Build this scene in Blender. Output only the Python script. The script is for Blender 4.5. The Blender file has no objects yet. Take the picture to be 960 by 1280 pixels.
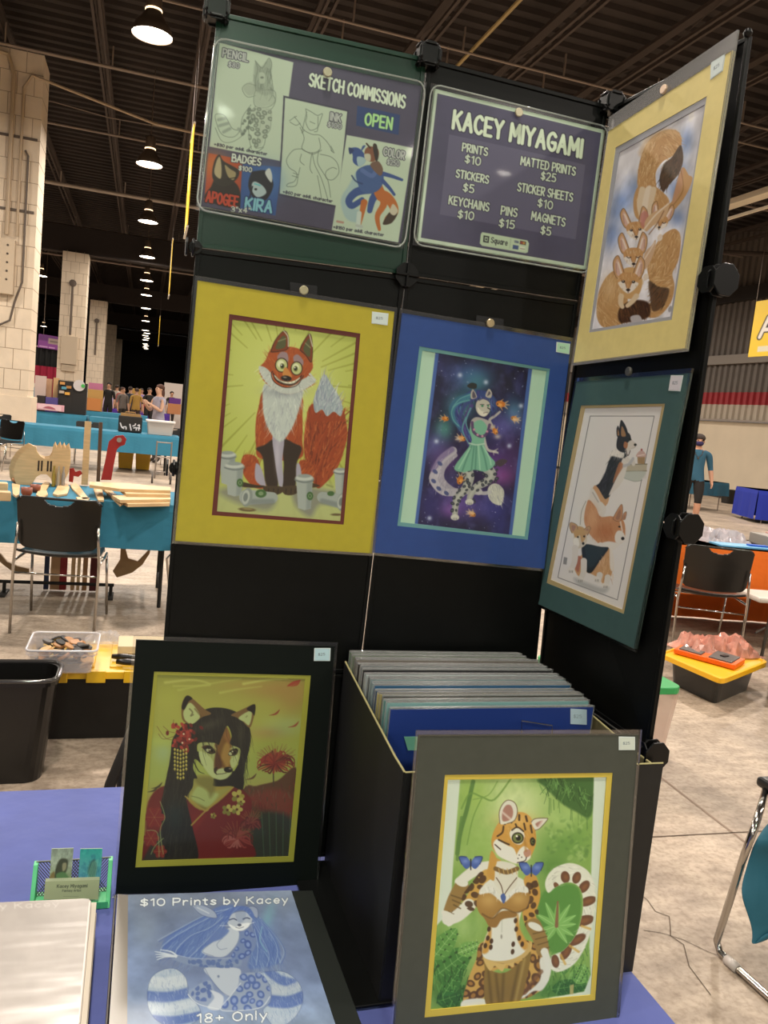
import bpy, bmesh, math, random
import numpy as np
from math import sin, cos, pi, radians, hypot, atan2
from mathutils import Vector, Matrix
random.seed(7)
S = bpy.context.scene
COL = S.collection
# ---------------------------------------------------------------- camera
TZ = 0.745                       # height of the table top
CAM = np.array([-0.3611, -1.1772, 0.7217 + TZ])
RX, ROLL, YAW, FPX = 1.4551, 0.1025, -0.304, 992.33
Mc = Matrix.Rotation(YAW, 3, 'Z') @ Matrix.Rotation(RX, 3, 'X') @ Matrix.Rotation(ROLL, 3, 'Z')
cd = bpy.data.cameras.new('camera'); co = bpy.data.objects.new('camera', cd); COL.objects.link(co)
co.matrix_world = Matrix.Translation(Vector(CAM)) @ Mc.to_4x4()
cd.sensor_fit = 'HORIZONTAL'; cd.sensor_width = 36.0; cd.lens = 36.0 * FPX / 960.0
cd.clip_start = 0.02; cd.clip_end = 400
S.camera = co
MN = np.array(Mc)
# ---------------------------------------------------------------- light of the hall, exposure
S.view_settings.view_transform = 'Standard'; S.view_settings.look = 'None'
S.view_settings.gamma = 1.0; S.view_settings.exposure = 0.0; S.view_settings.use_curve_mapping = False
W = bpy.data.worlds.new('hall_fill'); S.world = W; W.use_nodes = True
W.node_tree.nodes['Background'].inputs[0].default_value = (1.0, 0.92, 0.84, 1)
W.node_tree.nodes['Background'].inputs[1].default_value = 0.16  # even warm fill light, added; enters through the open front of the hall
LAMP_W = 235.0
LAMP_Z = 6.8
def lamp_light(x, y, k=1.0, c=(1.0, 0.90, 0.79), size=0.5):
    l = bpy.data.lights.new('high_bay_light', 'AREA'); l.shape = 'DISK'; l.size = size
    l.energy = LAMP_W * k; l.color = c
    o = bpy.data.objects.new('high_bay_light', l); COL.objects.link(o); o.location = (x, y, LAMP_Z - 0.02)
    return o
# lamps of the hall that hang outside the frame (rows along the hall)
for lx in (-7.2, 6.0, 12.6):
    for k in range(-2, 8):
        lamp_light(lx, -0.9 + 6.65 * k, {-7.2: 1.6, 6.0: 1.8, 12.6: 1.3}[lx] if k in (1, 2) else 1.0)
for k in (-3, -2, -1, 0, 1):
    lamp_light(-0.585, -0.9 + 6.65 * k, 1.5 if k == 1 else 1.0, c=(0.86, 1.0, 0.78) if k in (-1, -2) else (1.0, 0.90, 0.79))
# ---------------------------------------------------------------- helpers: pixels of the photo to points
def ray(u, v): return MN @ np.array([(u - 480) / FPX, (640 - v) / FPX, -1.0])
def onz(u, v, z=0.0):
    d = ray(u, v); return CAM + (z - CAM[2]) / d[2] * d
def ony(u, v, y=0.0):
    d = ray(u, v); return CAM + (y - CAM[1]) / d[1] * d
def onx(u, v, x=0.0):
    d = ray(u, v); return CAM + (x - CAM[0]) / d[0] * d
def onp(u, v, p, n):
    d = ray(u, v); p = np.array(p, float); n = np.array(n, float); return CAM + ((p - CAM) @ n) / (d @ n) * d
# ---------------------------------------------------------------- helpers: colour and materials
def lin(c):
    if isinstance(c, str): c = [int(c[i:i + 2], 16) / 255 for i in (0, 2, 4)]
    return tuple((x / 12.92 if x <= 0.04045 else ((x + 0.055) / 1.055) ** 2.4) for x in c)
MATS = {}
def mat(name, c, rough=0.6, metal=0.0, spec=0.5, coat=0.0, noise=0.0, scale=20.0, bump=0.0, bscale=60.0, emit=0.0, trans=0.0, alpha=1.0, sheen=0.0, stretch=None):
    if name in MATS: return MATS[name]
    m = bpy.data.materials.new(name); m.use_nodes = True; nt = m.node_tree; b = nt.nodes['Principled BSDF']
    rgb = lin(c); b.inputs['Base Color'].default_value = (*rgb, 1)
    b.inputs['Roughness'].default_value = rough; b.inputs['Metallic'].default_value = metal
    b.inputs['Specular IOR Level'].default_value = spec; b.inputs['Coat Weight'].default_value = coat; b.inputs['Coat Roughness'].default_value = 0.06
    b.inputs['Sheen Weight'].default_value = sheen
    if trans: b.inputs['Transmission Weight'].default_value = trans
    if alpha < 1: b.inputs['Alpha'].default_value = alpha
    if emit:
        b.inputs['Emission Color'].default_value = (*rgb, 1); b.inputs['Emission Strength'].default_value = emit
    if noise or bump:
        tc = nt.nodes.new('ShaderNodeTexCoord'); mp = nt.nodes.new('ShaderNodeMapping'); nt.links.new(tc.outputs['Object'], mp.inputs[0])
        if stretch: mp.inputs['Scale'].default_value = stretch
    if noise:
        n = nt.nodes.new('ShaderNodeTexNoise'); n.inputs['Scale'].default_value = scale; n.inputs['Detail'].default_value = 6
        nt.links.new(mp.outputs[0], n.inputs['Vector'])
        r = nt.nodes.new('ShaderNodeValToRGB'); r.color_ramp.elements[0].position = 0.3; r.color_ramp.elements[1].position = 0.7
        r.color_ramp.elements[0].color = (*[x * (1 - noise) for x in rgb], 1); r.color_ramp.elements[1].color = (*[min(1, x * (1 + noise)) for x in rgb], 1)
        nt.links.new(n.outputs['Fac'], r.inputs[0]); nt.links.new(r.outputs[0], b.inputs['Base Color'])
    if bump:
        n2 = nt.nodes.new('ShaderNodeTexNoise'); n2.inputs['Scale'].default_value = bscale; n2.inputs['Detail'].default_value = 4
        nt.links.new(mp.outputs[0], n2.inputs['Vector'])
        bp = nt.nodes.new('ShaderNodeBump'); bp.inputs['Strength'].default_value = bump; bp.inputs['Distance'].default_value = 0.02
        nt.links.new(n2.outputs['Fac'], bp.inputs['Height']); nt.links.new(bp.outputs[0], b.inputs['Normal'])
    MATS[name] = m
    return m
def clear_film(name='clear_film', tint=(1, 1, 1), gloss=0.12, haze=0.0):
    if name in MATS: return MATS[name]
    m = bpy.data.materials.new(name); m.use_nodes = True; nt = m.node_tree; nt.nodes.clear()
    o = nt.nodes.new('ShaderNodeOutputMaterial'); t = nt.nodes.new('ShaderNodeBsdfTransparent'); t.inputs[0].default_value = (*tint, 1)
    g = nt.nodes.new('ShaderNodeBsdfGlossy'); g.inputs['Roughness'].default_value = 0.12
    fr = nt.nodes.new('ShaderNodeFresnel'); fr.inputs[0].default_value = 1.45
    ad = nt.nodes.new('ShaderNodeMath'); ad.operation = 'ADD'; ad.inputs[1].default_value = gloss; nt.links.new(fr.outputs[0], ad.inputs[0])
    mx = nt.nodes.new('ShaderNodeMixShader'); nt.links.new(ad.outputs[0], mx.inputs[0]); nt.links.new(t.outputs[0], mx.inputs[1]); nt.links.new(g.outputs[0], mx.inputs[2])
    last = mx
    if haze:
        d = nt.nodes.new('ShaderNodeBsdfDiffuse'); d.inputs[0].default_value = (0.8, 0.8, 0.8, 1)
        m2 = nt.nodes.new('ShaderNodeMixShader'); m2.inputs[0].default_value = haze
        nt.links.new(mx.outputs[0], m2.inputs[1]); nt.links.new(d.outputs[0], m2.inputs[2]); last = m2
    nt.links.new(last.outputs[0], o.inputs[0]); MATS[name] = m
    return m
def paint_mat(name, rough=0.45, coat=0.25):
    if name in MATS: return MATS[name]
    m = bpy.data.materials.new(name); m.use_nodes = True; nt = m.node_tree; b = nt.nodes['Principled BSDF']
    a = nt.nodes.new('ShaderNodeAttribute'); a.attribute_name = 'ink'; nt.links.new(a.outputs['Color'], b.inputs['Base Color'])
    b.inputs['Roughness'].default_value = rough; b.inputs['Coat Weight'].default_value = coat; b.inputs['Coat Roughness'].default_value = 0.05
    if rough == .17:
        tc = nt.nodes.new('ShaderNodeTexCoord'); mp = nt.nodes.new('ShaderNodeMapping'); mp.inputs['Scale'].default_value = (3, 14, 10); mp.inputs['Rotation'].default_value = (0, 0, .25); nt.links.new(tc.outputs['Object'], mp.inputs[0]); n2 = nt.nodes.new('ShaderNodeTexNoise'); n2.inputs['Scale'].default_value = 1.6; nt.links.new(mp.outputs[0], n2.inputs['Vector'])
        bp = nt.nodes.new('ShaderNodeBump'); bp.inputs['Strength'].default_value = .42; bp.inputs['Distance'].default_value = .004; nt.links.new(n2.outputs['Fac'], bp.inputs['Height']); nt.links.new(bp.outputs[0], b.inputs['Coat Normal']); nt.links.new(bp.outputs[0], b.inputs['Normal'])
    MATS[name] = m
    return m
# ---------------------------------------------------------------- helpers: meshes and objects
class B:
    """collects shapes of ONE mesh"""
    def __init__(s): s.v = []; s.f = []; s.m = []; s.mi = 0
    def add(s, vs, fs):
        n = len(s.v); s.v += [tuple(float(c) for c in p) for p in vs]; s.f += [tuple(i + n for i in f) for f in fs]; s.m += [s.mi] * len(fs)
        return s
    def box(s, c, d, rz=0.0, rx=0.0, ry=0.0, taper=1.0):
        M = Matrix.Translation(c) @ Matrix.Rotation(rz, 4, 'Z') @ Matrix.Rotation(ry, 4, 'Y') @ Matrix.Rotation(rx, 4, 'X')
        v = []
        for z in (-1, 1):
            k = taper if z < 0 else 1.0
            for x, y in ((-1, -1), (1, -1), (1, 1), (-1, 1)): v.append(M @ Vector((x * k * d[0] / 2, y * k * d[1] / 2, z * d[2] / 2)))
        return s.add(v, [(3, 2, 1, 0), (4, 5, 6, 7), (0, 1, 5, 4), (1, 2, 6, 5), (2, 3, 7, 6), (3, 0, 4, 7)])
    def tube(s, pts, r, n=10, caps=True):
        P = [Vector(p) for p in pts]; R = r if isinstance(r, (list, tuple)) else [r] * len(P)
        up = None; rings = []
        for i, p in enumerate(P):
            t = (P[min(i + 1, len(P) - 1)] - P[max(i - 1, 0)]).normalized()
            if up is None: up = Vector((0, 0, 1)) if abs(t.z) < 0.9 else Vector((1, 0, 0))
            a = (up - t * up.dot(t)).normalized(); b = t.cross(a); up = a
            rings.append([p + (a * cos(2 * pi * k / n) + b * sin(2 * pi * k / n)) * R[i] for k in range(n)])
        v = [q for g in rings for q in g]; f = []
        for i in range(len(P) - 1):
            for k in range(n): f.append((i * n + k, i * n + (k + 1) % n, (i + 1) * n + (k + 1) % n, (i + 1) * n + k))
        if caps: f.append(tuple(range(n))[::-1]); f.append(tuple((len(P) - 1) * n + k for k in range(n)))
        return s.add(v, f)
    def lathe(s, c, prof, n=24, axis='Z', closed=True):
        v = []; f = []
        for r, z in prof:
            for k in range(n):
                a = 2 * pi * k / n
                q = (r * cos(a), r * sin(a), z) if axis == 'Z' else ((r * cos(a), z, r * sin(a)) if axis == 'Y' else (z, r * cos(a), r * sin(a)))
                v.append((c[0] + q[0], c[1] + q[1], c[2] + q[2]))
        for i in range(len(prof) - 1):
            for k in range(n): f.append((i * n + k, i * n + (k + 1) % n, (i + 1) * n + (k + 1) % n, (i + 1) * n + k))
        if closed: f.append(tuple(range(n))[::-1]); f.append(tuple((len(prof) - 1) * n + k for k in range(n)))
        return s.add(v, f)
    def prism(s, front, back):
        n = len(front)
        return s.add(list(front) + list(back), [tuple(range(n)), tuple(range(2 * n - 1, n - 1, -1))] + [(i, i + n, (i + 1) % n + n, (i + 1) % n) for i in range(n)])
    def slab(s, q, n, t):
        """quad/polygon q thickened by t backwards along -n"""
        q = [Vector(p) for p in q]; n = Vector(n).normalized()
        return s.prism(q, [p - n * t for p in q])
    def ring(s, qo, qi, n, t):
        """frame between an outer and an inner quad (same winding), thickness t"""
        qo = [Vector(p) for p in qo]; qi = [Vector(p) for p in qi]; n = Vector(n).normalized(); k = len(qo)
        v = qo + qi + [p - n * t for p in qo] + [p - n * t for p in qi]; f = []
        for i in range(k):
            j = (i + 1) % k
            f += [(i, j, k + j, k + i), (2 * k + j, 2 * k + i, 3 * k + i, 3 * k + j), (i, 2 * k + i, 2 * k + j, j), (k + i, k + j, 3 * k + j, 3 * k + i)]
        return s.add(v, f)
    def ball(s, c, r, n=12, sq=(1, 1, 1)):
        v = [(c[0], c[1], c[2] - r * sq[2])]; f = []
        m = n // 2
        for i in range(1, m):
            a = -pi / 2 + pi * i / m
            for k in range(n): v.append((c[0] + r * cos(a) * cos(2 * pi * k / n) * sq[0], c[1] + r * cos(a) * sin(2 * pi * k / n) * sq[1], c[2] + r * sin(a) * sq[2]))
        v.append((c[0], c[1], c[2] + r * sq[2])); top = len(v) - 1
        for k in range(n):
            f.append((0, 1 + (k + 1) % n, 1 + k)); f.append((top, top - n + k, top - n + (k + 1) % n))
        for i in range(m - 2):
            for k in range(n): f.append((1 + i * n + k, 1 + i * n + (k + 1) % n, 1 + (i + 1) * n + (k + 1) % n, 1 + (i + 1) * n + k))
        return s.add(v, f)
    def grid(s, fn, nu, nv):
        v = [fn(i / nu, j / nv) for j in range(nv + 1) for i in range(nu + 1)]
        return s.add(v, [(j * (nu + 1) + i, j * (nu + 1) + i + 1, (j + 1) * (nu + 1) + i + 1, (j + 1) * (nu + 1) + i) for j in range(nv) for i in range(nu)])
def mesh(name, b, mats, parent=None, smooth=False, bevel=0.0, solid=0.0, sub=0):
    """links the shapes in b as ONE mesh object; vertices are in world space (or local to a root that stands at the origin)"""
    me = bpy.data.meshes.new(name)
    off = Vector(parent['_at']) if parent is not None else Vector((0, 0, 0))
    me.from_pydata([tuple(Vector(p) - off) for p in b.v], [], b.f)
    for m in (mats if isinstance(mats, (list, tuple)) else [mats]): me.materials.append(m)
    me.polygons.foreach_set('material_index', b.m)
    bm = bmesh.new(); bm.from_mesh(me); bmesh.ops.recalc_face_normals(bm, faces=bm.faces); bm.to_mesh(me); bm.free()
    if smooth: me.polygons.foreach_set('use_smooth', [True] * len(me.polygons))
    o = bpy.data.objects.new(name, me); COL.objects.link(o)
    o['_at'] = [0.0, 0.0, 0.0] if parent is None else list(parent['_at'])
    if parent is not None: o.parent = parent
    if solid:
        k = o.modifiers.new('thick', 'SOLIDIFY'); k.thickness = solid; k.offset = 0
    if bevel:
        k = o.modifiers.new('soft_edge', 'BEVEL'); k.width = bevel; k.segments = 2; k.limit_method = 'ANGLE'; k.angle_limit = radians(40)
    if sub:
        k = o.modifiers.new('smooth', 'SUBSURF'); k.levels = sub; k.render_levels = sub
    return o
def tag(o, label=None, cat=None, group=None, kind=None):
    if label: o['label'] = label
    if cat: o['category'] = cat
    if group: o['group'] = group
    if kind: o['kind'] = kind
    return o
def thing(name, at, label, cat, group=None):
    o = bpy.data.objects.new(name, None); COL.objects.link(o); o.location = [float(c) for c in at]; o['_at'] = [float(c) for c in at]
    o.empty_display_size = 0.05
    return tag(o, label, cat, group)
def single(name, b, mats, label, cat, group=None, **k):
    return tag(mesh(name, b, mats, None, **k), label, cat, group)
def struct(name, b, mats, **k):
    return tag(mesh(name, b, mats, None, **k), kind='structure')
def kids(o): return [c for c in bpy.data.objects if c.parent == o]
def copy_tree(o, parent=None):
    c = o.copy(); COL.objects.link(c)
    if parent is not None: c.parent = parent
    for ch in kids(o): copy_tree(ch, c)
    return c
def lerp(a, b, t): return np.array(a, float) * (1 - t) + np.array(b, float) * t
def inset(q, l, t, r=None, b=None):
    """quad inside quad q (TL,TR,BR,BL) by fractions"""
    r = l if r is None else r; b = t if b is None else b
    def P(x, y): return lerp(lerp(q[0], q[1], x), lerp(q[3], q[2], x), y)
    return [P(l, t), P(1 - r, t), P(1 - r, 1 - b), P(l, 1 - b)]
def sub(q, x0, y0, x1, y1): return inset(q, x0, y0, 1 - x1, 1 - y1)
# ---------------------------------------------------------------- printed art: a fine sheet of vertices carries the inks
GL = {'A': "0,0 2,6 4,0;.8,2.2 3.2,2.2", 'B': "0,0 0,6;~0,6 2.6,5.8 2.8,3.6 0,3.2;~0,3.2 3.6,2.9 3.4,.2 0,0", 'C': "~3.6,5 2.3,6 .6,5 0,3 .6,1 2.3,0 3.6,1",
 'D': "0,0 0,6;~0,6 2.6,5.6 3.9,3 2.6,.4 0,0", 'E': "3.2,6 0,6 0,0 3.2,0;0,3 2.7,3", 'F': "3.2,6 0,6 0,0;0,3 2.7,3", 'G': "~3.7,5 2.3,6 .6,5 0,3 .6,1 2.3,0 3.7,1 3.7,2.7;3.7,2.7 2.2,2.7",
 'H': "0,0 0,6;3.8,0 3.8,6;0,3 3.8,3", 'I': "0,0 0,6", 'K': "0,0 0,6;3.5,6 0,2.6;1.2,3.6 3.7,0", 'L': "0,6 0,0 3.1,0", 'M': "0,0 .3,6 2.3,2 4.3,6 4.6,0", 'N': "0,0 0,6 3.7,0 3.7,6",
 'O': "~2,6 .5,5 0,3 .5,1 2,0 3.5,1 4,3 3.5,5 2,6", 'P': "0,0 0,6;~0,6 3,5.8 3.4,4.4 2.6,2.9 0,2.6", 'R': "0,0 0,6;~0,6 3,5.8 3.3,4.5 2.6,3 0,2.7;1.3,2.7 3.5,0",
 'S': "~3.3,5.2 2,6 .4,5.2 .4,3.8 2,3 3.3,2.2 3.2,.7 1.8,0 0,.8", 'T': "0,6 3.8,6;1.9,6 1.9,0", 'U': "~0,6 0,1.6 2,0 4,1.6 4,6", 'V': "0,6 2,0 4,6", 'W': "0,6 1.2,0 2.4,4 3.6,0 4.8,6", 'Y': "0,6 2,3 4,6;2,3 2,0", 'X': "0,0 4,6;0,6 4,0",
 '0': "~1.8,6 .4,5 0,3 .4,1 1.8,0 3.2,1 3.6,3 3.2,5 1.8,6", '1': "0,4.8 1.4,6 1.4,0", '2': "~0,5 1.6,6 3.2,5 2.8,3.4 0,0;0,0 3.4,0", '3': "~0,5.4 1.6,6 3,5 2.6,3.6 1.2,3.1;~1.2,3.1 3.2,2.6 3.2,.8 1.6,0 0,.7", '4': "2.6,0 2.6,6 0,2 3.6,2",
 '5': "3,6 .4,6 .2,3.4;~.2,3.4 2,3.7 3.3,2 2.4,.2 0,.4", '6': "~3,5.6 1.4,5.4 .1,2.6 .8,.3 2.4,.2 3.2,1.8 2,3.3 .3,2.6", '8': "~1.7,6 .4,5 1,3.4 3,2 2.6,.2 .6,.2 .2,2 2.4,3.5 3,5 1.7,6",
 '$': "~3.3,4.8 2,5.4 .5,4.8 .5,3.6 2,3 3.2,2.2 3,.9 1.8,.5 0,1.1;1.8,6.3 1.8,-.4", '+': "0,2.6 3,2.6;1.5,4.1 1.5,1.1", '"': "0,6 0,4.6;1.2,6 1.2,4.6", '.': "0,0 .1,.1", '/': "0,-.5 2.4,6", '-': "0,3 2,3", '&': "~3.6,0 .6,4 1,5.8 2.2,5.4 2,4 .2,1.6 1,0 3.4,2",
 'a': "~3,3.6 1.4,4 .1,2 1.2,0 3,1;3,4 3,0", 'b': "0,6 0,0;~0,3 1.6,4 3.1,2 1.6,0 0,.8", 'c': "~2.8,3.4 1.4,4 0,2 1.4,0 2.8,.7", 'd': "3,6 3,0;~3,3 1.4,4 0,2 1.4,0 3,.8", 'e': "~.1,2.1 2.9,2.1 2.4,3.8 1,3.8 .1,2 1.2,0 2.8,.6",
 'h': "0,6 0,0;~0,2.6 1.4,4 2.6,3 2.6,0", 'i': "0,4 0,0;0,5.6 .1,5.7", 'k': "0,6 0,0;2.6,4 0,1.7;.9,2.4 2.8,0", 'l': "0,6 0,0", 'n': "0,4 0,0;~0,2.6 1.4,4 2.6,3 2.6,0", 'm': "0,4 0,0;~0,2.8 1,4 2,3 2,0;~2,2.8 3,4 4,3 4,0", 'o': "~1.5,4 0,2 1.5,0 3,2 1.5,4",
 'p': "0,4 0,-2;~0,3 1.6,4 3.1,2 1.6,0 0,.8", 'q': "3,4 3,-2;~3,3 1.4,4 0,2 1.4,0 3,.8", 'r': "0,4 0,0;~0,2.4 1,3.8 2.2,3.6", 's': "~2.6,3.3 1.4,4 .3,3.1 1.4,2 2.6,1 1.4,0 0,.6", 't': "1,5.4 1,.6 2,0;0,4 2.2,4", 'u': "~0,4 .2,.6 1.6,0 2.8,1.4;2.8,4 2.8,0", 'v': "0,4 1.4,0 2.8,4", 'w': "0,4 1,0 2,3 3,0 4,4", 'y': "0,4 1.5,.4;3,4 .8,-2", 'x': "0,0 2.6,4;0,4 2.6,0", 'f': "~2.4,5.6 1.4,6 .9,5 .9,0;0,4 2,4", 'j': "~1,4 1,-1 0,-2;1,5.6 1.1,5.7", 'g': "~3,3 1.4,4 0,2 1.4,0 3,.8;~3,4 3,-1 1.4,-2 0,-1.4"}
def pts(p):
    if isinstance(p, str): return np.array([[float(c) for c in q.split(',')] for q in p.split()])
    return np.array(p, float)
def spline(P, closed, k=5):
    P = pts(P); n = len(P)
    if n < 3: return P
    out = []
    for i in range(n if closed else n - 1):
        if closed: a, b, c, d = P[(i - 1) % n], P[i], P[(i + 1) % n], P[(i + 2) % n]
        else: a, b, c, d = P[max(i - 1, 0)], P[i], P[i + 1], P[min(i + 2, n - 1)]
        for j in range(k):
            t = j / k
            out.append(0.5 * (2 * b + (c - a) * t + (2 * a - 5 * b + 4 * c - d) * t * t + (3 * b - a - 3 * c + d) * t ** 3))
    if not closed: out.append(P[-1])
    return np.array(out)
def homog(q):
    (x0, y0), (x1, y1), (x2, y2), (x3, y3) = [tuple(map(float, p)) for p in q]   # TL TR BR BL <- (0,0)(1,0)(1,1)(0,1)
    A = []; bb = []
    for (a, b), (x, y) in zip(((0, 0), (1, 0), (1, 1), (0, 1)), ((x0, y0), (x1, y1), (x2, y2), (x3, y3))):
        A.append([a, b, 1, 0, 0, 0, -x * a, -x * b]); bb.append(x); A.append([0, 0, 0, a, b, 1, -y * a, -y * b]); bb.append(y)
    h = np.linalg.solve(np.array(A, float), np.array(bb, float)); return np.append(h, 1).reshape(3, 3)
def sm(d, soft): return np.clip(0.5 - d / max(soft, 1e-6), 0, 1)
class Art:
    """a print drawn in sketch coordinates whose four corners q are TL TR BR BL"""
    def __init__(s, q, nx, ny, base):
        s.q = pts(q); s.H = homog(s.q); s.Hi = np.linalg.inv(s.H); s.nx, s.ny = nx, ny
        a, b = np.meshgrid(np.linspace(0, 1, nx), np.linspace(0, 1, ny)); w = s.H[2, 0] * a + s.H[2, 1] * b + 1
        s.A, s.Bv = a, b
        s.X = (s.H[0, 0] * a + s.H[0, 1] * b + s.H[0, 2]) / w; s.Y = (s.H[1, 0] * a + s.H[1, 1] * b + s.H[1, 2]) / w
        s.C = np.zeros((ny, nx, 3)); s.C[:] = s.rgb(base); s.px = hypot(*(s.q[1] - s.q[0])) / nx
        u = s.q[0] - s.q[3]; s.up = u / hypot(*u)
    def rgb(s, c):
        if isinstance(c, str): return np.array([int(c[i:i + 2], 16) / 255 for i in (0, 2, 4)])
        return np.array(c, float)
    def win(s, x0, y0, x1, y1):
        P = np.array([[x0, y0, 1], [x1, y0, 1], [x1, y1, 1], [x0, y1, 1]]) @ s.Hi.T; P = P[:, :2] / P[:, 2:]
        i0 = max(0, int(P[:, 0].min() * (s.nx - 1)) - 1); i1 = min(s.nx, int(P[:, 0].max() * (s.nx - 1)) + 3)
        j0 = max(0, int(P[:, 1].min() * (s.ny - 1)) - 1); j1 = min(s.ny, int(P[:, 1].max() * (s.ny - 1)) + 3)
        return None if i1 <= i0 or j1 <= j0 else (slice(j0, j1), slice(i0, i1))
    def put(s, w, al, c, clip=None):
        if clip is not None: al = al * clip[w]
        if callable(c): c = c(s.X[w], s.Y[w])
        elif isinstance(c, str): c = s.rgb(c)
        s.C[w] = s.C[w] * (1 - al[..., None]) + c * al[..., None]
    def cover(s, P, soft, x, y):
        a = P; b = np.roll(P, -1, 0); d2 = np.full(x.shape, 1e12); ins = np.zeros(x.shape, bool)
        for (ax, ay), (bx, by) in zip(a, b):
            ex, ey = bx - ax, by - ay; L = ex * ex + ey * ey + 1e-12
            t = np.clip(((x - ax) * ex + (y - ay) * ey) / L, 0, 1); d2 = np.minimum(d2, (x - ax - t * ex) ** 2 + (y - ay - t * ey) ** 2)
            if ay != by: ins ^= ((ay > y) != (by > y)) & (x < ex * (y - ay) / (by - ay) + ax)
        d = np.sqrt(d2); return sm(np.where(ins, -d, d), soft)
    def poly(s, p, c, soft=None, op=1.0, curve=True, clip=None):
        P = spline(p, True) if curve else pts(p); soft = max(soft or 0, 1.4 * s.px); g = soft + 1
        w = s.win(P[:, 0].min() - g, P[:, 1].min() - g, P[:, 0].max() + g, P[:, 1].max() + g)
        if w: s.put(w, s.cover(P, soft, s.X[w], s.Y[w]) * op, c, clip)
        return s
    def mask(s, p, soft=None, curve=True):
        P = spline(p, True) if curve else pts(p); return s.cover(P, max(soft or 0, 1.4 * s.px), s.X, s.Y)
    def line(s, p, wd, c, op=1.0, soft=None, curve=True, clip=None, w1=None):
        P = spline(p, False) if curve else pts(p); soft = max(soft or 0, 1.3 * s.px); g = max(wd, w1 or 0) + soft + 1
        w = s.win(P[:, 0].min() - g, P[:, 1].min() - g, P[:, 0].max() + g, P[:, 1].max() + g)
        if not w: return s
        x, y = s.X[w], s.Y[w]; d = np.full(x.shape, 1e9); n = len(P) - 1; w1 = wd if w1 is None else w1
        for i in range(n):
            ax, ay = P[i]; ex, ey = P[i + 1] - P[i]; L = ex * ex + ey * ey + 1e-12
            t = np.clip(((x - ax) * ex + (y - ay) * ey) / L, 0, 1); hw = 0.5 * (wd + (w1 - wd) * (i + t) / max(n, 1))
            d = np.minimum(d, np.hypot(x - ax - t * ex, y - ay - t * ey) - hw)
        s.put(w, sm(d, soft) * op, c, clip); return s
    def ell(s, cx, cy, rx, ry, c, rot=0.0, soft=None, op=1.0, clip=None):
        soft = max(soft or 0, 1.4 * s.px); R = max(rx, ry) + soft + 1; w = s.win(cx - R, cy - R, cx + R, cy + R)
        if not w: return s
        x, y = s.X[w] - cx, s.Y[w] - cy; r = radians(rot); u = x * cos(r) + y * sin(r); v = -x * sin(r) + y * cos(r)
        k = np.sqrt((u / rx) ** 2 + (v / ry) ** 2); s.put(w, sm((k - 1) * min(rx, ry), soft) * op, c, clip); return s
    def glow(s, cx, cy, rx, ry, c, op=1.0, rot=0.0, p=2.0, clip=None):
        R = max(rx, ry) * 2.2; w = s.win(cx - R, cy - R, cx + R, cy + R)
        if not w: return s
        x, y = s.X[w] - cx, s.Y[w] - cy; r = radians(rot); u = x * cos(r) + y * sin(r); v = -x * sin(r) + y * cos(r)
        s.put(w, np.exp(-((u / rx) ** 2 + (v / ry) ** 2) ** (p / 2)) * op, c, clip); return s
    def fur(s, clipmask, n, ln, wd, cols, ang, op=0.6, jit=0.35, seed=1):
        """n short hairs where the mask is on; ang is a number (degrees) or a function of x, y"""
        rg = random.Random(seed); J, I = np.where(clipmask > 0.5)
        if len(J) == 0: return s
        for _ in range(n):
            k = rg.randrange(len(J)); x, y = s.X[J[k], I[k]], s.Y[J[k], I[k]]
            a = radians(ang(x, y) if callable(ang) else ang) + rg.uniform(-jit, jit); l = ln * rg.uniform(.6, 1.2); b = rg.uniform(-.25, .25)
            s.line([(x, y), (x + l * .5 * cos(a) - l * b * .5 * sin(a), y + l * .5 * sin(a) + l * b * .5 * cos(a)), (x + l * cos(a), y + l * sin(a))], wd, rg.choice(cols), op * rg.uniform(.6, 1), None, False, None, wd * .2)
        return s
    def spots(s, clipmask, n, r, c, rim=None, seed=1, gap=1.9, op=0.9, stretch=1.3):
        rg = random.Random(seed); J, I = np.where(clipmask > 0.9); got = []
        for _ in range(n * 30):
            if len(got) >= n or len(J) == 0: break
            k = rg.randrange(len(J)); x, y = s.X[J[k], I[k]], s.Y[J[k], I[k]]
            if any(hypot(x - a, y - b) < gap * r for a, b in got): continue
            got.append((x, y)); q = r * rg.uniform(.7, 1.15); ro = rg.uniform(0, 180)
            s.ell(x, y, q * stretch, q, c, ro, None, op, clipmask)
            if rim: s.ell(x, y, q * stretch * .5, q * .5, rim, ro, None, op, clipmask)
        return s
    def noise(s, scale, amt, seed=3, tint=None, clip=None):
        rg = np.random.RandomState(seed); tot = np.zeros(s.X.shape); amp = 1.0
        for o in range(4):
            k = max(2, int(scale * 2 ** o)); g = rg.rand(k + 2, k + 2); u = s.A * k; v = s.Bv * k; i = np.minimum(u.astype(int), k); j = np.minimum(v.astype(int), k); fu = u - i; fv = v - j
            fu = fu * fu * (3 - 2 * fu); fv = fv * fv * (3 - 2 * fv)
            tot += amp * ((g[j, i] * (1 - fu) + g[j, i + 1] * fu) * (1 - fv) + (g[j + 1, i] * (1 - fu) + g[j + 1, i + 1] * fu) * fv - .5); amp *= .55
        if clip is not None: tot = tot * clip
        if tint is None: s.C = np.clip(s.C * (1 + amt * tot[..., None]), 0, 1)
        else:
            a = np.clip(tot * amt, 0, 1)[..., None]; s.C = s.C * (1 - a) + s.rgb(tint) * a
        return s
    def vgrad(s, stops):
        ys = [k for k, _ in stops]; cs = np.array([s.rgb(c) for _, c in stops])
        for ch in range(3): s.C[..., ch] = np.interp(s.Bv, ys, cs[:, ch])
        return s
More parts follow.
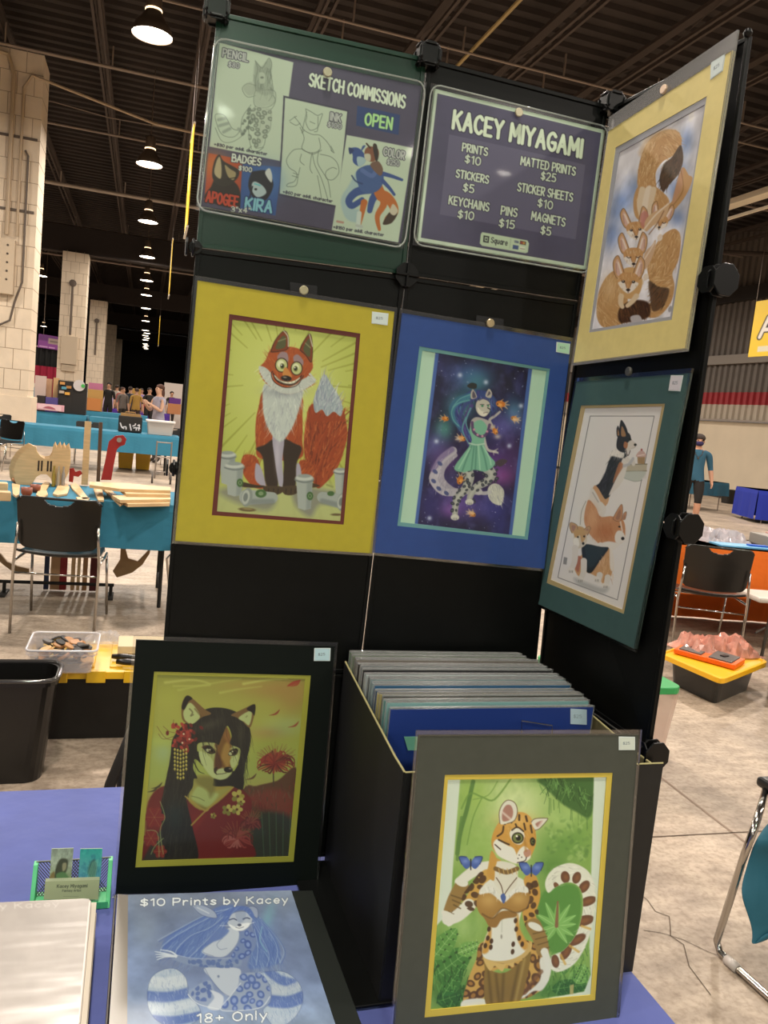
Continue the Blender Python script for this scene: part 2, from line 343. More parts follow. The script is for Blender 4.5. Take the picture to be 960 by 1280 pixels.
    def rect(s, a0, b0, a1, b1, c, op=1.0, soft=0.0):
        """rectangle in sheet fractions"""
        e = max(soft, 1.0 / s.nx); al = np.clip((s.A - a0) / e + .5, 0, 1) * np.clip((a1 - s.A) / e + .5, 0, 1); f = max(soft, 1.0 / s.ny)
        al = al * np.clip((s.Bv - b0) / f + .5, 0, 1) * np.clip((b1 - s.Bv) / f + .5, 0, 1)
        s.put((slice(None), slice(None)), al * op, c); return s
    def text(s, t, x0, y0, x1, y1, h, wd, c, edge=None, ew=0.0, op=1.0):
        """lettering along the line x0,y0 - x1,y1, capitals h tall, pen wd thick"""
        adv = []; x = 0.0
        for ch in t:
            if ch == ' ': adv.append((None, x)); x += 2.6; continue
            g = GL[ch]; m = max(float(q.split(',')[0]) for st in g.split(';') for q in st.replace('~', '').split())
            adv.append((g, x)); x += m + 1.75
        tot = max(x - 1.75, 0.1); bx, by = (x1 - x0) / tot, (y1 - y0) / tot; ux, uy = s.up * h / 6
        for pas in ((1, 0) if edge else (0,)):
            for g, a in adv:
                if not g: continue
                for st in g.split(';'):
                    P = pts(st.replace('~', '')); Q = np.stack([x0 + (P[:, 0] + a) * bx + P[:, 1] * ux, y0 + (P[:, 0] + a) * by + P[:, 1] * uy], 1)
                    s.line(Q, wd + (2 * ew if pas else 0), edge if pas else c, op, None, st[0] == '~')
        return s
    def build(s, name, quad, parent, rough=0.45, coat=0.25, bow=0.0, nrm=None):
        """lays the print on the 3D quad TL TR BR BL as one sheet"""
        q = [np.array(p, float) - np.array(parent['_at']) for p in quad]
        n = s.nx * s.ny; a = s.A[..., None]; b = s.Bv[..., None]
        V = (q[0] * (1 - a) + q[1] * a) * (1 - b) + (q[3] * (1 - a) + q[2] * a) * b
        if bow: V = V + np.array(nrm, float) * (bow * (4 * a * (1 - a)) * (4 * b * (1 - b)))
        me = bpy.data.meshes.new(name); me.vertices.add(n); me.vertices.foreach_set('co', V.reshape(-1).astype(np.float32))
        i, j = np.meshgrid(np.arange(s.nx - 1), np.arange(s.ny - 1)); k = (j * s.nx + i).reshape(-1)
        F = np.stack([k, k + s.nx, k + s.nx + 1, k + 1], 1).astype(np.int32); nf = len(F)
        me.loops.add(nf * 4); me.loops.foreach_set('vertex_index', F.reshape(-1)); me.polygons.add(nf)
        me.polygons.foreach_set('loop_start', np.arange(0, nf * 4, 4, dtype=np.int32)); me.polygons.foreach_set('loop_total', np.full(nf, 4, np.int32))
        me.update(calc_edges=True)
        c = np.clip(s.C, 0, 1); g = c.mean(-1, keepdims=True); c = g + .86 * (c - g); c = np.where(c <= 0.04045, c / 12.92, ((c + 0.055) / 1.055) ** 2.4)
        at = me.color_attributes.new('ink', 'FLOAT_COLOR', 'POINT'); at.data.foreach_set('color', np.concatenate([c.reshape(-1, 3), np.ones((n, 1))], 1).reshape(-1).astype(np.float32))
        me.materials.append(paint_mat('print_ink_%g_%g' % (rough, coat), rough, coat))
        o = bpy.data.objects.new(name, me); COL.objects.link(o); o.parent = parent; o['_at'] = list(parent['_at'])
        return o
# ================================================================= THE HALL
def concrete():
    m = bpy.data.materials.new('polished_concrete'); m.use_nodes = True; nt = m.node_tree; b = nt.nodes['Principled BSDF']
    tc = nt.nodes.new('ShaderNodeTexCoord')
    def nz(sc, det, st=(1, 1, 1)):
        mp = nt.nodes.new('ShaderNodeMapping'); mp.inputs['Scale'].default_value = st; nt.links.new(tc.outputs['Object'], mp.inputs[0])
        n = nt.nodes.new('ShaderNodeTexNoise'); n.inputs['Scale'].default_value = sc; n.inputs['Detail'].default_value = det; n.inputs['Roughness'].default_value = 0.62
        nt.links.new(mp.outputs[0], n.inputs['Vector']); return n
    def ramp(n, c0, c1, p0, p1):
        r = nt.nodes.new('ShaderNodeValToRGB'); e = r.color_ramp.elements; e[0].position = p0; e[1].position = p1; e[0].color = (*lin(c0), 1); e[1].color = (*lin(c1), 1)
        nt.links.new(n.outputs['Fac'], r.inputs[0]); return r
    a = ramp(nz(1.3, 8), 'a09080', 'ccb9a4', 0.36, 0.64); c = ramp(nz(6, 8, (1, 2.5, 1)), '8c8074', 'ffffff', 0.3, 0.62); f = ramp(nz(45, 5), 'b0a598', 'ffffff', 0.3, 0.55)
    mx = nt.nodes.new('ShaderNodeMix'); mx.data_type = 'RGBA'; mx.blend_type = 'MULTIPLY'; mx.inputs[0].default_value = 0.55
    nt.links.new(a.outputs[0], mx.inputs[6]); nt.links.new(c.outputs[0], mx.inputs[7])
    m2 = nt.nodes.new('ShaderNodeMix'); m2.data_type = 'RGBA'; m2.blend_type = 'MULTIPLY'; m2.inputs[0].default_value = 0.6
    nt.links.new(mx.outputs[2], m2.inputs[6]); nt.links.new(f.outputs[0], m2.inputs[7]); nt.links.new(m2.outputs[2], b.inputs['Base Color'])
    r2 = nt.nodes.new('ShaderNodeMapRange'); r2.inputs[3].default_value = 0.40; r2.inputs[4].default_value = 0.7; nt.links.new(nz(3, 6).outputs['Fac'], r2.inputs[0]); nt.links.new(r2.outputs[0], b.inputs['Roughness'])
    return m
b = B(); b.add([(-46, -30, 0), (18.4, -30, 0), (18.4, 101, 0), (-46, 101, 0)], [(0, 1, 2, 3)]); struct('floor', b, concrete())
m_dark = mat('joint_dirt', '5a4c40', 0.9); m_seam = mat('old_joint_filler', '8c7868', 0.8)
def strip(name, P, w, m):
    b = B(); P = [Vector((p[0], p[1], 0.0015)) for p in P]
    for i in range(len(P) - 1):
        t = (P[i + 1] - P[i]).normalized(); k = Vector((-t.y, t.x, 0)) * w / 2
        b.add([P[i] - k, P[i + 1] - k, P[i + 1] + k, P[i] + k], [(0, 1, 2, 3)])
    return struct(name, b, m)
strip('trim_1', [(0.6, 1.235), (1.3, 1.225), (1.7, 1.216), (2.03, 1.208), (6, 1.1)], 0.006, m_dark)
strip('trim_2', [(1.99, 4.2), (1.97, 1.9), (1.945, 1.0), (1.92, -0.5)], 0.012, m_seam)
strip('trim_3', [(1.33, 1.06), (1.34, 1.0), (1.30, .91), (1.312, .86), (1.30, .80), (1.33, .77), (1.296, .718), (1.271, .684), (1.285, .64), (1.237, .553), (1.22, .44)], 0.0028, m_dark)
strip('trim_4', [(1.20, .72), (1.25, .70), (1.271, .684), (1.30, .66), (1.34, .60), (1.37, .57)], 0.002, m_dark)
# ceiling deck with ribs across the hall
b = B(); y = -8.0; prof = []
while y < 100:
    prof += [(y, 8.92), (y + .16, 8.92), (y + .2, 9.0), (y + .36, 9.0)]; y += .4
v = [(-46, a, z) for a, z in prof] + [(18.4, a, z) for a, z in prof]; n = len(prof)
b.add(v, [(i, i + 1, n + i + 1, n + i) for i in range(n - 1)])
struct('ceiling', b, mat('black_deck', '2b231f', 0.85, noise=0.25, scale=2))
m_joist = mat('joist_steel', '3f342e', 0.7); m_pipe = mat('pipe_grey', '8f8175', 0.45, 0.3); m_tan = mat('pipe_tan', 'a08c5c', 0.5)
t = 10
for k in range(-6, 10):
    x = 0.3 + 1.92 * k; b = B()
    for dx in (-.07, .07): b.box((x + dx, 45, 8.28), (.05, 112, .06))
    b.box((x, 45, 8.62), (.16, 112, .07))
    for q in range(30): b.tube([(x, -6 + q * 3.6, 8.3), (x, -4.2 + q * 3.6, 8.6), (x, -2.4 + q * 3.6, 8.3)], .012, 4, False)
    struct('trim_%d' % t, b, m_joist); t += 1
for y, z, r, m in ((12.8, 8.0, .022, m_pipe), (13.62, 8.0, .022, m_pipe), (17.05, 8.0, .035, m_pipe), (21.6, 8.0, .03, m_pipe), (28.0, 8.0, .06, mat('pipe_white', 'b8aa9c', .4)), (34, 7.8, .05, m_pipe), (42, 7.8, .05, m_pipe)):
    b = B(); b.tube([(-20, y, z), (18.3, y, z)], r, 8)
    for k in range(-9, 9): b.box((k * 2 + .6, y, z + .2), (.03, .03, .42))
    struct('trim_%d' % t, b, m); t += 1
b = B(); b.tube([(4.8, -2, 8.1), (4.8, 60, 8.1)], .035, 8); struct('trim_%d' % t, b, m_tan); t += 1
b = B(); b.tube([(-6, 20.1, 8.05), (-2.8, 20.1, 8.05), (-1.6, 20.1, 7.95), (.8, 20.1, 8.0), (3, 20.1, 8.15)], .012, 6); struct('trim_%d' % t, b, m_pipe); t += 1
# wall on the right: smooth panels, ribbed metal with a red stripe, steel rail
def ribbed(z0, z1, m, name):
    b = B(); y = -6.0; p = []
    while y < 101: p += [(y, 18.4), (y + .11, 18.4), (y + .14, 18.33), (y + .25, 18.33)]; y += .28
    v = [(x, a, z0) for a, x in p] + [(x, a, z1) for a, x in p]; n = len(p)
    b.add(v, [(i, i + 1, n + i + 1, n + i) for i in range(n - 1)]); return struct(name, b, m)
b = B(); b.box((18.5, 35, 1.28), (.16, 132, 2.56)); struct('wall_right', b, mat('wall_cream', 'cfc0a8', 0.75, noise=.05, scale=1.5))
ribbed(2.62, 3.13, mat('metal_cream', 'a89c8c', .6), 'wall_right_cream_ribs')
ribbed(3.13, 3.54, mat('metal_red', '8e1a22', .6), 'wall_right_red_stripe')
ribbed(3.54, 8.9, mat('metal_grey', '5d554e', .6), 'wall_right_grey_ribs')
b = B(); b.box((18.3, 35, 2.6), (.12, 132, .05)); struct('trim_%d' % t, b, mat('rail_grey', '8d8279', .5)); t += 1
b = B(); b.box((18.27, 30, 4.62), (.14, 132, .3)); struct('trim_%d' % t, b, mat('girt_grey', '7e766d', .6)); t += 1
b = B(); b.box((18.3, 30, 6.75), (.3, 132, .45)); struct('trim_%d' % t, b, mat('beam_black', '1c1613', .7)); t += 1
b = B(); b.box((18.38, 35, .06), (.05, 132, .12)); struct('baseboard_right', b, mat('base_black', '2a2522', .6))
b = B(); b.box((-14, 101, 4.5), (66, .2, 9)); struct('wall_back', b, mat('black_far_wall', '14100f', .9))
b = B(); b.box((-46, 35, 4.5), (.2, 132, 9)); struct('wall_left', b, mat('dark_far_wall', '2a2522', .9))
# concrete pillars along the hall
m_pil = mat('pillar_paint', 'dccbb4', .65, noise=.06, scale=3, bump=.1, bscale=30)
m_mort = mat('pillar_block_lines', 'a08c76', .8)
def pillar(k, y, top, w=.95):
    x1 = -2.70 if k == 1 else -2.78; x0 = x1 - w; b = B()
    b.box(((x0 + x1) / 2, y + w / 2, top / 2), (w, w, top)); b.mi = 1
    zz = 1.3
    while zz < top - .1:
        b.box(((x0 + x1) / 2, y - .001, zz), (w, .004, .012)); b.box((x1 + .001, y + w / 2, zz), (.004, w, .012))
        for q in range(3):
            xx = x0 + ((q + (.5 if int(zz / .42) % 2 else 0)) / 3) * w
            if xx > x0 + .02: b.box((xx, y - .001, zz + .21), (.012, .004, .41))
        zz += .42
    b.mi = 0; b.box(((x0 + x1) / 2, y + w / 2, .58), (w + .14, w + .14, 1.16))
    struct('pillar_%d' % k, b, [m_pil, m_mort])
    return x0, x1
px0, px1 = pillar(1, 17.2, 8.0)
for k, y in ((2, 33.2), (3, 50), (4, 67), (5, 84)):
    pillar(k, y, 6.7, .95)
for y in (33.6, 50.4, 67.4, 84.4):
    b = B(); b.box((-8, y, 7.2), (52, .5, 1.0)); struct('trim_%d' % t, b, mat('girder', '2b2320', .8)); t += 1
m_cond = mat('conduit_cream', 'b09b80', .45); m_condk = mat('conduit_dark', '5c5046', .5)
c = thing('electrical_cabinet', (px0 + .3, 17.1, 3.2), 'cream electrical cabinet with a column of round knockouts on the near pillar', 'cabinet')
b = B(); b.box((px0 + .29, 17.1, 3.76), (.62, .2, 1.1)); mesh('cabinet_box', b, mat('cabinet_cream', 'c2b098', .5), c, bevel=.01)
b = B(); b.box((px0 + .1, 16.99, 3.72), (.12, .02, .36)); mesh('window', b, mat('dark_window', '3a3030', .3), c)
b = B(); b.box((px0 + .1, 16.992, 4.0), (.2, .016, .07)); mesh('purple_label', b, mat('label_purple', '8d7fa8', .5), c)
for k in range(5):
    b = B(); b.lathe((px0 + .47, 16.995, 3.5 + k * .17), [(.022, -.006), (.022, .006)], 10, 'Y'); mesh('knockout', b, mat('knock_dark', '4a3d33', .5), c)
for nm, P, r, m, lb in (('conduit', [(px0 - .3, 17.12, 7.7), (px0 - .02, 17.12, 7.9), (px0 + .3, 17.12, 7.85), (px0 + .42, 17.12, 7.5), (px0 + .42, 17.12, 4.4)], .045, m_cond, 'thick cream conduit bending down the front of the near pillar'),
                        ('conduit', [(1.2, 17.12, 7.05), (-.5, 17.12, 7.1), (-2.2, 17.12, 7.42), (px1 - .2, 17.12, 7.55), (px1 - .34, 17.12, 7.3), (px1 - .34, 17.12, 4.4)], .028, m_cond, 'slim cream conduit looping off the near pillar across to the right'),
                        ('conduit', [(px1 - .26, 17.13, 6.1), (px1 - .2, 17.13, 6.0), (px1 - .2, 17.13, 3.5), (px1 - .32, 17.13, 3.1), (px1 - .4, 17.13, 2.7), (px0 + .3, 17.13, 2.55)], .022, m_condk, 'dark conduit running down the right side of the near pillar'),
                        ('conduit', [(px0 + .12, 17.13, 3.15), (px0 + .14, 17.13, 2.9), (px0 + .05, 17.13, 2.6), (px0 - .2, 17.13, 2.5)], .024, m_condk, 'short dark conduit below the electrical cabinet')):
    b = B(); b.tube([tuple(p) for p in spline(np.array(P)[:, :2], False)] if 0 else P, r, 8); single(nm, b, m, lb, 'pipe')
b = B(); b.box((px0 + .45, 17.186, 6.35), (.9, .026, .05)); single('strut_channel', b, m_condk, 'upper metal strut across the near pillar front', 'bracket', smooth=False)
b = B(); b.box((px0 + .45, 17.186, 4.92), (.9, .026, .05)); single('strut_channel', b, m_condk, 'lower metal strut across the near pillar front', 'bracket')
for k, (y, nm) in enumerate(((33.2, 'second'), (50.0, 'third'))):
    b = B(); x = -3.3
    b.lathe((x, y - .14, 5.5), [(.05, -.02), (.14, .0), (.14, .08), (.05, .1)], 10, 'Y'); b.tube([(x, y - .07, 5.5), (x, y - .07, 3.5)], .045, 6)
    single('conduit', b, m_condk, 'dark conduit with a round box down the front of the %s pillar' % nm, 'pipe')
b = B(); b.box((-3.3, 33.1, 2.9), (.6, .18, 1.1)); b.box((-3.3, 33.12, 2.2), (.5, .14, .25)); single('electrical_cabinet', b, mat('cabinet_cream', 'c2b098', .5), 'cream electrical cabinet low on the second pillar', 'cabinet', bevel=.01)
# high bay lamps hanging over the aisle
m_lens = mat('lamp_glow', 'fff0d8', .5, emit=14.0); m_alu = mat('lamp_reflector', '6a5c50', .4, .5); m_bal = mat('lamp_ballast', '6a5c50', .5, .4); m_vent = mat('lamp_vent_glow', 'ffd9a8', .5, emit=3.0)
ORD = ['largest glowing high bay lamp, at the top left', 'second glowing high bay lamp below the largest', 'third glowing high bay lamp down the aisle row', 'fourth glowing high bay lamp down the aisle row', 'fifth glowing high bay lamp down the aisle row', 'sixth glowing high bay lamp down the aisle row', 'seventh glowing high bay lamp down the aisle row', 'eighth glowing high bay lamp down the aisle row']
def lamp(x, y, label, group, light=True, seg=24):
    c = thing('high_bay_lamp', (x, y, LAMP_Z), label, 'lamp', group)
    b = B(); b.lathe((x, y, LAMP_Z), [(.30, .0), (.305, .01), (.27, .12), (.18, .24), (.12, .34), (.12, .36)], seg, closed=False); mesh('reflector', b, m_alu, c, smooth=True)
    b = B(); b.lathe((x, y, LAMP_Z), [(.29, .012), (.29, .03)], seg); mesh('lens', b, m_lens, c)
    b = B(); b.lathe((x, y, LAMP_Z), [(.11, .37), (.115, .4), (.115, .62), (.07, .66)], 14); mesh('ballast', b, m_bal, c, smooth=True)
    b = B(); b.lathe((x, y, LAMP_Z), [(.125, .345), (.125, .372)], 14); mesh('vent', b, m_vent, c)
    b = B(); b.tube([(x, y, LAMP_Z + .64), (x, y, 9.0)], .012, 6); mesh('hanger', b, m_bal, c)
    if light: lamp_light(x, y, 1.5 if y < 21 else 1.0)
for i, y in enumerate((12.12, 19.2, 25.7, 32.4, 39.2, 45.0, 52.0, 61.0)): lamp(-.585, y, ORD[i], 'high bay lamps over the aisle', i < 6)
for x, y, l in ((-5.65, 43.0, 'glowing lamp just right of the near pillar'), (-5.6, 61.8, 'small glowing lamp beside the second pillar, above the purple banner'), (-9.7, 80.6, 'far small glowing lamp over the purple banner')):
    lamp(x, y, l, 'high bay lamps beyond the pillars', False, 16)
for k in range(10): lamp(-.585 + .12 * (k % 2), 70 + 3.1 * k, 'tiny far glowing lamp at the end of the aisle row', 'far lamps at the end of the hall', False, 10)
# hanging yellow banners, cable tray
m_yel = mat('banner_yellow', 'f2c71e', .55)
for (x, y, z), l in (((.11, 12.35, 4.85), 'nearest narrow yellow banner seen edge on beside the sketch sign'), ((.13, 22.85, 5.05), 'second narrow yellow banner hanging edge on in the aisle'), ((.2, 44, 4.9), 'farthest tiny yellow banner hanging edge on in the aisle')):
    c = thing('hanging_banner', (x, y, z - .75), l, 'banner', 'yellow aisle banners')
    b = B(); b.box((x, y, z), (.012, 1.0, 1.5)); mesh('cloth', b, m_yel, c)
    b = B(); b.tube([(x, y - .5, z + .76), (x, y + .5, z + .76)], .02, 6); mesh('top_rod', b, mat('rod_pale', 'cfc4b4', .4), c)
    b = B(); b.tube([(x, y - .5, z - .76), (x, y + .5, z - .76)], .02, 6); mesh('bottom_rod', b, mat('rod_pale', 'cfc4b4', .4), c)
    for s in (-.45, .45):
        b = B(); b.tube([(x, y + s, z + .76), (x, y + s * .6, 9.0)], .004, 5); mesh('cord', b, m_joist, c)
b = B(); b.box((11.3, 20, 6.75), (.28, 22, .12)); b.tube([(11.3, 14.8, 6.8), (11.3, 14.8, 8.3)], .05, 8); b.tube([(11.3, 24.8, 6.8), (11.3, 24.8, 8.3)], .05, 8); b.box((11.3, 20, 6.45), (.06, 22, .05))
struct('trim_%d' % t, b, mat('tray_cream', 'd8cdb8', .5)); t += 1
for x0, y0, z0, x1, y1, z1 in ((9.5, 24, 7.5, 18, 18, 7.4), (10, 30, 6.6, 18, 24, 6.9), (9.5, 20, 8.0, 18.2, 14, 8.0)):
    b = B(); b.tube([(x0, y0, z0), (x1, y1, z1)], .07, 6); struct('trim_%d' % t, b, m_joist); t += 1
# ================================================================= THE PICTURES (inks only; each is laid on its sheet further down)
def hair(a, m, n, ln, wd, cols, ang, op=.6, seed=1, jit=.35): return a.fur(m, n, ln, wd, cols, ang, op, jit, seed)
def art_fox():
    a = Art("290,221 786,293 722,1029 228,990", 215, 320, 'b7c54a')
    a.glow(500, 480, 260, 300, 'd6e27a', .9); rg = random.Random(2)
    for k in range(46):
        t = 2 * pi * k / 46 + rg.uniform(-.06, .06); r0 = rg.uniform(150, 260); a.line([(500 + cos(t) * r0, 470 + sin(t) * r0), (500 + cos(t) * 620, 470 + sin(t) * 620)], 3, '98a030', .75, 5, False, None, 17)
    a.poly("200,900 330,880 520,870 760,890 760,1060 200,1040", 'b9c47c', 50, .9); a.poly("240,905 330,880 330,930 460,930 430,985 300,950", '7d7f78', 26, .75); a.poly("540,890 660,900 740,920 720,960 640,960 600,1010 540,960", '7b7d7c', 22, .75)
    tail = "604,560 583,640 575,720 588,800 625,890 660,875 705,820 730,760 748,690 745,630 728,580 680,560"
    a.poly(tail, 'a23f18', 4); m = a.mask(tail); hair(a, m, 260, 46, 5, ['c9602a', '7e2d12', 'b84c1c', 'd77a40', '5e2312'], lambda x, y: -70 + (x - 660) * .25, .7, 3, .3)
    for i in range(9): a.line([(600 + i * 16, 620), (604 + i * 17, 570 - 8 * (i % 2))], 16, 'a23f18', 1, 2, False, None, 1)
    for i in range(8): a.line([(735 - i * 12, 690 + i * 26), (760 - i * 12, 660 + i * 26)], 12, 'b04a1c', 1, 2, False, None, 1)
    tip = "657,440 632,490 614,545 622,592 648,580 668,606 695,588 722,606 730,570 712,520 685,480"
    a.poly(tip, '9fb2ba', 3); m = a.mask(tip); hair(a, m, 110, 40, 4, ['dfe8e2', '7f8fa8', 'c2d0d0', '8e8fae'], lambda x, y: -78 + (x - 665) * .3, .7, 4)
    for p in ("340,760 326,800 342,850 382,892 425,890 410,840 388,770", "556,790 590,782 616,808 612,850 568,862"): a.poly(p, 'b24a1b', 4); hair(a, a.mask(p), 60, 24, 4, ['d67a3c', '7e2f12', 'c25a22'], -60, .6, 5)
    body = "425,500 396,570 384,640 386,720 405,775 560,775 570,700 570,600 560,520"
    a.poly(body, 'b04a1c', 4); hair(a, a.mask(body), 150, 34, 4, ['d77736', '7f3012', 'c4561f', 'e08a48'], 95, .6, 6)
    a.poly("384,798 384,862 424,888 412,830 398,800", 'a8a5b8', 5); a.poly("545,800 545,870 566,850 560,800", 'a8a5b8', 5)
    a.poly("386,735 412,770 426,880 470,892 472,800 462,700 420,720", '35281f', 6); a.poly("490,700 496,800 492,892 540,892 546,800 568,735 540,715", '35281f', 6)
    a.poly("452,680 462,790 476,880 486,894 494,860 490,780 496,690", 'aaa6ba', 4); a.glow(470, 760, 10, 60, 'c9c4d0', .7)
    ch = "418,480 412,560 424,630 456,690 490,705 530,650 556,580 572,500 520,490 460,485"
    a.poly(ch, 'c2cfc8', 6); hair(a, a.mask(ch), 140, 34, 4, ['e8efe4', '9fa8b0', 'd4dfd4', '8f98a8'], lambda x, y: 95 - (x - 490) * .3, .6, 7); a.glow(500, 508, 70, 20, '6f7688', .55)
    for p in ("418,886 424,914 455,922 488,912 490,888", "490,888 496,916 525,922 556,908 548,884"):
        a.poly(p, '4a3a26', 3)
    for x in (436, 456, 474, 506, 526, 543): a.line([(x, 896), (x - 2, 914)], 3, '1f1711', .8)
    a.poly("325,868 330,888 400,892 420,884 380,880", '3a2c1c', 4); a.poly("556,862 600,870 640,884 600,892 556,884", '4a331c', 4)
    hd = "446,340 424,384 398,420 420,470 470,505 515,517 566,505 618,476 600,440 612,410 600,372 556,340 500,330"
    a.poly(hd, 'b6501c', 4); hair(a, a.mask(hd), 120, 24, 4, ['dd8440', '8e3814', 'c8611f'], lambda x, y: -90 + (x - 510) * .5, .55, 8)
    wh = "396,412 418,462 466,505 515,518 566,506 622,470 604,448 566,462 545,480 500,492 458,470 446,436 420,412"
    a.poly(wh, 'c3cdc4', 4); hair(a, a.mask(wh), 90, 22, 3.5, ['e6ece0', '929a9c', 'd0d8d0'], lambda x, y: 90 + (510 - x) * .6, .6, 9)
    for i in range(6): a.line([(420 + i * 6, 425 + i * 13), (398 + i * 5, 428 + i * 15)], 9, 'c3cdc4', 1, 2, False, None, 1); a.line([(600 - i * 6, 440 + i * 10), (624 - i * 8, 462 + i * 8)], 9, 'c3cdc4', 1, 2, False, None, 1)
    for p, q in (("444,352 462,306 496,270 514,292 512,338 480,350", "464,340 474,310 494,288 504,300 500,334"), ("560,344 574,312 600,282 610,330 606,392 584,366", "574,346 582,318 598,300 602,336 598,372")):
        a.poly(p, '8a3a16', 3); a.line(p + " " + p.split()[0], 4, '2c1a10', .6); a.poly(q, '565a34', 4); a.line([tuple(map(float, q.split()[1].split(','))), tuple(map(float, q.split()[3].split(',')))], 5, '8c8e60', .8)
    a.line("496,270 512,292 514,330", 5, 'cfd6c2', .8); a.line("598,284 610,330", 5, 'cfd6c2', .8)
    a.poly("470,372 486,352 510,358 512,392 480,388", '9a8894', 4, .9); a.poly("534,372 552,362 574,388 566,410 540,396", '9a8894', 4, .9)
    for x, y, rx, ry, px_, py_ in ((487, 404, 22, 25, 490, 408), (547, 417, 20, 24, 543, 418)):
        a.ell(x, y, rx + 4, ry + 4, '3d2a18'); a.ell(x, y, rx, ry, 'c3ce84'); a.ell(x - 3, y - 5, rx * .6, ry * .55, 'e6ecc4', 0, 6); a.ell(px_, py_, 9, 11, '6c7a38'); a.ell(px_, py_, 5, 6, '15120c'); a.ell(px_ - 3, py_ - 4, 2.5, 2.5, 'ffffff')
    a.poly("494,425 504,412 520,430 528,450 512,448 492,446", 'd68a3a', 3); a.ell(506, 456, 21, 11, '1c1512', 8); a.ell(500, 452, 8, 3, '8a8478', 8)
    a.poly("452,432 462,462 490,480 530,484 560,462 568,440 548,462 520,470 486,464 464,446", '3a1f18', 2)
    a.poly("458,442 468,460 495,474 530,477 556,460 560,452 540,464 514,470 484,464", 'e3e3c8', 1.5); a.line("464,452 500,478 530,482 560,458", 2, '6f6a54', .8); a.line("452,428 446,440 458,470 500,492 548,484 574,446", 3, '2a1712', .9)
    for x in (480, 496, 512, 528, 542): a.line([(x, 462), (x + 1, 478)], 1.5, '7c785c', .7, None, False)
    def cup(x, y, w, h, lid=True, logo=None, c='a7b3ac'):
        a.poly([(x - w * .5, y - h * .42), (x + w * .5, y - h * .38), (x + w * .38, y + h * .5), (x, y + h * .55), (x - w * .38, y + h * .48)], c, 3, 1, False); a.poly([(x + w * .15, y - h * .38), (x + w * .5, y - h * .38), (x + w * .38, y + h * .5), (x + w * .1, y + h * .54)], '7d8b88', 10, .6, False)
        a.ell(x, y - h * .42, w * .58, h * .11, '8c9a96'); a.ell(x, y - h * .47, w * .54, h * .09, 'c3cdc4'); a.ell(x, y - h * .53, w * .42, h * .06, '93a09c'); a.line([(x - w * .56, y - h * .4), (x, y - h * .32), (x + w * .56, y - h * .38)], 3, '5f6c6a', .8)
        if logo: a.ell(x + logo, y + h * .1, 13, 17, '3f6b34'); a.ell(x + logo, y + h * .1, 7, 9, '7d9c6c'); a.ell(x + logo, y + h * .1, 3, 5, '2c5228')
    cup(272, 815, 62, 120); cup(300, 860, 70, 122, True, 22); cup(722, 868, 50, 96)
    for x0, y0, x1, y1, w in ((350, 930, 450, 932, 62), (730, 948, 650, 930, 60)):
        a.line([(x0, y0), (x1, y1)], w, 'a0aca6', 1, 3, False, None, w * .72); a.line([(x0, y0 + 18), (x1, y1 + 16)], 22, '6f7c7a', .6, 10, False)
        a.ell(x0, y0, 21, w * .62, '88958f', 10); a.ell(x0 - 5, y0, 15, w * .48, 'b6c0b6', 10); a.ell(x0 - 6, y0, 9, w * .28, '76837f', 10)
    a.ell(405, 915, 22, 17, '3f6b34'); a.ell(405, 915, 10, 8, '7d9c6c'); a.ell(683, 915, 14, 10, '3f6b34')
    cup(578, 912, 66, 128, True, 22); a.ell(350, 980, 34, 8, '6a5a34', 4); a.ell(352, 977, 22, 4, '9a8a54', 4); a.ell(705, 1000, 22, 5, '6a5a34'); a.line("668,880 690,888", 8, '8a9450', .7, 5)
    return a
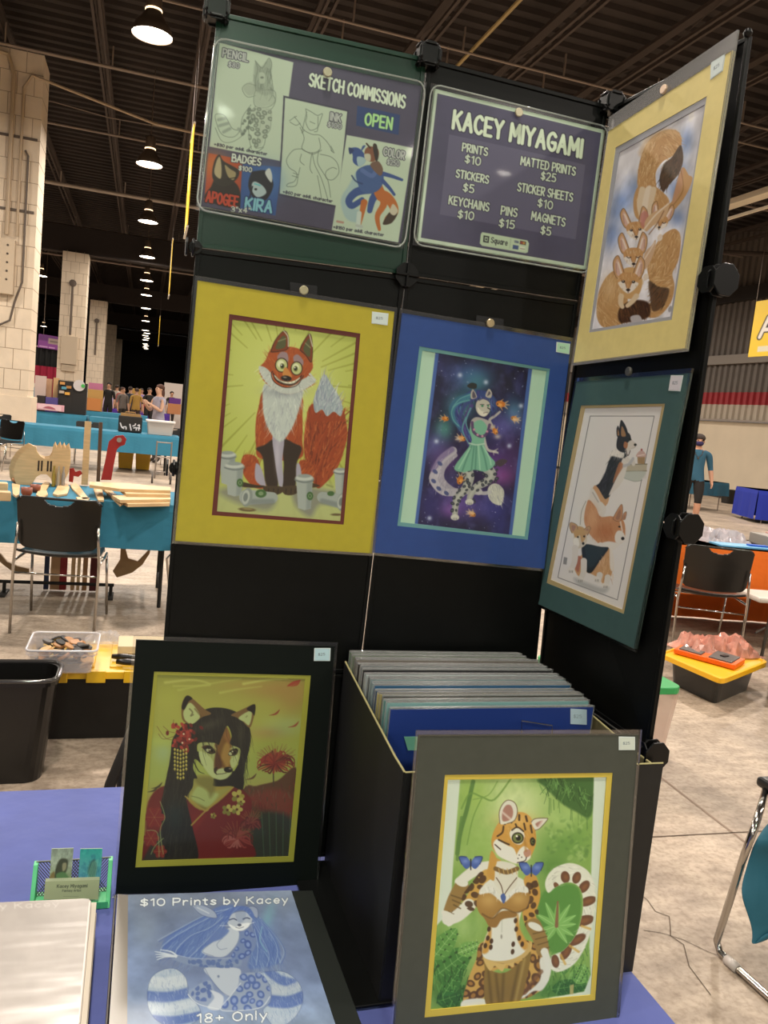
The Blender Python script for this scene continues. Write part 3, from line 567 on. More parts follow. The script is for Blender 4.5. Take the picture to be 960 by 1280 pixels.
def art_space():
    a = Art("268,233 802,322 708,1031 174,970", 230, 315, 'b2dcc2'); F = False
    a.poly("326,245 738,315 652,1024 238,974", '3d62b4', 2, 1, F); D = "341,248 722,312 638,1021 251,974"; a.poly(D, '17163f', 2, 1, F); m = a.mask(D, None, F)
    a.poly("341,248 722,312 700,420 330,360", '11112c', 60, .8, F, m); a.noise(5, .9, 5, '3a3f9c', m); a.noise(6, .8, 9, '1a1030', m)
    for x, y, rx, ry, c, o in ((470, 340, 90, 60, '3d63b4', .8), (500, 370, 60, 50, '3f8f9c', .7), (430, 470, 60, 60, '3c9c98', .8), (360, 570, 40, 50, '4fae98', .8), (660, 500, 40, 60, '4b8fb4', .8), (600, 560, 70, 60, '5a58b4', .8), (320, 640, 60, 60, '5a64b0', .7), (610, 760, 60, 50, 'b04aa8', .8), (580, 700, 90, 60, '6a3a9c', .7), (430, 880, 110, 70, '6a4ab0', .8), (370, 700, 70, 60, '7a4a9c', .6), (300, 900, 50, 90, '2c2a78', .8), (560, 900, 70, 60, '3a3c9c', .8), (650, 680, 50, 90, '4a2a6c', .7), (390, 915, 40, 30, 'a05ac0', .6)): a.glow(x, y, rx, ry, c, o, 0, 2, m)
    a.noise(14, .7, 12, '8a8ae0', m * .5); rg = random.Random(4)
    for _ in range(150): x, y = rg.uniform(260, 720), rg.uniform(270, 1000); a.ell(x, y, rg.uniform(1, 2.2), rg.uniform(1, 2.2), 'c8d4f4', 0, 2, rg.uniform(.3, .9), m)
    for x, y in ((430, 340), (330, 620), (540, 370), (690, 470), (300, 950), (640, 640)):
        a.glow(x, y, 10, 10, 'cfe0ff', .8, 0, 2, m)
    tl = "395,655 350,690 310,740 300,790 330,830 370,850 420,850 440,830 400,815 365,780 368,740 400,700 420,680"
    a.poly(tl, 'a5a0b4', 4); a.line("400,660 350,700 322,760 325,800 360,835 420,838 470,830 510,835", 34, 'b8b4c2', 1, 4, True, None, 30); a.line("395,655 350,690 315,740", 24, '6f5a98', .7, 8); hair(a, a.mask(tl), 60, 22, 3, ['e0dce4', '8a86a8', 'c4bfd0'], 110, .6, 2)
    for x, y in ((345, 715), (325, 750), (318, 790), (340, 822), (372, 842)): a.ell(x, y, 12, 8, '3d4a88', 40, None, .9)
    tp = "552,815 575,800 600,808 618,835 612,880 598,894 565,880 548,845"; a.poly(tp, 'c9ccc0', 3); hair(a, a.mask(tp), 50, 24, 3, ['f0f0e4', '8a8ea0', 'aeb4b4'], 70, .7, 3); a.line("500,835 530,842 556,838", 16, 'c0c0c4', .9, 4)
    for P, w0, w1 in (("455,735 470,770 455,820 420,860 410,900 408,945", 46, 22), ("545,735 565,760 545,790 500,815 475,850 468,880", 44, 22)):
        a.line(P, w0, 'a6aaa6', 1, 3, True, None, w1); a.line(P, w0 * .4, 'c6cac0', .7, 8, True, None, w1 * .4)
    lm = a.mask("420,735 590,720 590,790 520,820 490,890 440,880 430,960 390,960 385,890 430,800"); a.spots(lm, 46, 6.5, '1f2633', '5a6472', 5, 1.9)
    for x, y in ((408, 946), (470, 880)): a.ell(x, y, 18, 13, 'd4d6cc'); [a.line([(x + d, y + 3), (x + d, y + 12)], 2, '5a5c66') for d in (-7, 0, 7)]
    a.poly("474,545 480,610 528,618 545,570 560,540 520,520 490,520", 'b4b0ae', 4)
    a.line("545,545 570,560 556,530 580,512 600,495", 13, 'b4b0b0', 1, 3, True, None, 9); a.line("530,600 540,640 552,658 575,664 590,668", 14, 'c0bcb8', 1, 3, True, None, 8)
    for k in range(4): a.line([(572, 662), (592 - k * 6, 652 + k * 9)], 4, 'd0ccc6', 1, None, F, None, 2)
    hr = "500,435 470,430 440,465 420,500 440,540 470,580 480,625 460,600 430,575 410,540 400,500 410,460 445,425 480,405 530,405 570,425 580,470 560,490 545,450"
    a.poly(hr, '2c3f86', 4); hair(a, a.mask(hr), 130, 46, 3.5, ['3d8f9c', '56359a', '2c5aa4', '5f7fc8', '241f5a'], 75, .75, 4)
    for P, c in (("480,420 420,440 390,480 400,530 440,580", '2f6f96'), ("500,430 450,470 430,530 450,590 478,640", '3a3f92'), ("470,430 410,470 405,520 430,560", '3f8fa8'), ("520,420 575,440 582,480 565,500", '2c4a8c'), ("478,470 448,540 455,600 470,640", '5a3a94')): a.line(P, 18, c, .75, 7, True, None, 7)
    for P in ("470,445 420,460 395,490 402,530 425,555", "480,420 430,440 400,475", "455,520 440,570 462,620 475,640", "475,480 455,540 480,600"): a.line(P, 9, '3f8fa0', .8, 4, True, None, 3); a.line(P, 3, '8fd0c8', .5)
    a.poly("500,455 520,440 550,450 560,475 552,500 535,515 512,508 498,485", 'c4c2b4', 3); a.poly("505,475 520,490 545,502 530,514 508,500", 'e4e0d0', 3); a.line("548,478 558,484", 5, '3a3a40'); a.ell(525, 470, 5, 4, '2f8a5c'); a.ell(550, 470, 4, 3.5, '2f8a5c'); a.line("516,464 532,464", 2.5, '22222c'); a.line("545,466 556,464", 2.5, '22222c'); a.line("530,500 548,496", 2, '5a4450'); a.line("512,446 530,438 552,448", 6, '50527a', .8)
    a.poly("478,440 476,415 486,400 502,432", 'b8b2a8', 2); a.poly("484,436 482,418 488,408 498,432", '5a5468', 2); a.poly("538,428 552,398 566,415 560,436", 'b8b2a8', 2); a.poly("546,428 553,408 560,418", '5a5468', 2)
    dr = "470,640 440,680 405,735 440,752 490,742 540,748 580,715 555,680 535,640 534,610 545,560 520,530 490,540 470,570 480,610"
    a.poly(dr, '78bfa0', 4); [a.line(P, 7, '4f8f7c', .7, 5) for P in ("480,640 460,690 440,745", "500,640 495,740", "520,640 535,690 545,740", "490,640 478,745")]; [a.line(P, 6, 'a9e0c0', .8, 5) for P in ("472,650 450,690 425,735", "508,640 515,740", "528,640 555,690 562,720")]; a.line("470,628 500,635 534,630", 6, 'b4d8c4')
    a.line("482,540 488,580 520,600 545,585 556,550", 12, '5a3a70', .9, 3); [a.ell(x, y, 5, 5, 'd090b0') for x, y in ((490, 570), (505, 592), (525, 598), (545, 578))]
    a.poly("460,385 478,372 500,378 498,396 475,396", '2a3030', 2)
    def fish(x, y, s, r):
        c, n = cos(radians(r)), sin(radians(r)); g = lambda u, v: (x + (u * c - v * n) * s, y + (u * n + v * c) * s)
        for t in ((-26, -12), (-30, 2), (-24, 14)): a.line([g(-8, 0), g(*t)], 9 * s, 'd8b890', .8, 4, F, None, 3)
        a.ell(*g(0, 0), 16 * s, 11 * s, 'd6761e', r); a.ell(*g(3, -3), 9 * s, 5 * s, 'f2a848', r, 4); a.ell(*g(10, -2), 2.4 * s, 2.4 * s, '1c1410'); a.line([g(-2, -10), g(-10, -20)], 6 * s, 'e0a868', .8, 3, F, None, 2); a.line([g(0, 10), g(-6, 18)], 5 * s, 'e0a868', .8, 3, F, None, 2)
    for f in ((603, 462, 1.25, 190), (368, 524, .9, 10), (662, 524, .95, 200), (580, 578, .95, 60), (438, 608, 1.0, 20), (430, 786, 1.15, 110), (482, 932, .95, 30)): fish(*f)
    for f in ((668, 528), (590, 600), (425, 610), (476, 926)): a.glow(f[0], f[1], 14, 10, 'e8dcc8', .7)
    a.poly("580,712 605,696 632,702 620,718 600,728", '4a3c48', 3)
    return a
def art_fennec():
    a = Art("243,466 553,292 428,1063 142,1110", 190, 330, 'e2e1e8')
    for x, y, rx, ry, o, r in ((300, 600, 60, 90, .75, 100), (250, 640, 40, 60, .8, 60), (215, 760, 40, 100, .8, 100), (230, 680, 40, 50, .7, 0), (480, 430, 36, 90, .8, 100), (450, 600, 50, 70, .8, 90), (450, 700, 40, 60, .75, 90), (400, 560, 40, 40, .7, 0), (330, 660, 50, 50, .5, 0), (455, 520, 30, 60, .6, 0)): a.glow(x, y, rx * .8, ry * .6, '6f8fcc', o, r - 90)
    a.noise(7, .25, 4); a.glow(300, 480, 90, 60, 'e2e0e8', .7)
    OR, LT, DK, BR = 'c9975a', 'e6c08a', 'a06c38', '5a3f2a'; H = [LT, 'b98446', DK, 'f2d8ac', 'd8a566', 'efd2a4']
    t1 = "310,600 306,540 322,470 350,420 395,390 440,388 462,410 460,450 430,480 395,500 370,540 372,600 350,620"
    a.poly(t1, OR, 3); a.line("322,470 350,420 400,395 440,400", 26, LT, .6, 14); hair(a, a.mask(t1), 220, 24, 2.6, H, lambda x, y: 100 + (x - 340) * .3 if x < 390 else 40, .7, 2, .4)
    a.poly("460,440 470,490 455,540 420,580 395,606 384,560 400,510 430,482", BR, 3); hair(a, a.mask("460,440 470,490 455,540 420,580 395,606 384,560 400,510 430,482"), 70, 26, 3.5, ['2c1c12', '7a5230', '463018'], 115, .7, 3)
    b1 = "300,600 330,570 372,590 420,640 380,690 340,720 300,700 290,650"; a.poly(b1, OR, 4); hair(a, a.mask(b1), 90, 20, 2.6, H, 80, .6, 4); a.poly("330,600 350,585 362,610 345,660 330,690 318,650", 'ead9c0', 5)
    for P in ("322,600 312,650 318,690 330,716", "362,600 352,650 346,690"): a.line(P, 22, 'e2cba8', 1, 4, True, None, 14)
    a.poly("490,545 505,560 480,620 440,670 415,690 400,670 430,640 455,600 462,530 474,520", OR, 3); a.poly("452,556 470,520 466,590 440,640 430,640", 'c9946a', 4); a.line("462,530 470,600 430,660", 4, DK, .7)
    t2 = "400,760 440,740 462,770 455,850 432,900 440,950 425,1010 380,1060 330,1060 300,1040 360,1000 350,940 340,870 370,800"
    a.poly(t2, OR, 4); hair(a, a.mask(t2), 260, 26, 2.8, H, lambda x, y: 110 if y < 900 else 160, .7, 5, .4); a.poly("346,930 380,950 420,960 400,1020 360,1040 350,990", BR, 6, .9); hair(a, a.mask("346,930 380,950 420,960 400,1020 360,1040 350,990"), 40, 24, 4, ['3a2414', '7a4a22'], 120, .7, 6)
    b3 = "225,890 190,920 165,980 160,1060 185,1100 240,1090 270,1060 265,960 250,900"; a.poly(b3, OR, 4); hair(a, a.mask(b3), 160, 26, 2.8, H, lambda x, y: 100 if y < 1000 else 60, .65, 7, .4); a.glow(205, 960, 26, 50, LT, .7)
    a.poly("240,1030 290,1000 345,1010 345,1060 290,1078 240,1080", '4a2c1a', 7); hair(a, a.mask("240,1030 290,1000 345,1010 345,1060 290,1078 240,1080"), 60, 24, 4, ['6a4424', '2c1a10', '8a5a30'], 70, .7, 8); a.poly("280,1060 310,1055 320,1080 285,1082", 'b9b4b8', 4)
    def face(cx, cy, s, r=0, eye=True):
        c, n = cos(radians(r)), sin(radians(r)); g = lambda L: [(cx + (u * c - v * n) * s, cy + (u * n + v * c) * s) for u, v in L]
        for sd in (-1, 1):
            e = g([(sd * 14, -20), (sd * 26, -62), (sd * 40, -92), (sd * 56, -70), (sd * 52, -32), (sd * 38, -8)]); a.poly(e, 'd3a066', 3); a.line(e + e[:1], 2.5, '6a4426', .7); ei = g([(sd * 22, -24), (sd * 32, -60), (sd * 41, -80), (sd * 49, -62), (sd * 46, -34), (sd * 36, -16)]); a.poly(ei, 'dcb3a0', 4); a.line(g([(sd * 26, -28), (sd * 38, -66)]), 6, 'f3e6d8', .8, 4); a.line(g([(sd * 44, -30), (sd * 45, -62)]), 4, 'a87a6a', .6, 4)
        h = g([(-38, -10), (-24, -28), (0, -32), (24, -28), (38, -10), (34, 14), (16, 34), (0, 44), (-16, 34), (-34, 14)]); a.poly(h, 'd0995a', 3); a.poly(g([(-36, 6), (-20, 2), (-8, 16), (0, 44), (-16, 36), (-32, 18)]), 'efe6da', 4); a.poly(g([(36, 6), (20, 2), (8, 16), (0, 44), (16, 36), (32, 18)]), 'efe6da', 4)
        hair(a, a.mask(h), 40, 12 * s, 2.5, ['f0d0a0', '9a6430', 'e8dccb'], 90 + r, .55, 9); a.line(g([(-10, 4), (-6, 24)]), 3, '9a5a34', .6); a.line(g([(10, 4), (6, 24)]), 3, '9a5a34', .6); a.ell(*g([(0, 32)])[0], 7 * s, 5 * s, '2a1a18'); a.line(g([(0, 36), (0, 42)]), 2, '4a2c24')
        for sd in (-1, 1):
            if eye: a.ell(*g([(sd * 18, 2)])[0], 6 * s, 5 * s, '2a1810'); a.ell(*g([(sd * 18 - 1, 0)])[0], 2 * s, 2 * s, 'f4e8d8')
            else: a.line(g([(sd * 10, 4), (sd * 18, 8), (sd * 26, 2)]), 3, '4a2c1c')
    face(388, 712, .72, 12, False); face(298, 742, .86, -6, True); a.poly("316,690 335,676 346,700 336,735 318,730", 'c97a6c', 4, .8)
    a.poly("330,720 350,690 400,660 420,640 408,690 360,730 335,750", 'd6ae80', 3); a.line("330,740 370,690 416,650", 5, 'f2e4d0', .8, 4); a.line("346,760 376,720 400,676", 4, '8a5a34', .7)
    face(290, 838, .92, -2, False)
    a.poly("330,830 356,800 370,780 366,820 345,870 325,890", 'd6b08a', 3); a.line("330,850 352,815 366,790", 4, 'f2e4d0', .8, 4); [a.ell(x, y, 9, 13, 'e8d8c4', 20) for x, y in ((322, 895), (334, 915), (318, 935), (386, 772))]
    body = "236,905 270,880 310,890 322,940 300,990 255,990 240,950"; a.poly(body, 'd8a868', 4); face(272, 930, 1.0, 2, True)
    for P in ("246,985 244,1010 250,1024", "300,985 285,1005 268,1020"): a.line(P, 20, 'e6cda6', 1, 4, True, None, 15)
    a.ell(424, 1032, 7, 12, '8a888f', 20, None, .7)
    return a
def art_corgi():
    a = Art("236,236 562,228 395,1085 92,958", 180, 330, 'e4e2e0'); F = False; K, OR, LO, WH = '2a2f36', 'c4814e', 'dca878', 'e6e2da'
    a.glow(300, 640, 140, 260, 'e2e0dc', .6); a.line("257,270 524,270 370,1038 122,945 257,270", 2.5, '4a4a4e', .9, None, F)
    a.poly("395,462 495,462 492,520 440,532 388,516", 'd8d6d2', 2, 1, F); a.poly("400,464 496,462 494,490 398,492", 'bcb49c', 3, 1, F); a.line("400,464 496,462", 3, '6a6450'); a.line("398,492 494,490", 4, '8a8468'); a.line("388,515 440,532 475,528", 3, '8f9a90'); a.poly("398,494 488,492 470,526 430,530 390,514", 'b9c2b8', 5, .8)
    a.poly("454,430 488,432 484,462 456,460", 'b49468', 2, 1, F); [a.line([(458 + 6 * k, 434), (459 + 6 * k, 460)], 2, '7f5f3c', .7, None, F) for k in range(5)]; a.poly("450,432 458,414 472,406 486,416 490,432", 'cda8a0', 3); a.ell(472, 404, 4, 4, 'a03a34'); a.line("456,428 484,424", 4, 'efe2d8', .8)
    bd = "352,420 335,450 318,500 296,540 276,560 310,605 335,600 352,560 380,500 400,470 410,430 390,410"; a.poly(bd, K, 4); hair(a, a.mask(bd), 90, 26, 3, ['454c56', '14171c', '5a616a'], 115, .6, 2)
    a.poly("392,440 412,452 405,500 385,545 350,580 335,590 352,550 375,500", 'ddd8d0', 4); a.poly("380,455 395,470 372,510 352,540 362,500", 'b8754c', 5, .9); a.line("410,440 425,455 435,450 438,462", 16, 'd9d4cc', 1, 3); a.line("398,470 420,462 436,440", 12, 'b9bcc0', .9, 3)
    a.poly("345,408 372,398 398,412 392,438 350,430 330,436", WH, 5); hair(a, a.mask("345,408 372,398 398,412 392,438 350,430 330,436"), 30, 18, 3, ['f4f0e8', 'a8a6a4'], 110, .6, 3)
    a.poly("366,390 372,350 392,330 420,340 430,366 446,380 444,394 420,404 400,416 376,408", K, 3); a.poly("412,378 430,366 448,382 444,394 424,404 412,420 402,404", 'd8d0c6', 3); a.poly("400,372 414,380 408,400 396,392", 'b4764c', 3); a.ell(445, 384, 6, 5, '14120f'); a.ell(422, 362, 4, 4, '14120f'); a.line("404,400 414,428 424,408", 3, '3a2a2a')
    for p, q in (("378,352 380,300 388,286 408,318 412,350", "386,348 388,310 402,334 404,350"), ("368,350 366,320 374,310 382,352", "370,345 372,322 378,345")): a.poly(p, K, 2); a.poly(q, 'a87c54', 3)
    a.poly("274,552 290,560 318,605 335,600 330,625 312,640 288,625 262,590", 'd2a070', 3); a.poly("262,560 282,580 306,630 312,645 290,660 264,640 256,600", 'dcd8d0', 4); a.line("268,580 292,620 306,636", 4, '9a9894', .7, 4)
    for P in ("300,630 314,650 306,676 318,690", "262,610 256,640 262,668"): a.line(P, 24, 'dedad2', 1, 3, True, None, 16)
    b2 = "248,612 280,640 300,680 345,678 372,690 388,720 392,770 370,806 330,812 300,800 268,770 246,740 232,690"; a.poly(b2, 'cf9060', 4); hair(a, a.mask(b2), 110, 24, 3, ['e6b888', 'a86838', 'd89c68'], 80, .55, 4); a.glow(268, 690, 22, 55, 'e0a878', .8); a.glow(320, 745, 44, 34, 'b8683a', .6)
    a.poly("246,612 234,660 226,720 236,760 214,720 212,670 226,636", 'e2ded6', 4); a.line("240,616 222,660 216,715", 3, '8a8884', .7); a.poly("290,800 330,785 376,790 394,778 380,800 340,830 310,815", 'e4e0d8', 5)
    a.poly("352,700 368,676 392,690 404,720 402,772 384,792 366,778 352,740", 'cc8c5c', 3); a.poly("372,740 392,742 404,768 392,790 366,790 360,764", 'e6e2da', 4); a.ell(394, 772, 7, 7, '171412'); a.ell(380, 722, 5, 4, '171412'); a.line("384,700 392,740", 6, 'ece8e0', .8, 4)
    for p, q in (("352,690 366,660 388,628 394,650 388,692 372,700", "364,688 380,650 386,660 380,690"), ("392,690 398,666 410,660 404,690", "396,688 402,670 404,686")): a.poly(p, 'c98f64', 2); a.poly(q, 'a8785c', 3); a.line(p + " " + p.split()[0], 2, '5a3f2c', .6)
    for P in ("246,780 252,800", "300,800 302,835"): a.line(P, 22, 'e2ded6', 1, 3, True, None, 18)
    b3 = "215,850 240,830 300,820 334,812 350,860 352,900 338,950 318,975 285,940 240,920 228,940 205,935 190,900 196,860"; a.poly(b3, 'd2a06c', 4); a.poly("228,800 300,808 334,812 318,840 290,880 262,920 240,915 225,860", '2b3338', 4); a.poly("240,800 300,812 320,816 300,850 256,900 240,850", '33454a', 4, .7)
    hair(a, a.mask("300,850 350,850 350,940 300,950"), 60, 26, 3, ['e6bc8c', 'b07c48', 'f0d4b0'], 90, .6, 6); a.poly("340,812 356,850 352,910 340,900 338,850", 'e6e0d4', 5); a.poly("205,850 222,860 214,890 206,920 190,890", 'b87258', 5)
    hd = "190,760 186,790 196,818 214,816 238,800 244,770 232,730 210,720 190,730"; a.poly(hd, 'd6cdbb', 3); a.poly("188,735 212,722 236,735 238,770 222,790 214,760 200,775 192,765", 'cba06a', 4); a.poly("188,776 205,772 212,800 200,815 188,800", 'efece4', 4); a.ell(228, 795, 5, 6, '171412'); a.ell(206, 768, 4, 4, '2a1c12'); a.ell(232, 765, 4, 4, '2a1c12')
    for p, q in (("182,752 172,722 178,706 202,716 205,735", "186,745 180,720 198,722"), ("232,735 250,722 258,730 246,760", "238,738 248,730 250,740")): a.poly(p, 'c9a070', 2); a.poly(q, 'b08070', 3); a.line(p, 2, '5a4030', .6)
    for P in ("195,815 192,870 178,910", "230,870 228,920 214,950", "296,930 290,955", "330,940 324,970"): a.line(P, 26, 'dedad2', 1, 3, True, None, 22)
    for x, y in ((176, 912), (215, 952), (284, 948), (320, 976)): a.ell(x, y, 16, 11, 'e4e0d8', 20); [a.line([(x + d, y + 2), (x + d - 1, y + 10)], 2, '6a6864') for d in (-6, 1, 7)]
    a.poly("190,945 230,960 300,985 335,985 310,1010 240,990 200,970", '8f9696', 16, .5); a.poly("148,855 162,858 158,888 144,886", '7a7a7c', 2, .8, F)
    return a
def art_kimono():
    a = Art("238,166 810,182 745,870 177,887", 290, 345, 'a59a38'); a.vgrad([(0, '8f9236'), (.15, 'a0a03e'), (.35, '9da63e'), (.55, '97a848'), (.7, 'a0963c'), (1, '7a5a2a')]); F = False
    for x, y, rx, ry, c, o in ((710, 225, 130, 40, 'a5793a', .7), (560, 210, 120, 26, 'a58e3c', .5), (280, 260, 70, 60, 'a4ac3c', .6), (740, 360, 80, 30, 'a0b060', .9), (690, 390, 70, 20, '93b878', .8), (260, 470, 40, 50, '97b070', .9), (250, 430, 50, 20, 'a5b64e', .8), (660, 395, 80, 26, 'a5853a', .7), (640, 590, 80, 40, 'a4a04c', .6), (760, 260, 60, 60, 'a0803a', .8)): a.glow(x, y, rx, ry, c, o)
    for P, w, c in (("270,200 380,190 440,210 300,214", 9, 'b9bc58'), ("570,205 660,190 740,186", 10, 'bcc058'), ("480,240 560,225 640,215", 8, 'b4b650'), ("320,230 440,205 560,185", 7, 'aeb44c')): a.line(P, w, c, .8, 8, True, None, 2)
    a.poly("560,625 620,600 700,580 780,545 760,900 420,900", '5a3a26', 6); a.poly("590,640 680,610 760,640 760,720 640,690", '7a3428', 26, .8)
    rg = random.Random(3)
    for _ in range(160):
        x = rg.uniform(560, 770); y = rg.uniform(610, 860); a.line([(x, y), (x + rg.uniform(-9, 9), y - rg.uniform(8, 26))], 3, rg.choice(['8a2a26', '5a1f22', '7a4a3a', '3a3f2a', '6a5a44']), .6)
    a.poly("620,720 700,700 760,740 750,880 600,880", '27352c', 24, .8); [a.line([(650 + 24 * k, 880), (640 + 28 * k, 700)], 3, '4a6a4a', .7) for k in range(5)]
    a.line("685,535 686,600", 5, '4a3c28')
    def lily(x, y, r, n, c, sd=1):
        q = random.Random(sd)
        for k in range(n):
            t = -pi * (k + .5) / n if n < 22 else 2 * pi * k / n; l = r * q.uniform(.7, 1.05); a.line([(x, y), (x + l * .7 * cos(t), y + l * .55 * sin(t)), (x + l * cos(t), y + l * .5 * sin(t) + 10 * abs(cos(t))), (x + l * 1.05 * cos(t), y + l * .3 * sin(t) + 18)], 8, q.choice(c), .95, 2, True, None, 3)
            a.line([(x, y), (x + l * 1.1 * cos(t), y - 20 - l * .7 * abs(sin(t)))], 1.6, '8a5a34', .7, None, F)
    lily(692, 505, 78, 17, ['8e2c24', 'a23a2c', '6a2020'], 5); lily(692, 512, 70, 26, ['7c2622', '9a3428', '5a1c1c'], 6)
    rb = "205,660 265,600 345,640 420,690 530,602 590,640 600,700 560,760 600,880 185,890 195,800"; a.poly(rb, '6a1f1c', 6); a.glow(400, 740, 80, 60, '84241e', .8); a.glow(240, 720, 60, 50, '7c2820', .8)
    a.poly("395,760 520,640 590,640 600,680 560,750 520,860 400,880", '72201c', 8, .8)
    hb = "440,305 400,325 362,372 330,450 300,520 275,600 262,680 262,760 285,830 320,885 392,885 384,800 370,730 345,660 350,600 372,560 386,500 400,430 480,440 505,390 530,430 560,450 570,520 556,600 562,612 590,560 600,480 600,400 570,340 520,305 480,296"
    a.poly("450,560 560,545 568,612 540,600 460,606", '26211a', 4); a.poly("355,600 450,565 470,600 530,606 420,694 345,640", '9a8a34', 5); a.poly("350,620 400,650 430,600 455,570 440,640 420,690", '6f6a2a', 10, .6); a.line("360,620 420,650 440,640", 3, '4f4c22', .7)
    a.poly("190,870 262,760 290,860 395,886 190,890", '22342e', 12, .8)
    K = lambda t: [(247.7 + .4516 * x, 216.8 + .4516 * y) for x, y in pts(t)]; k1 = lambda x, y: (247.7 + .4516 * x, 216.8 + .4516 * y)
    a.poly(K("450,790 560,760 620,740 690,640 720,720 700,800 700,880 600,850 460,850"), '1f1c18', 3); a.poly(K("300,760 450,770 450,880 520,880 610,860 420,1030 340,980 220,950 260,860"), '94923e', 5); a.poly(K("270,945 330,850 420,900 500,920 420,1020 330,1000"), 'a0b264', 10, .9); a.poly(K("450,780 470,880 430,950 400,880 330,840 300,780"), '6f6a30', 14, .7); a.line(K("270,935 330,950 380,975"), 3, '5f6430', .7)
    a.poly(K("330,490 330,560 345,640 380,700 430,760 470,785 520,795 570,780 610,745 625,700 660,650 680,590 680,530 600,490 560,460 480,470 400,478"), '9aa558', 3)
    a.poly(K("333,555 400,575 455,640 468,700 490,760 520,795 450,775 390,710 350,640"), 'aebd76', 6); a.poly(K("470,490 560,340 615,480 602,560 602,640 610,690 560,702 520,690 480,720 462,700 468,620 478,560"), '74501f', 8); a.poly(K("550,500 590,470 600,560 597,660 570,692 540,640 522,600"), 'a07c34', 10, .9); a.poly(K("482,560 515,600 530,690 482,722 466,660"), '4f2c1a', 9, .85); a.poly(K("545,420 575,360 605,470 585,490"), '8a5a28', 8)
    a.poly(K("602,625 662,585 662,650 632,692 607,682"), 'aab870', 4); a.poly(K("480,745 500,706 548,706 562,742 605,735 572,780 520,795 482,782"), 'a9b878', 3); a.poly(K("462,700 492,690 480,728 488,752 464,736"), '2a2018', 3, .9); a.ell(*k1(584, 711), 17, 11, '191513', 5); a.ell(*k1(600, 702), 6, 3, '6f6a58', 5); a.line(K("484,750 530,746 566,738"), 2.5, '3a2c1c', .9); a.line(K("470,786 520,797 574,782 612,744"), 3, '6a6a38', .6)
    for P, wx, wy, ix, iy in (("365,518 400,502 440,512 476,560 440,577 400,562", 408, 545, 440, 548), ("584,582 600,548 648,528 668,545 652,582 610,592", 602, 574, 634, 563)): a.poly(K(P), '1c1610', 3); a.ell(*k1(wx, wy), 7, 6, 'a9b080', 20); a.ell(*k1(ix, iy), 11, 10, '4a3a1c'); a.ell(*k1(ix + 4, iy), 6, 6, '0f0c08'); a.ell(*k1(ix - 14, iy - 8), 3, 2.5, 'cfd6a8')
    a.line(K("352,505 405,488 450,498 480,535"), 3, 'a3a468', .8); a.line(K("362,520 395,508"), 5, '6a2a1a', .7, 4); a.line(K("596,535 640,515 664,522"), 3, 'a3a468', .8)
    hb = K("400,190 470,178 560,185 650,215 720,270 765,350 776,440 762,540 735,640 720,730 700,740 690,700 668,660 682,600 682,530 600,492 612,420 575,335 530,430 500,500 470,482 330,485 325,580 345,650 300,620 285,700 320,780 290,790 280,860 230,945 240,1029 280,1200 320,1480 60,1480 20,1200 10,1029 40,860 90,620 110,450 200,330 280,270 340,220")
    a.poly(hb, '22201a', 3); m = a.mask(hb); hair(a, m, 240, 80, 2.6, ['3a372c', '12100c', '44402f', '2f302a'], lambda x, y: 97 if x < 400 else 80, .6, 8, .14); a.glow(*k1(420, 330), 50, 18, '4a4636', .6, -20); a.glow(*k1(690, 400), 12, 46, '45412f', .6); a.glow(*k1(130, 1100), 30, 60, '24302c', .7)
    for P in ("326,560 340,640 370,680", "290,640 330,720 380,745", "330,600 350,650"): a.line(K(P), 5, '22201a', 1, None, True, None, 1)
    for P in ("735,560 745,640 725,740", "700,700 690,820 715,890"): a.line(K(P), 5, '22201a', 1, None, True, None, 1)
    for P, T, I in (("185,225 195,130 235,75 280,100 380,190 438,232 360,262 290,312 255,322 200,292", "187,180 205,110 235,75 278,100 245,130 212,195", "206,205 258,137 320,200 342,262 282,318 232,302 206,262"), ("608,242 690,200 800,150 816,175 802,260 766,352 700,292 650,262", "740,190 800,150 816,175 806,245 786,220", "672,266 768,207 784,250 760,330 720,302")): a.poly(K(P), '74562c', 3); a.poly(K(I), 'aab970', 4); a.poly(K(T), '1e1812', 4)
    a.line(K("255,190 280,220 265,250 285,240"), 5, '5a5230', .8, 4); a.line(K("735,260 745,250"), 4, '7a7a44', .8, 4); a.line(K("300,190 350,250"), 6, '5f4426', .6, 5)
    fl = random.Random(8)
    for _ in range(70): x, y = 338 + fl.gauss(0, 22), 408 + fl.gauss(0, 24); a.ell(x, y, 9, 6, fl.choice(['8e2a20', '6a1c18', 'a8362a', '7c221c']), fl.uniform(0, 180))
    for x, y in ((340, 400), (335, 434), (362, 420)): a.ell(x, y, 3.5, 3.5, 'd4c8a0')
    for P in ("300,410 262,420 244,400", "305,395 285,390 262,370", "310,425 270,415 238,370", "315,385 300,370 302,345"): a.line(P, 1.8, '6a3a24', .8)
    for i in range(5):
        for j in range(8 if i in (1, 2, 3) else 6): x, y = 306 + i * 11, 466 + j * 15 + abs(i - 2) * -3; a.poly([(x - 5, y), (x, y - 6), (x + 5, y), (x, y + 8)], 'a89a34', 2, .95, F); a.ell(x, y - 2, 2, 2, 'd6d070')
    a.line("370,750 430,690 530,605", 6, 'a59036', .9); a.line("346,640 420,694 440,680", 5, 'a59036', .9)
    for x, y, r in ((548, 640, 26), (508, 692, 22), (545, 690, 22), (560, 660, 16), (454, 714, 12)):
        for k in range(5): t = 2 * pi * k / 5; a.ell(x + r * .6 * cos(t), y + r * .6 * sin(t), r * .42, r * .36, fl.choice(['9a8f34', '7c7a2e', 'b0a848']), degrees_(t))
        a.ell(x, y, r * .2, r * .2, '5a2a1c')
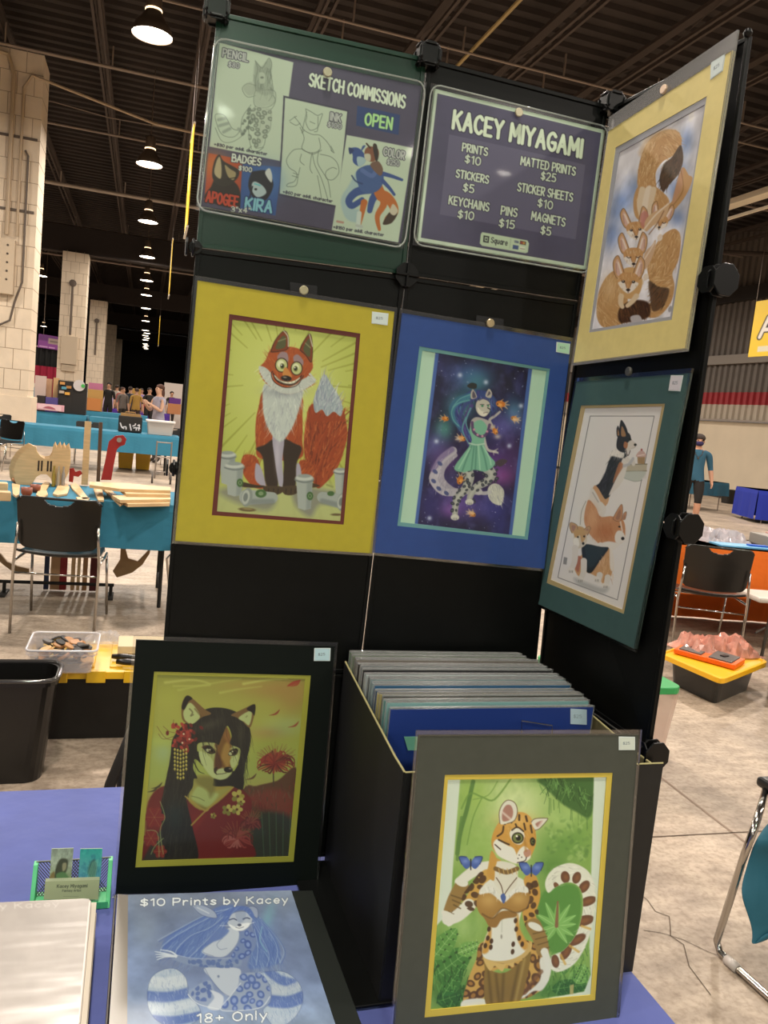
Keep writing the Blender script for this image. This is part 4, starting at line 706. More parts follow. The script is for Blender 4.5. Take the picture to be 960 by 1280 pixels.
    for x, y, r in ((228, 720, 38), (215, 800, 30), (250, 850, 24)):
        for k in range(6): t = 2 * pi * k / 6; a.ell(x + r * .6 * cos(t), y + r * .6 * sin(t), r * .5, r * .4, '7e241e', degrees_(t)); a.line([(x, y), (x + r * cos(t), y + r * sin(t))], 1.5, 'a8883c', .5)
    for P in ("250,660 268,720 250,770 262,860", "200,770 240,780 246,870", "215,860 230,830 262,800"): a.line(P, 3, '8fa05a', .8)
    lily(545, 800, 66, 24, ['8e3a34', '6a2420', 'a05a50'], 9); lily(600, 740, 40, 24, ['7a342e', '5a201e'], 10)
    for x, y, c in ((770, 205, 'a23a22'), (690, 318, '8e3020'), (764, 364, '9a3a26'), (600, 566, '5a3a28'), (222, 614, '3a3020'), (238, 600, '3a3020')): a.poly([(x - 22, y + 10), (x, y + 2), (x + 20, y - 14), (x + 8, y + 6)], c, 3, .9)
    a.poly("738,215 760,196 790,190 770,206", 'a23a22', 3)
    return a
def degrees_(t): return t * 180 / pi
def art_ocelot():
    a = Art("214,200 744,191 691,918 156,968", 285, 390, 'cfe0cf'); F = False
    P = "258,203 700,195 688,640 686,760 690,850 668,905 500,935 300,950 158,968 170,700 225,640 235,480"; a.poly(P, '86b24e', 5, 1, F); m = a.mask(P, 5, F)
    for x, y, rx, ry, c, o in ((430, 290, 110, 110, 'd4e6a4', 1), (420, 420, 90, 120, 'c3dc8c', .8), (300, 260, 60, 60, '9cc452', .7), (330, 420, 60, 100, '8fbc50', .7), (640, 380, 70, 70, '8cb850', .8), (600, 420, 90, 50, '5f9a3c', .7), (600, 330, 60, 40, 'b4d87c', .7), (560, 500, 60, 50, '4f8a34', .8), (560, 640, 60, 60, '3f7c2c', .8), (200, 780, 60, 80, '4a8a34', .8), (250, 690, 60, 50, '96c468', .8), (640, 860, 60, 50, '79b44c', .8), (600, 780, 60, 60, '8abf5c', .8), (220, 900, 80, 60, '2f6a28', .8), (560, 900, 80, 50, '3f7c2c', .8), (590, 600, 50, 90, '62a03c', .6)): a.glow(x, y, rx, ry, c, o, 0, 2, m)
    a.noise(9, .55, 3, '4f8a34', m * .8); a.noise(12, .5, 8, 'c4e090', m * .7)
    for q, w, c in (("300,210 280,300 258,380 248,450", 14, '4a7a34'), ("262,330 250,420 248,470", 10, '5a8a3c'), ("425,200 370,270 330,262 290,250 262,300", 6, '6a9a3c'), ("330,262 300,330 280,420", 4, '6a9a3c'), ("380,210 350,255 300,270", 4, '7aa848')): a.line(q, w, c, .8, 3, True, m)
    a.poly("520,200 700,195 690,325 640,310 590,280 545,235", '3a6a2c', 8, .95, True, m); rg = random.Random(4)
    for k in range(46): x = rg.uniform(530, 690); y = 215 + (x - 530) * .35 + rg.uniform(-15, 40); a.line([(x, y), (x + rg.uniform(-16, 16), y - 28), (x + rg.uniform(-30, 30), y + rg.uniform(-24, 30))], 3, rg.choice(['22491c', '5f9a44', '7ab45a', '2f5c26']), .8, None, True, m, 1)
    for k in range(14): x = rg.uniform(540, 685); y = 260 + (x - 540) * .4; a.line([(x, y), (x + rg.uniform(-3, 3), y + rg.uniform(20, 60))], 2, '4a7a34', .6, None, True, m)
    def leaf(x, y, l, w, t, c, c2, cut=True):
        g = lambda u, v: (x + u * cos(t) - v * sin(t), y + u * sin(t) + v * cos(t)); a.poly([g(0, 0), g(l * .3, -w), g(l * .75, -w * .7), g(l, 0), g(l * .75, w * .7), g(l * .3, w)], c, 3, .95, True, m); a.line([g(0, 0), g(l, 0)], 2, c2, .8, None, F, m)
        if cut:
            for k in range(1, 6): u = l * k / 6; a.line([g(u, 0), g(u + l * .08, -w * .75)], 2, c2, .7, None, F, m); a.line([g(u, 0), g(u + l * .08, w * .75)], 2, c2, .7, None, F, m); a.ell(*g(u + l * .06, w * .4), w * .12, w * .08, '1f4a1c', degrees_(t), None, .8, m); a.ell(*g(u + l * .06, -w * .4), w * .12, w * .08, '1f4a1c', degrees_(t), None, .8, m)
    for L in ((170, 860, 150, 52, -.65, '3f8434', '8cc46a'), (165, 800, 130, 34, -.9, '5a9c40', '9cd07c'), (180, 940, 130, 40, -.3, '2c6426', '6aa84a'), (200, 920, 120, 30, -1.0, '357a30', '7cbc5c'), (250, 780, 80, 24, -.4, '6fae4c', 'b4dc8c'), (580, 930, 110, 32, -.5, '3a7a2e', '7cbc5c'), (560, 900, 120, 26, -.15, '2f6a28', '6aa84a'), (640, 880, 70, 30, -1.1, '6fb04a', 'a8dc80'), (600, 850, 60, 20, -1.6, '4a8c38', '8cc86a')): leaf(*L)
    for k in range(90): x = rg.uniform(520, 690); y = rg.uniform(740, 930); a.line([(x, y), (x + rg.uniform(-14, 14), y - rg.uniform(10, 34))], 4, rg.choice(['2f6a28', '4a8c38', '6fae4c', '8cc86a']), .5, None, True, m)
    for k in range(70): x = rg.uniform(540, 690); y = rg.uniform(330, 470); a.ell(x, y, rg.uniform(4, 12), rg.uniform(3, 8), rg.choice(['6a9c44', '8cb85a', '5a8c3c', 'a4cc70']), rg.uniform(0, 180), 4, .5, m)
    for k in range(60): x = rg.uniform(165, 300); y = rg.uniform(840, 960); a.line([(x, y), (x + rg.uniform(-12, 12), y - rg.uniform(10, 30))], 4, rg.choice(['1f4a1c', '4a8c38', '2f6a28', '62a848']), .7, None, F, m)
    tl = "548,580 538,545 560,505 610,482 655,490 690,520 706,580 700,660 680,740 640,810 590,840 556,830 560,790 600,770 640,720 660,660 664,600 650,560 615,545 575,560"
    a.poly("520,600 560,560 640,556 660,620 640,720 590,780 540,760 520,690", '4f9438', 10, .9); [leaf(575, 690, rg.uniform(60, 92), 10, t, '7cc05c', 'b0e08c', False) for t in (-2.6, -2.0, -1.5, -1.0, -.5, -.1, .5, 1.0, 2.2, 2.8)]; a.line("576,690 580,610", 12, '8a5a3c', .9, 3, True, None, 6)
    a.poly(tl, 'dfe4d2', 4); tm = a.mask(tl); hair(a, tm, 150, 20, 3.5, ['f4f4ea', 'aab0a0', 'd0d4c2'], lambda x, y: degrees_(atan2(y - 650, x - 600)) + 90, .6, 5)
    for x, y, rx, ry, r in ((605, 528, 20, 15, 80), (643, 530, 20, 14, 110), (668, 560, 24, 15, 130), (680, 608, 30, 15, 160), (668, 672, 34, 17, 165), (645, 735, 32, 15, 150), (608, 775, 30, 15, 120), (572, 806, 22, 13, 80), (575, 556, 12, 8, 60)): a.ell(x, y, rx, ry, '6a3f24', r, None, .95, tm); a.ell(x + 2, y, rx * .5, ry * .45, '8f5a30', r, 6, .8, tm)
    for q in ("690,700 660,690", "650,775 620,755", "605,815 590,785"): a.line(q, 8, 'd8b04a', .8, 4, True, tm)
    OC = 'cf9a3c'
    a.line("345,500 380,480 366,560 345,640", 26, OC, .9, 4)
    # far arm raised to the left
    a.line("350,495 318,500 285,520 255,545", 40, 'dfe2d4', 1, 4, True, None, 32); a.line("348,530 312,585 285,620", 56, 'd2a445', 1, 4, True, None, 46); a.line("262,560 240,600 225,640", 48, '9a7a3c', 1, 4, True, None, 44); a.line("286,622 250,655 216,668", 44, 'dfe2d4', 1, 4, True, None, 38); a.ell(262, 545, 22, 14, 'dfe2d4', 20)
    am = a.mask("330,510 355,560 300,640 262,600 300,540"); a.spots(am, 14, 11, '4a2f1a', None, 6, 1.8); [a.line([(228 + 4 * k, 588 + 16 * k), (262 - 2 * k, 600 + 16 * k)], 5, '5f4822', .7) for k in range(3)]; [a.line([(205 + 14 * k, 640), (236 - 6 * k, 650)], 3, '5f4822', .7) for k in range(3)]; a.poly("196,640 215,690 240,676 232,650", 'dfe2d4', 3)
    # hips and legs
    hp = "335,740 310,800 282,870 268,950 330,955 345,860 400,830 470,850 452,930 520,905 545,860 530,800 490,740"; a.poly(hp, 'd0a34a', 4); hm = a.mask(hp); a.spots(hm, 40, 15, '5a3a1e', 'b07c34', 7, 1.75, .95); a.poly("268,935 335,930 335,958 265,962", 'dfe2d4', 5); a.poly("520,800 552,790 556,850 530,900 500,905 470,925 450,930 520,870", 'dde0d2', 5); a.line("470,910 500,870 525,840", 14, '7a5230', .7, 4)
    sk = "330,790 350,830 400,845 455,810 490,775 480,850 452,942 400,948 345,952 335,880 338,830"; a.poly(sk, '8c7030', 4); [a.line(q, 9, '5f4a1e', .6, 8) for q in ("350,840 360,940", "400,850 395,945", "450,820 425,940", "375,850 385,940")]; a.line("470,800 440,935", 8, 'b59a50', .7, 8); a.poly("332,790 352,800 400,815 452,800 490,770 492,742 470,790 440,800 432,826 410,818 395,840 372,822 356,838 340,815", 'd9b866', 3)
    # torso
    to = "330,560 340,640 352,690 336,740 332,790 380,806 440,795 478,760 452,700 460,640 480,590 470,540 400,520"; a.poly("334,770 340,798 400,815 460,800 488,768 470,740 340,750", 'cfae62', 4); a.poly(to, 'dfe3d6', 4); a.poly("330,600 352,690 336,745 330,780 352,770 360,700 350,640", OC, 7); a.poly("448,650 455,700 480,750 470,770 448,740 440,690", OC, 7)
    for x, y in ((352, 700), (348, 730), (358, 760), (340, 755), (442, 700), (452, 730), (432, 750), (462, 750), (360, 740), (430, 775), (440, 672)): a.ell(x, y, 6, 9, '4a3019', 10)
    a.ell(393, 725, 3, 7, '9a9a8a'); a.line("395,660 394,710", 3, 'b4baa8', .6, 5)
    # near arm down
    a.line("490,540 500,590 484,650 498,690", 46, OC, 1, 4, True, None, 42); a.spots(a.mask("475,550 515,550 510,690 470,690"), 12, 11, '4a2f1a', None, 8, 1.8); a.line("500,690 520,730 530,770", 52, '9a7a3c', 1, 4, True, None, 44); a.ell(505, 692, 26, 12, 'dfe3d6', 25); [a.line([(498 + 8 * k, 716 + 18 * k), (540 + 4 * k, 706 + 18 * k)], 4, '5f4822', .7) for k in range(4)]; a.line("536,775 548,820 540,870", 26, 'dfe3d6', 1, 4, True, None, 14); [a.line([(545, 820), (530 + 9 * k, 880 - 6 * k)], 8, 'dfe3d6', 1, 3, F, None, 4) for k in range(3)]
    tp = "316,590 312,625 328,656 360,664 396,632 436,644 470,636 486,600 478,570 440,570 400,600 360,566 330,572"; a.poly(tp, 'a87c34', 3); a.glow(350, 605, 30, 26, 'd0a85c', .8); a.glow(450, 600, 26, 24, 'd0a85c', .8); a.poly("328,650 360,664 396,640 440,644 440,660 396,668 376,694 352,690 340,670", '9a7030', 4); a.line("330,650 365,664 396,632 440,646 472,634", 5, '6a4a1e', .7, 4)
    a.poly("320,585 330,560 360,560 400,590 440,560 476,560 480,580 440,580 400,612 358,582", 'dfe2d6', 4); hair(a, a.mask("320,585 330,560 360,560 400,590 440,560 476,560 480,580 440,580 400,612 358,582"), 50, 12, 3, ['f4f4ec', 'b4b8ac'], 90, .6, 9)
    # neck, head
    a.poly("372,480 365,540 400,575 440,560 446,500 420,480", 'dcdccb', 4); a.poly("360,440 350,490 345,520 368,540 372,500 378,470", OC, 4); a.line("374,500 410,512 445,500", 15, '7a5a28', .95, 3); [a.line([(384 + 14 * k, 500), (388 + 14 * k, 518)], 3, 'd0b060', .8) for k in range(5)]; a.line("376,530 392,556 400,590", 3, '5a4020'); a.line("444,530 420,560 400,590", 3, '5a4020'); a.poly("390,592 400,582 408,596 400,616", '3f5fa8', 2)
    hd = "360,420 366,380 386,345 420,320 460,312 490,330 505,370 508,410 500,440 482,470 446,482 410,470 378,450"; a.poly(hd, 'd29a3a', 3); a.glow(440, 340, 60, 26, 'e2b45c', .8); hair(a, a.mask(hd), 90, 16, 3, ['e8c078', 'a87428', 'dca850'], lambda x, y: 60 + (x - 430) * .2, .5, 10)
    a.poly("366,420 380,402 408,420 436,436 446,482 410,472 380,454", 'e4e6da', 4); a.poly("450,440 470,425 488,445 486,468 452,484 440,470", 'e6e6da', 4); a.poly("420,385 432,366 460,370 470,396 456,420 432,412", 'dfe0d0', 4); a.ell(447, 398, 20, 19, '2c2414'); a.ell(447, 398, 16, 15, '6f8040'); a.ell(449, 398, 8, 9, '14110a'); a.ell(444, 392, 3.5, 3.5, 'f4f4e4'); a.poly("488,402 498,396 506,408 500,424 490,420", '2c2414', 3); a.ell(497, 410, 5, 7, '6f8040'); a.ell(498, 410, 3, 4, '14110a')
    a.poly("466,446 476,436 490,440 488,456 474,462", 'c08a72', 3); a.line("476,462 470,474 446,480", 3, '3a2418'); a.line("470,400 474,440", 8, 'b07a30', .6, 6)
    for q, w in (("400,360 396,380 380,392", 6), ("410,340 404,352", 7), ("430,330 426,346", 7), ("452,322 452,338", 7), ("474,326 478,342", 7), ("440,352 444,362", 6), ("468,350 472,370", 6), ("490,356 494,380", 6), ("384,404 400,412 418,420", 6), ("372,420 390,436", 4), ("428,372 446,362 466,376", 5)): a.line(q, w, '3c2614', .9)
    [a.ell(x, y, 2, 2, '4a3a2a') for x, y in ((452, 455), (460, 462), (448, 466))]
    for p, q in (("388,350 386,312 398,284 416,272 438,282 446,310 436,340 412,350", "398,342 396,312 408,290 424,290 432,312 424,336"), ("492,345 505,334 540,332 545,338 520,366 506,372", "506,350 530,340 516,362")): a.poly(p, 'dcdccc', 3); a.poly(q, 'b07c6c', 4); a.line(p, 3, '5a4426', .7); a.line(q.split()[1] + " " + q.split()[-1], 7, 'e4d8cc', .7, 5)
    for x, y, s in ((292, 485, 1.0), (492, 506, 1.05)):
        for sd in (-1, 1): a.poly([(x, y), (x + sd * 14 * s, y - 24 * s), (x + sd * 38 * s, y - 24 * s), (x + sd * 30 * s, y), (x + sd * 14 * s, y + 16 * s)], '3c5fb4', 2); a.glow(x + sd * 18 * s, y - 10 * s, 12, 9, '7a9ae0', .7); a.line([(x + sd * 14 * s, y - 24 * s), (x + sd * 38 * s, y - 24 * s), (x + sd * 30 * s, y)], 3, '1c2a5c', .8)
        a.line([(x, y - 16 * s), (x, y + 18 * s)], 4, '1a1c30')
    a.poly("622,885 634,882 632,915 620,916", 'c8b46a', 2, .8, F)
    return a
def art_binder():
    a = Art("35.6,48 760.9,27.7 961.8,636.4 32,636.4", 300, 240, '7086a4'); a.vgrad([(0, '7787a0'), (.3, '6c80a4'), (.7, '6f84ac'), (1, '8096b6')]); a.noise(5, .22, 3); a.noise(16, .10, 6); F = False; B1, LN, PL = '4764ac', '3c4e7e', 'aebccb'
    a.glow(480, 300, 330, 190, '6679a8', .7); a.glow(640, 170, 26, 90, '72b6ba', .6, 20); a.glow(110, 190, 60, 90, '7f91a8', .5); a.glow(640, 260, 60, 110, '5f80b4', .7)
    def tail(P, bands, sd):
        a.poly(P, '9fb2c6', 3); m = a.mask(P)
        for x0, y0, x1, y1, w, c in bands: a.line([(x0, y0), ((x0 + x1) / 2, (y0 + y1) / 2 + 14 * sd), (x1, y1)], w, c, .85, 10, True, m)
        hair(a, m, 240, 22, 2.4, ['c6d2da', '6d88b8', '93a8c4', '4d68a8'], 78, .5, 3); a.line(list(pts(P)) + [pts(P)[0]], 2.5, LN, .6)
    tail("115,480 130,420 170,385 230,375 275,410 288,460 292,500 335,545 335,600 250,640 160,610 120,550", ((110, 430, 290, 420, 50, 'b9c6d0'), (100, 495, 300, 480, 46, B1), (110, 548, 310, 530, 34, 'b3c1ce'), (120, 600, 340, 585, 40, B1)), 1)
    tail("598,398 640,388 720,390 780,430 806,490 790,560 740,615 680,640 640,600 620,560 655,520 652,450", ((640, 380, 760, 440, 40, B1), (650, 470, 800, 440, 30, 'a9b8c8'), (660, 520, 810, 500, 54, B1), (650, 590, 780, 580, 26, 'a5b6c8')), 1)
    hl = "505,100 430,98 340,150 250,200 195,240 178,290 225,300 255,335 330,350 372,305 405,255 445,205 470,150"; hr = "550,108 610,150 680,235 702,300 690,352 620,372 555,372 570,300 585,230 575,170"
    for h in (hl, hr): a.poly(h, '5270b0', 12, .9); hair(a, a.mask(h), 120, 80, 2.6, ['3c5aa6', '7f9ac6', '4a68b0', '8fb0cc', '2f4c98'], 125 if h == hl else 75, .55, 4)
    for q in ("480,105 380,150 260,215 185,270 170,300", "470,120 390,190 300,230 240,290 235,330", "460,150 400,220 350,270 290,330", "450,170 420,230 380,290 340,345", "470,110 360,140 220,215 160,250", "590,140 660,220 690,290 680,350", "580,170 620,240 650,310 640,365", "585,200 600,280 590,360", "610,150 690,240 720,300 700,350"): a.line(q, 3, '9ab2cc', .65); a.line([(x + 6, y + 5) for x, y in pts(q)], 5, '3f5ca8', .45, 4)
    a.line("620,190 610,250 640,300", 5, '7fc0c4', .5, 5)
    a.poly("468,195 512,208 505,262 455,318 400,322 348,300 395,258 440,235", PL, 5, .95); a.line("440,240 415,268 430,290 460,285", 2.5, LN, .5); a.line("395,258 352,298 400,320", 2.5, LN, .5); a.poly("420,200 470,205 440,240 395,258 370,260", '5672b0', 7, .9)
    a.poly("362,372 500,372 522,402 502,462 466,498 430,472 388,420", 'a8b6c8', 5); a.ell(421, 410, 5, 6, '66789c'); a.line("362,375 388,422 430,474 466,498", 2.5, LN, .5)
    a.poly("385,430 340,442 288,490 330,532 422,556 404,482", '8598b8', 4); a.spots(a.mask("380,435 340,445 300,490 340,520 395,510"), 10, 11, '4a64a4', None, 5, 1.7); a.poly("384,470 442,500 424,558 372,550 402,505", 'b4c0d0', 6); a.line("288,490 330,532 422,556", 3.5, 'ccd6de', .8)
    th = "520,402 600,395 640,430 652,500 612,547 520,562 430,558 470,502 508,452"; a.poly(th, '8598b6', 4); a.spots(a.mask(th), 17, 17, '4460a6', '7f96c6', 6, 1.75, .9, 1.2); a.line("652,500 612,547 520,562 430,558 470,502 520,440", 3.5, 'ccd6de', .8)
    ua = "522,212 562,205 592,240 582,292 532,332 466,348 482,312 512,262"; a.line("505,345 400,352 300,345 230,325", 44, '7489ae', 1, 5, True, None, 24); a.poly(ua, '667eae', 5); a.spots(a.mask(ua), 9, 14, '3a559e', '7690c4', 7, 1.8, .9); a.spots(a.mask("500,325 400,335 300,330 300,360 400,372 500,368"), 14, 10, '48629e', None, 8, 1.7, .8); a.line("230,312 300,328 400,332 480,328", 2.5, 'b9c6d4', .6)
    for k in range(4): a.line([(236, 322), (190, 308 + 5 * k), (148 + 3 * k, 300 + 12 * k)], 9, 'bccad6', .95, None, True, None, 3); a.line([(232, 326), (150 + 3 * k, 305 + 12 * k)], 1.5, LN, .4, None, F)
    a.line("240,318 215,300 172,292", 8, 'bccad6', .95, None, True, None, 3)
    for q in ("305,95 345,92 400,118 415,150 370,145 335,128", "545,112 572,98 600,112 600,150 580,140"): a.poly(q, '8b9cba', 3); a.line(list(pts(q)) + [pts(q)[0]], 2.5, LN, .7)
    a.line("330,105 380,130", 5, 'c0ccd6', .7, 4); fc = "462,172 478,135 540,124 574,150 564,182 532,206 490,202"; a.poly(fc, 'a4b2c4', 3); a.poly("470,178 500,190 520,178 560,172 560,186 530,206 490,202", 'cfd8de', 5); a.poly("500,128 545,126 540,160 520,172 505,160", '8496b4', 6, .8); a.ell(517, 182, 9, 6, '3f4a6a'); a.line("500,192 517,196 536,190", 2.5, '3f4a6a', .8); a.line("470,160 490,154 504,160", 5, '2c3a66', .9); a.line("534,156 550,150 564,154", 5, '2c3a66', .9); a.line("430,185 480,185", 2, 'dbe3e8', .8); a.line("550,180 585,170", 2, 'dbe3e8', .8)
    a.poly("462,172 440,160 460,118 510,98 560,104 585,140 574,152 540,118 500,122 478,140", '4c6ab0', 4, .95); hair(a, a.mask("462,172 440,160 460,118 510,98 560,104 585,140 574,152 540,118 500,122 478,140"), 30, 26, 2.4, ['7f9ac6', '35549e'], 140, .6, 9)
    a.text("$10 Prints by Kacey", 88, 97, 742, 84, 30, 6.5, 'dfe8ec', '46566c', 2); a.text("18+ Only", 328, 616, 636, 600, 38, 6.5, 'e4ecf0', '46566c', 2); [a.line([(x, 632), (x + w, 630)], 5, 'dfe8ec', .9, None, F) for x, w in ((650, 8), (672, 8), (745, 34), (800, 40))]
    return a
def art_white():
    a = Art("-120,80 223,66 194,388 -120,390", 130, 110, 'b9b0aa'); a.noise(5, .06, 3); a.text("by Kacey", -30, 98, 142, 90, 17, 3.2, 'd6cfca', 'aaa29c', .6, .8)
    return a
def art_card(k):
    if k == 0:
        a = Art("0,0 100,0 100,150 0,150", 64, 96, '93a98c'); a.vgrad([(0, '8fa391'), (.5, '9db098'), (1, '5d7c48')]); a.noise(6, .3, 2); a.poly("30,70 45,45 75,48 80,75 70,110 40,120 25,100", '36402f', 8); a.poly("55,66 72,64 72,90 58,98", '8a8a68', 6); a.poly("20,150 30,110 70,105 90,150", '4a7a48', 8); a.poly("0,120 20,100 24,150 0,150", '7a6a3c', 8); a.line("30,90 26,120 34,140", 7, '2c3428', .8, 5)
    elif k == 1:
        a = Art("0,0 100,0 100,150 0,150", 64, 96, '2f9c9c'); a.vgrad([(0, '1fa89c'), (.4, '3aa4a4'), (1, '3f86b0')]); a.noise(7, .9, 2, '63d0b8'); a.noise(9, .9, 5, '176a88'); a.poly("50,60 70,50 80,90 70,140 50,130 40,100", '2c5a50', 12, .8); [a.line([(40 + 8 * i, 130), (60 + 6 * i, 60 - 3 * i)], 3, '8fd8b0', .5, 4) for i in range(5)]
    else:
        a = Art("0,0 270,0 270,100 0,100", 150, 60, 'a3b184'); a.text("Kacey Miyagami", 60, 36, 210, 36, 16, 3.2, '4c5844'); a.text("Fantasy Artist", 88, 58, 180, 58, 11, 2.4, '5a6650'); a.line([(95, 84), (170, 84)], 3, '7d8a6c', .7, None, False)
    return a
def art_prices():
    a = Art([(147.4, 106.3), (877.7, 284.6), (798.9, 882.9), (72, 759.4)], 300, 250, 'bfd6c0'); a.rect(.018, .026, .978, .974, '4c4a68'); a.rect(.03, .04, .965, .96, '4a4868'); a.noise(4, .10, 2)  # border and lettering colours carry a painted green lamp cast
    a.rect(.105, .27, .905, .80, '605e7e', .75)
    D = '26243c'; C = 'd2e6cc'
    a.text("KACEY MIYAGAMI", 226, 276, 772, 401, 74, 15, C, D, 4)
    for t, x0, y0, x1, y1, h, w in (("PRINTS", 265, 374, 370, 396, 32, 6.5), ("$10", 276, 424, 340, 438, 33, 6), ("STICKERS", 238, 486, 374, 515, 32, 6.5), ("$5", 268, 546, 312, 555, 33, 6), ("KEYCHAINS", 208, 600, 376, 633, 34, 6.5), ("$10", 246, 660, 312, 670, 33, 6), ("PINS", 430, 646, 496, 657, 34, 6.5), ("$15", 422, 698, 486, 708, 33, 6), ("MATTED PRINTS", 514, 434, 746, 479, 34, 6.5), ("$25", 600, 497, 662, 508, 33, 6), ("STICKER SHEETS", 500, 546, 734, 590, 34, 6.5), ("$10", 586, 612, 648, 625, 33, 6), ("MAGNETS", 560, 668, 702, 697, 34, 6.5), ("$5", 600, 728, 642, 736, 33, 6)): a.text(t, x0, y0, x1, y1, h, w, 'c9dcc6', D, 2.6)
    q = "352,722 545,758 552,770 548,808 538,812 352,780 342,770 346,730"; a.poly(q, 'b9d2b4', 2, 1, False)
    a.poly("358,736 382,740 380,768 356,764", '20242c', 2, 1, False); a.poly("363,742 377,745 375,762 362,759", 'b9d2b4', 2, 1, False); a.poly("367,748 373,749 372,757 366,756", '20242c', 2, 1, False); a.text("Square", 390, 766, 458, 779, 22, 3.4, '30343c'); a.line("474,750 470,790", 1.5, '8ba08c', 1, None, False)
    a.text("VISA", 489, 766, 507, 769, 8, 2, '3f4a78'); a.poly("514,758 540,763 538,778 512,773", '5a3f3c', 2, 1, False); a.ell(521, 767, 5, 5, 'a03a34'); a.ell(530, 769, 5, 5, 'c09038'); a.poly("484,776 508,780 506,797 482,793", '40568c', 2, 1, False); a.poly("513,782 536,786 534,801 511,797", 'd6ddca', 2, 1, False); a.line([(515, 792), (533, 795)], 3, '6a6a60', .7, None, False)
    return a
def art_commission():
    a = Art([(130.5, 100), (891, 264), (813, 855), (63, 714)], 330, 270, '45435c'); a.noise(4, .12, 2); F = False; PA = 'adc4ac'; G = '5f7062'; L = '35344a'  # green lamp cast painted into the paper and letter colours
    # pencil sketch panel
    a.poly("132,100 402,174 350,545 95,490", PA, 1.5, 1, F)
    s = lambda P, w=2.2, o=.8: a.line(P, w, G, o)
    a.poly("262,175 285,190 312,160 322,185 318,240 326,280 300,300 262,280 256,230", '7f9180', 8, .7); s("262,170 270,200 262,240 262,280"); s("300,178 312,158 322,180 316,210"); s("316,200 322,240 326,290 310,320"); s("262,168 285,196 300,176"); hair(a, a.mask("262,195 318,200 324,290 260,280"), 60, 30, 2, ['4f5f52', '6a7a6c'], 92, .6, 2); a.poly("276,215 296,218 296,250 278,252", 'a4b8a2', 3, .9); a.ell(286, 232, 6, 4, '55645a', 0, None, .8)
    s("262,262 232,255 214,275 232,305 262,300"); a.poly("250,250 225,258 218,276 236,300 262,290", '8fa08e', 5, .6); s("262,282 330,282 330,326 300,345 262,340 255,310 262,282"); a.poly("262,282 330,284 330,330 264,338", '93a592', 5, .5); s("326,300 335,320 320,350 300,352"); s("262,340 240,370 236,420 240,470 246,500"); s("318,350 316,420 300,450 290,490 262,498"); s("285,380 275,430 265,480")
    a.poly("258,345 318,350 318,415 296,450 280,490 260,490 270,420 250,400", '9fb29d', 4, .6); a.spots(a.mask("252,350 318,352 312,440 280,490 240,490 236,400"), 22, 8, '5d6e60', '9db09c', 3, 1.8, .8); s("246,490 234,505 270,508 290,494", 3)
    s("245,335 215,380 205,430 180,455 140,445 120,400 118,370 150,375 175,420 195,430"); s("236,400 222,440 180,472 140,470 116,420", 2); [a.line(P, 12, '75867a', .6, 5) for P in ("128,390 150,384", "132,412 160,404", "146,436 168,424", "200,425 214,440")]; a.spots(a.mask("222,380 240,340 250,380 236,430 200,460 206,420"), 9, 7, '5d6e60', None, 4, 1.8, .8)
    a.text("PENCIL", 144, 152, 234, 172, 28, 6, 'aab6b0', '2c2b40', 2.5); a.text("$80", 164, 190, 202, 197, 18, 4, 'aab6b0', '2c2b40', 1.8); a.text("+$30 per addl. character", 112, 486, 302, 524, 10, 2.4, '26263a')
    # ink sketch panel
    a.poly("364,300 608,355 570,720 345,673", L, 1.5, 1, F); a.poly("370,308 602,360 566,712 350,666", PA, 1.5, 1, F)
    s = lambda P, w=2.2, o=.85: a.line(P, w, '55665a', o)
    s("446,350 450,380 446,400 462,430 490,420 502,390 508,368 490,375 468,362 446,350"); s("450,362 440,400 432,440 440,430"); s("462,398 480,406"); s("492,380 490,430 478,436"); s("404,380 420,400 440,430 470,446 500,450 530,480 545,510"); s("386,395 404,382 412,378"); s("388,400 410,412 425,404"); s("425,420 440,460 432,500 470,515 500,500 495,460"); s("432,500 400,505 375,540 385,570 412,590 405,620 380,630 378,640 410,636 418,600 425,570"); s("440,560 425,545 430,520"); s("470,515 480,560 500,600 515,640 530,690"); s("495,505 490,550 512,590 530,620 540,680"); s("490,600 500,650 506,690"); s("432,500 470,520 505,505"); s("468,520 462,570 470,590"); s("500,520 540,530 565,555 570,590 548,615 524,610 522,585 545,570 562,575"); s("540,490 552,515 540,505"); s("400,590 418,596"); s("396,600 416,606")
    a.text("INK", 538, 392, 576, 400, 28, 6, 'aab6b0', '2c2b40', 2.5); a.text("$100", 528, 416, 578, 426, 18, 4, 'aab6b0', '2c2b40', 1.8); a.text("+$60 per addl. character", 362, 664, 546, 700, 10, 2.4, '26263a')
    # badges
    a.poly("92,515 214,540 202,720 75,690", 'a8401c', 1.5, 1, F); a.glow(110, 560, 50, 50, 'c4702c', .7); a.poly("100,640 120,610 180,620 205,660 200,722 80,690", '2a211c', 5); a.poly("104,600 112,545 130,520 146,545 196,575 200,600 180,625 150,640 120,630", '2f2820', 4); a.poly("112,590 120,545 132,530 138,570 134,610", 'a59a70', 4); a.poly("150,560 170,575 190,590 180,615 160,600", '93875c', 4); a.line("160,612 190,606", 3, '120e0a'); a.text("APOGEE", 82, 695, 194, 716, 38, 8, 'b83a20', '1c0e0a', 3)
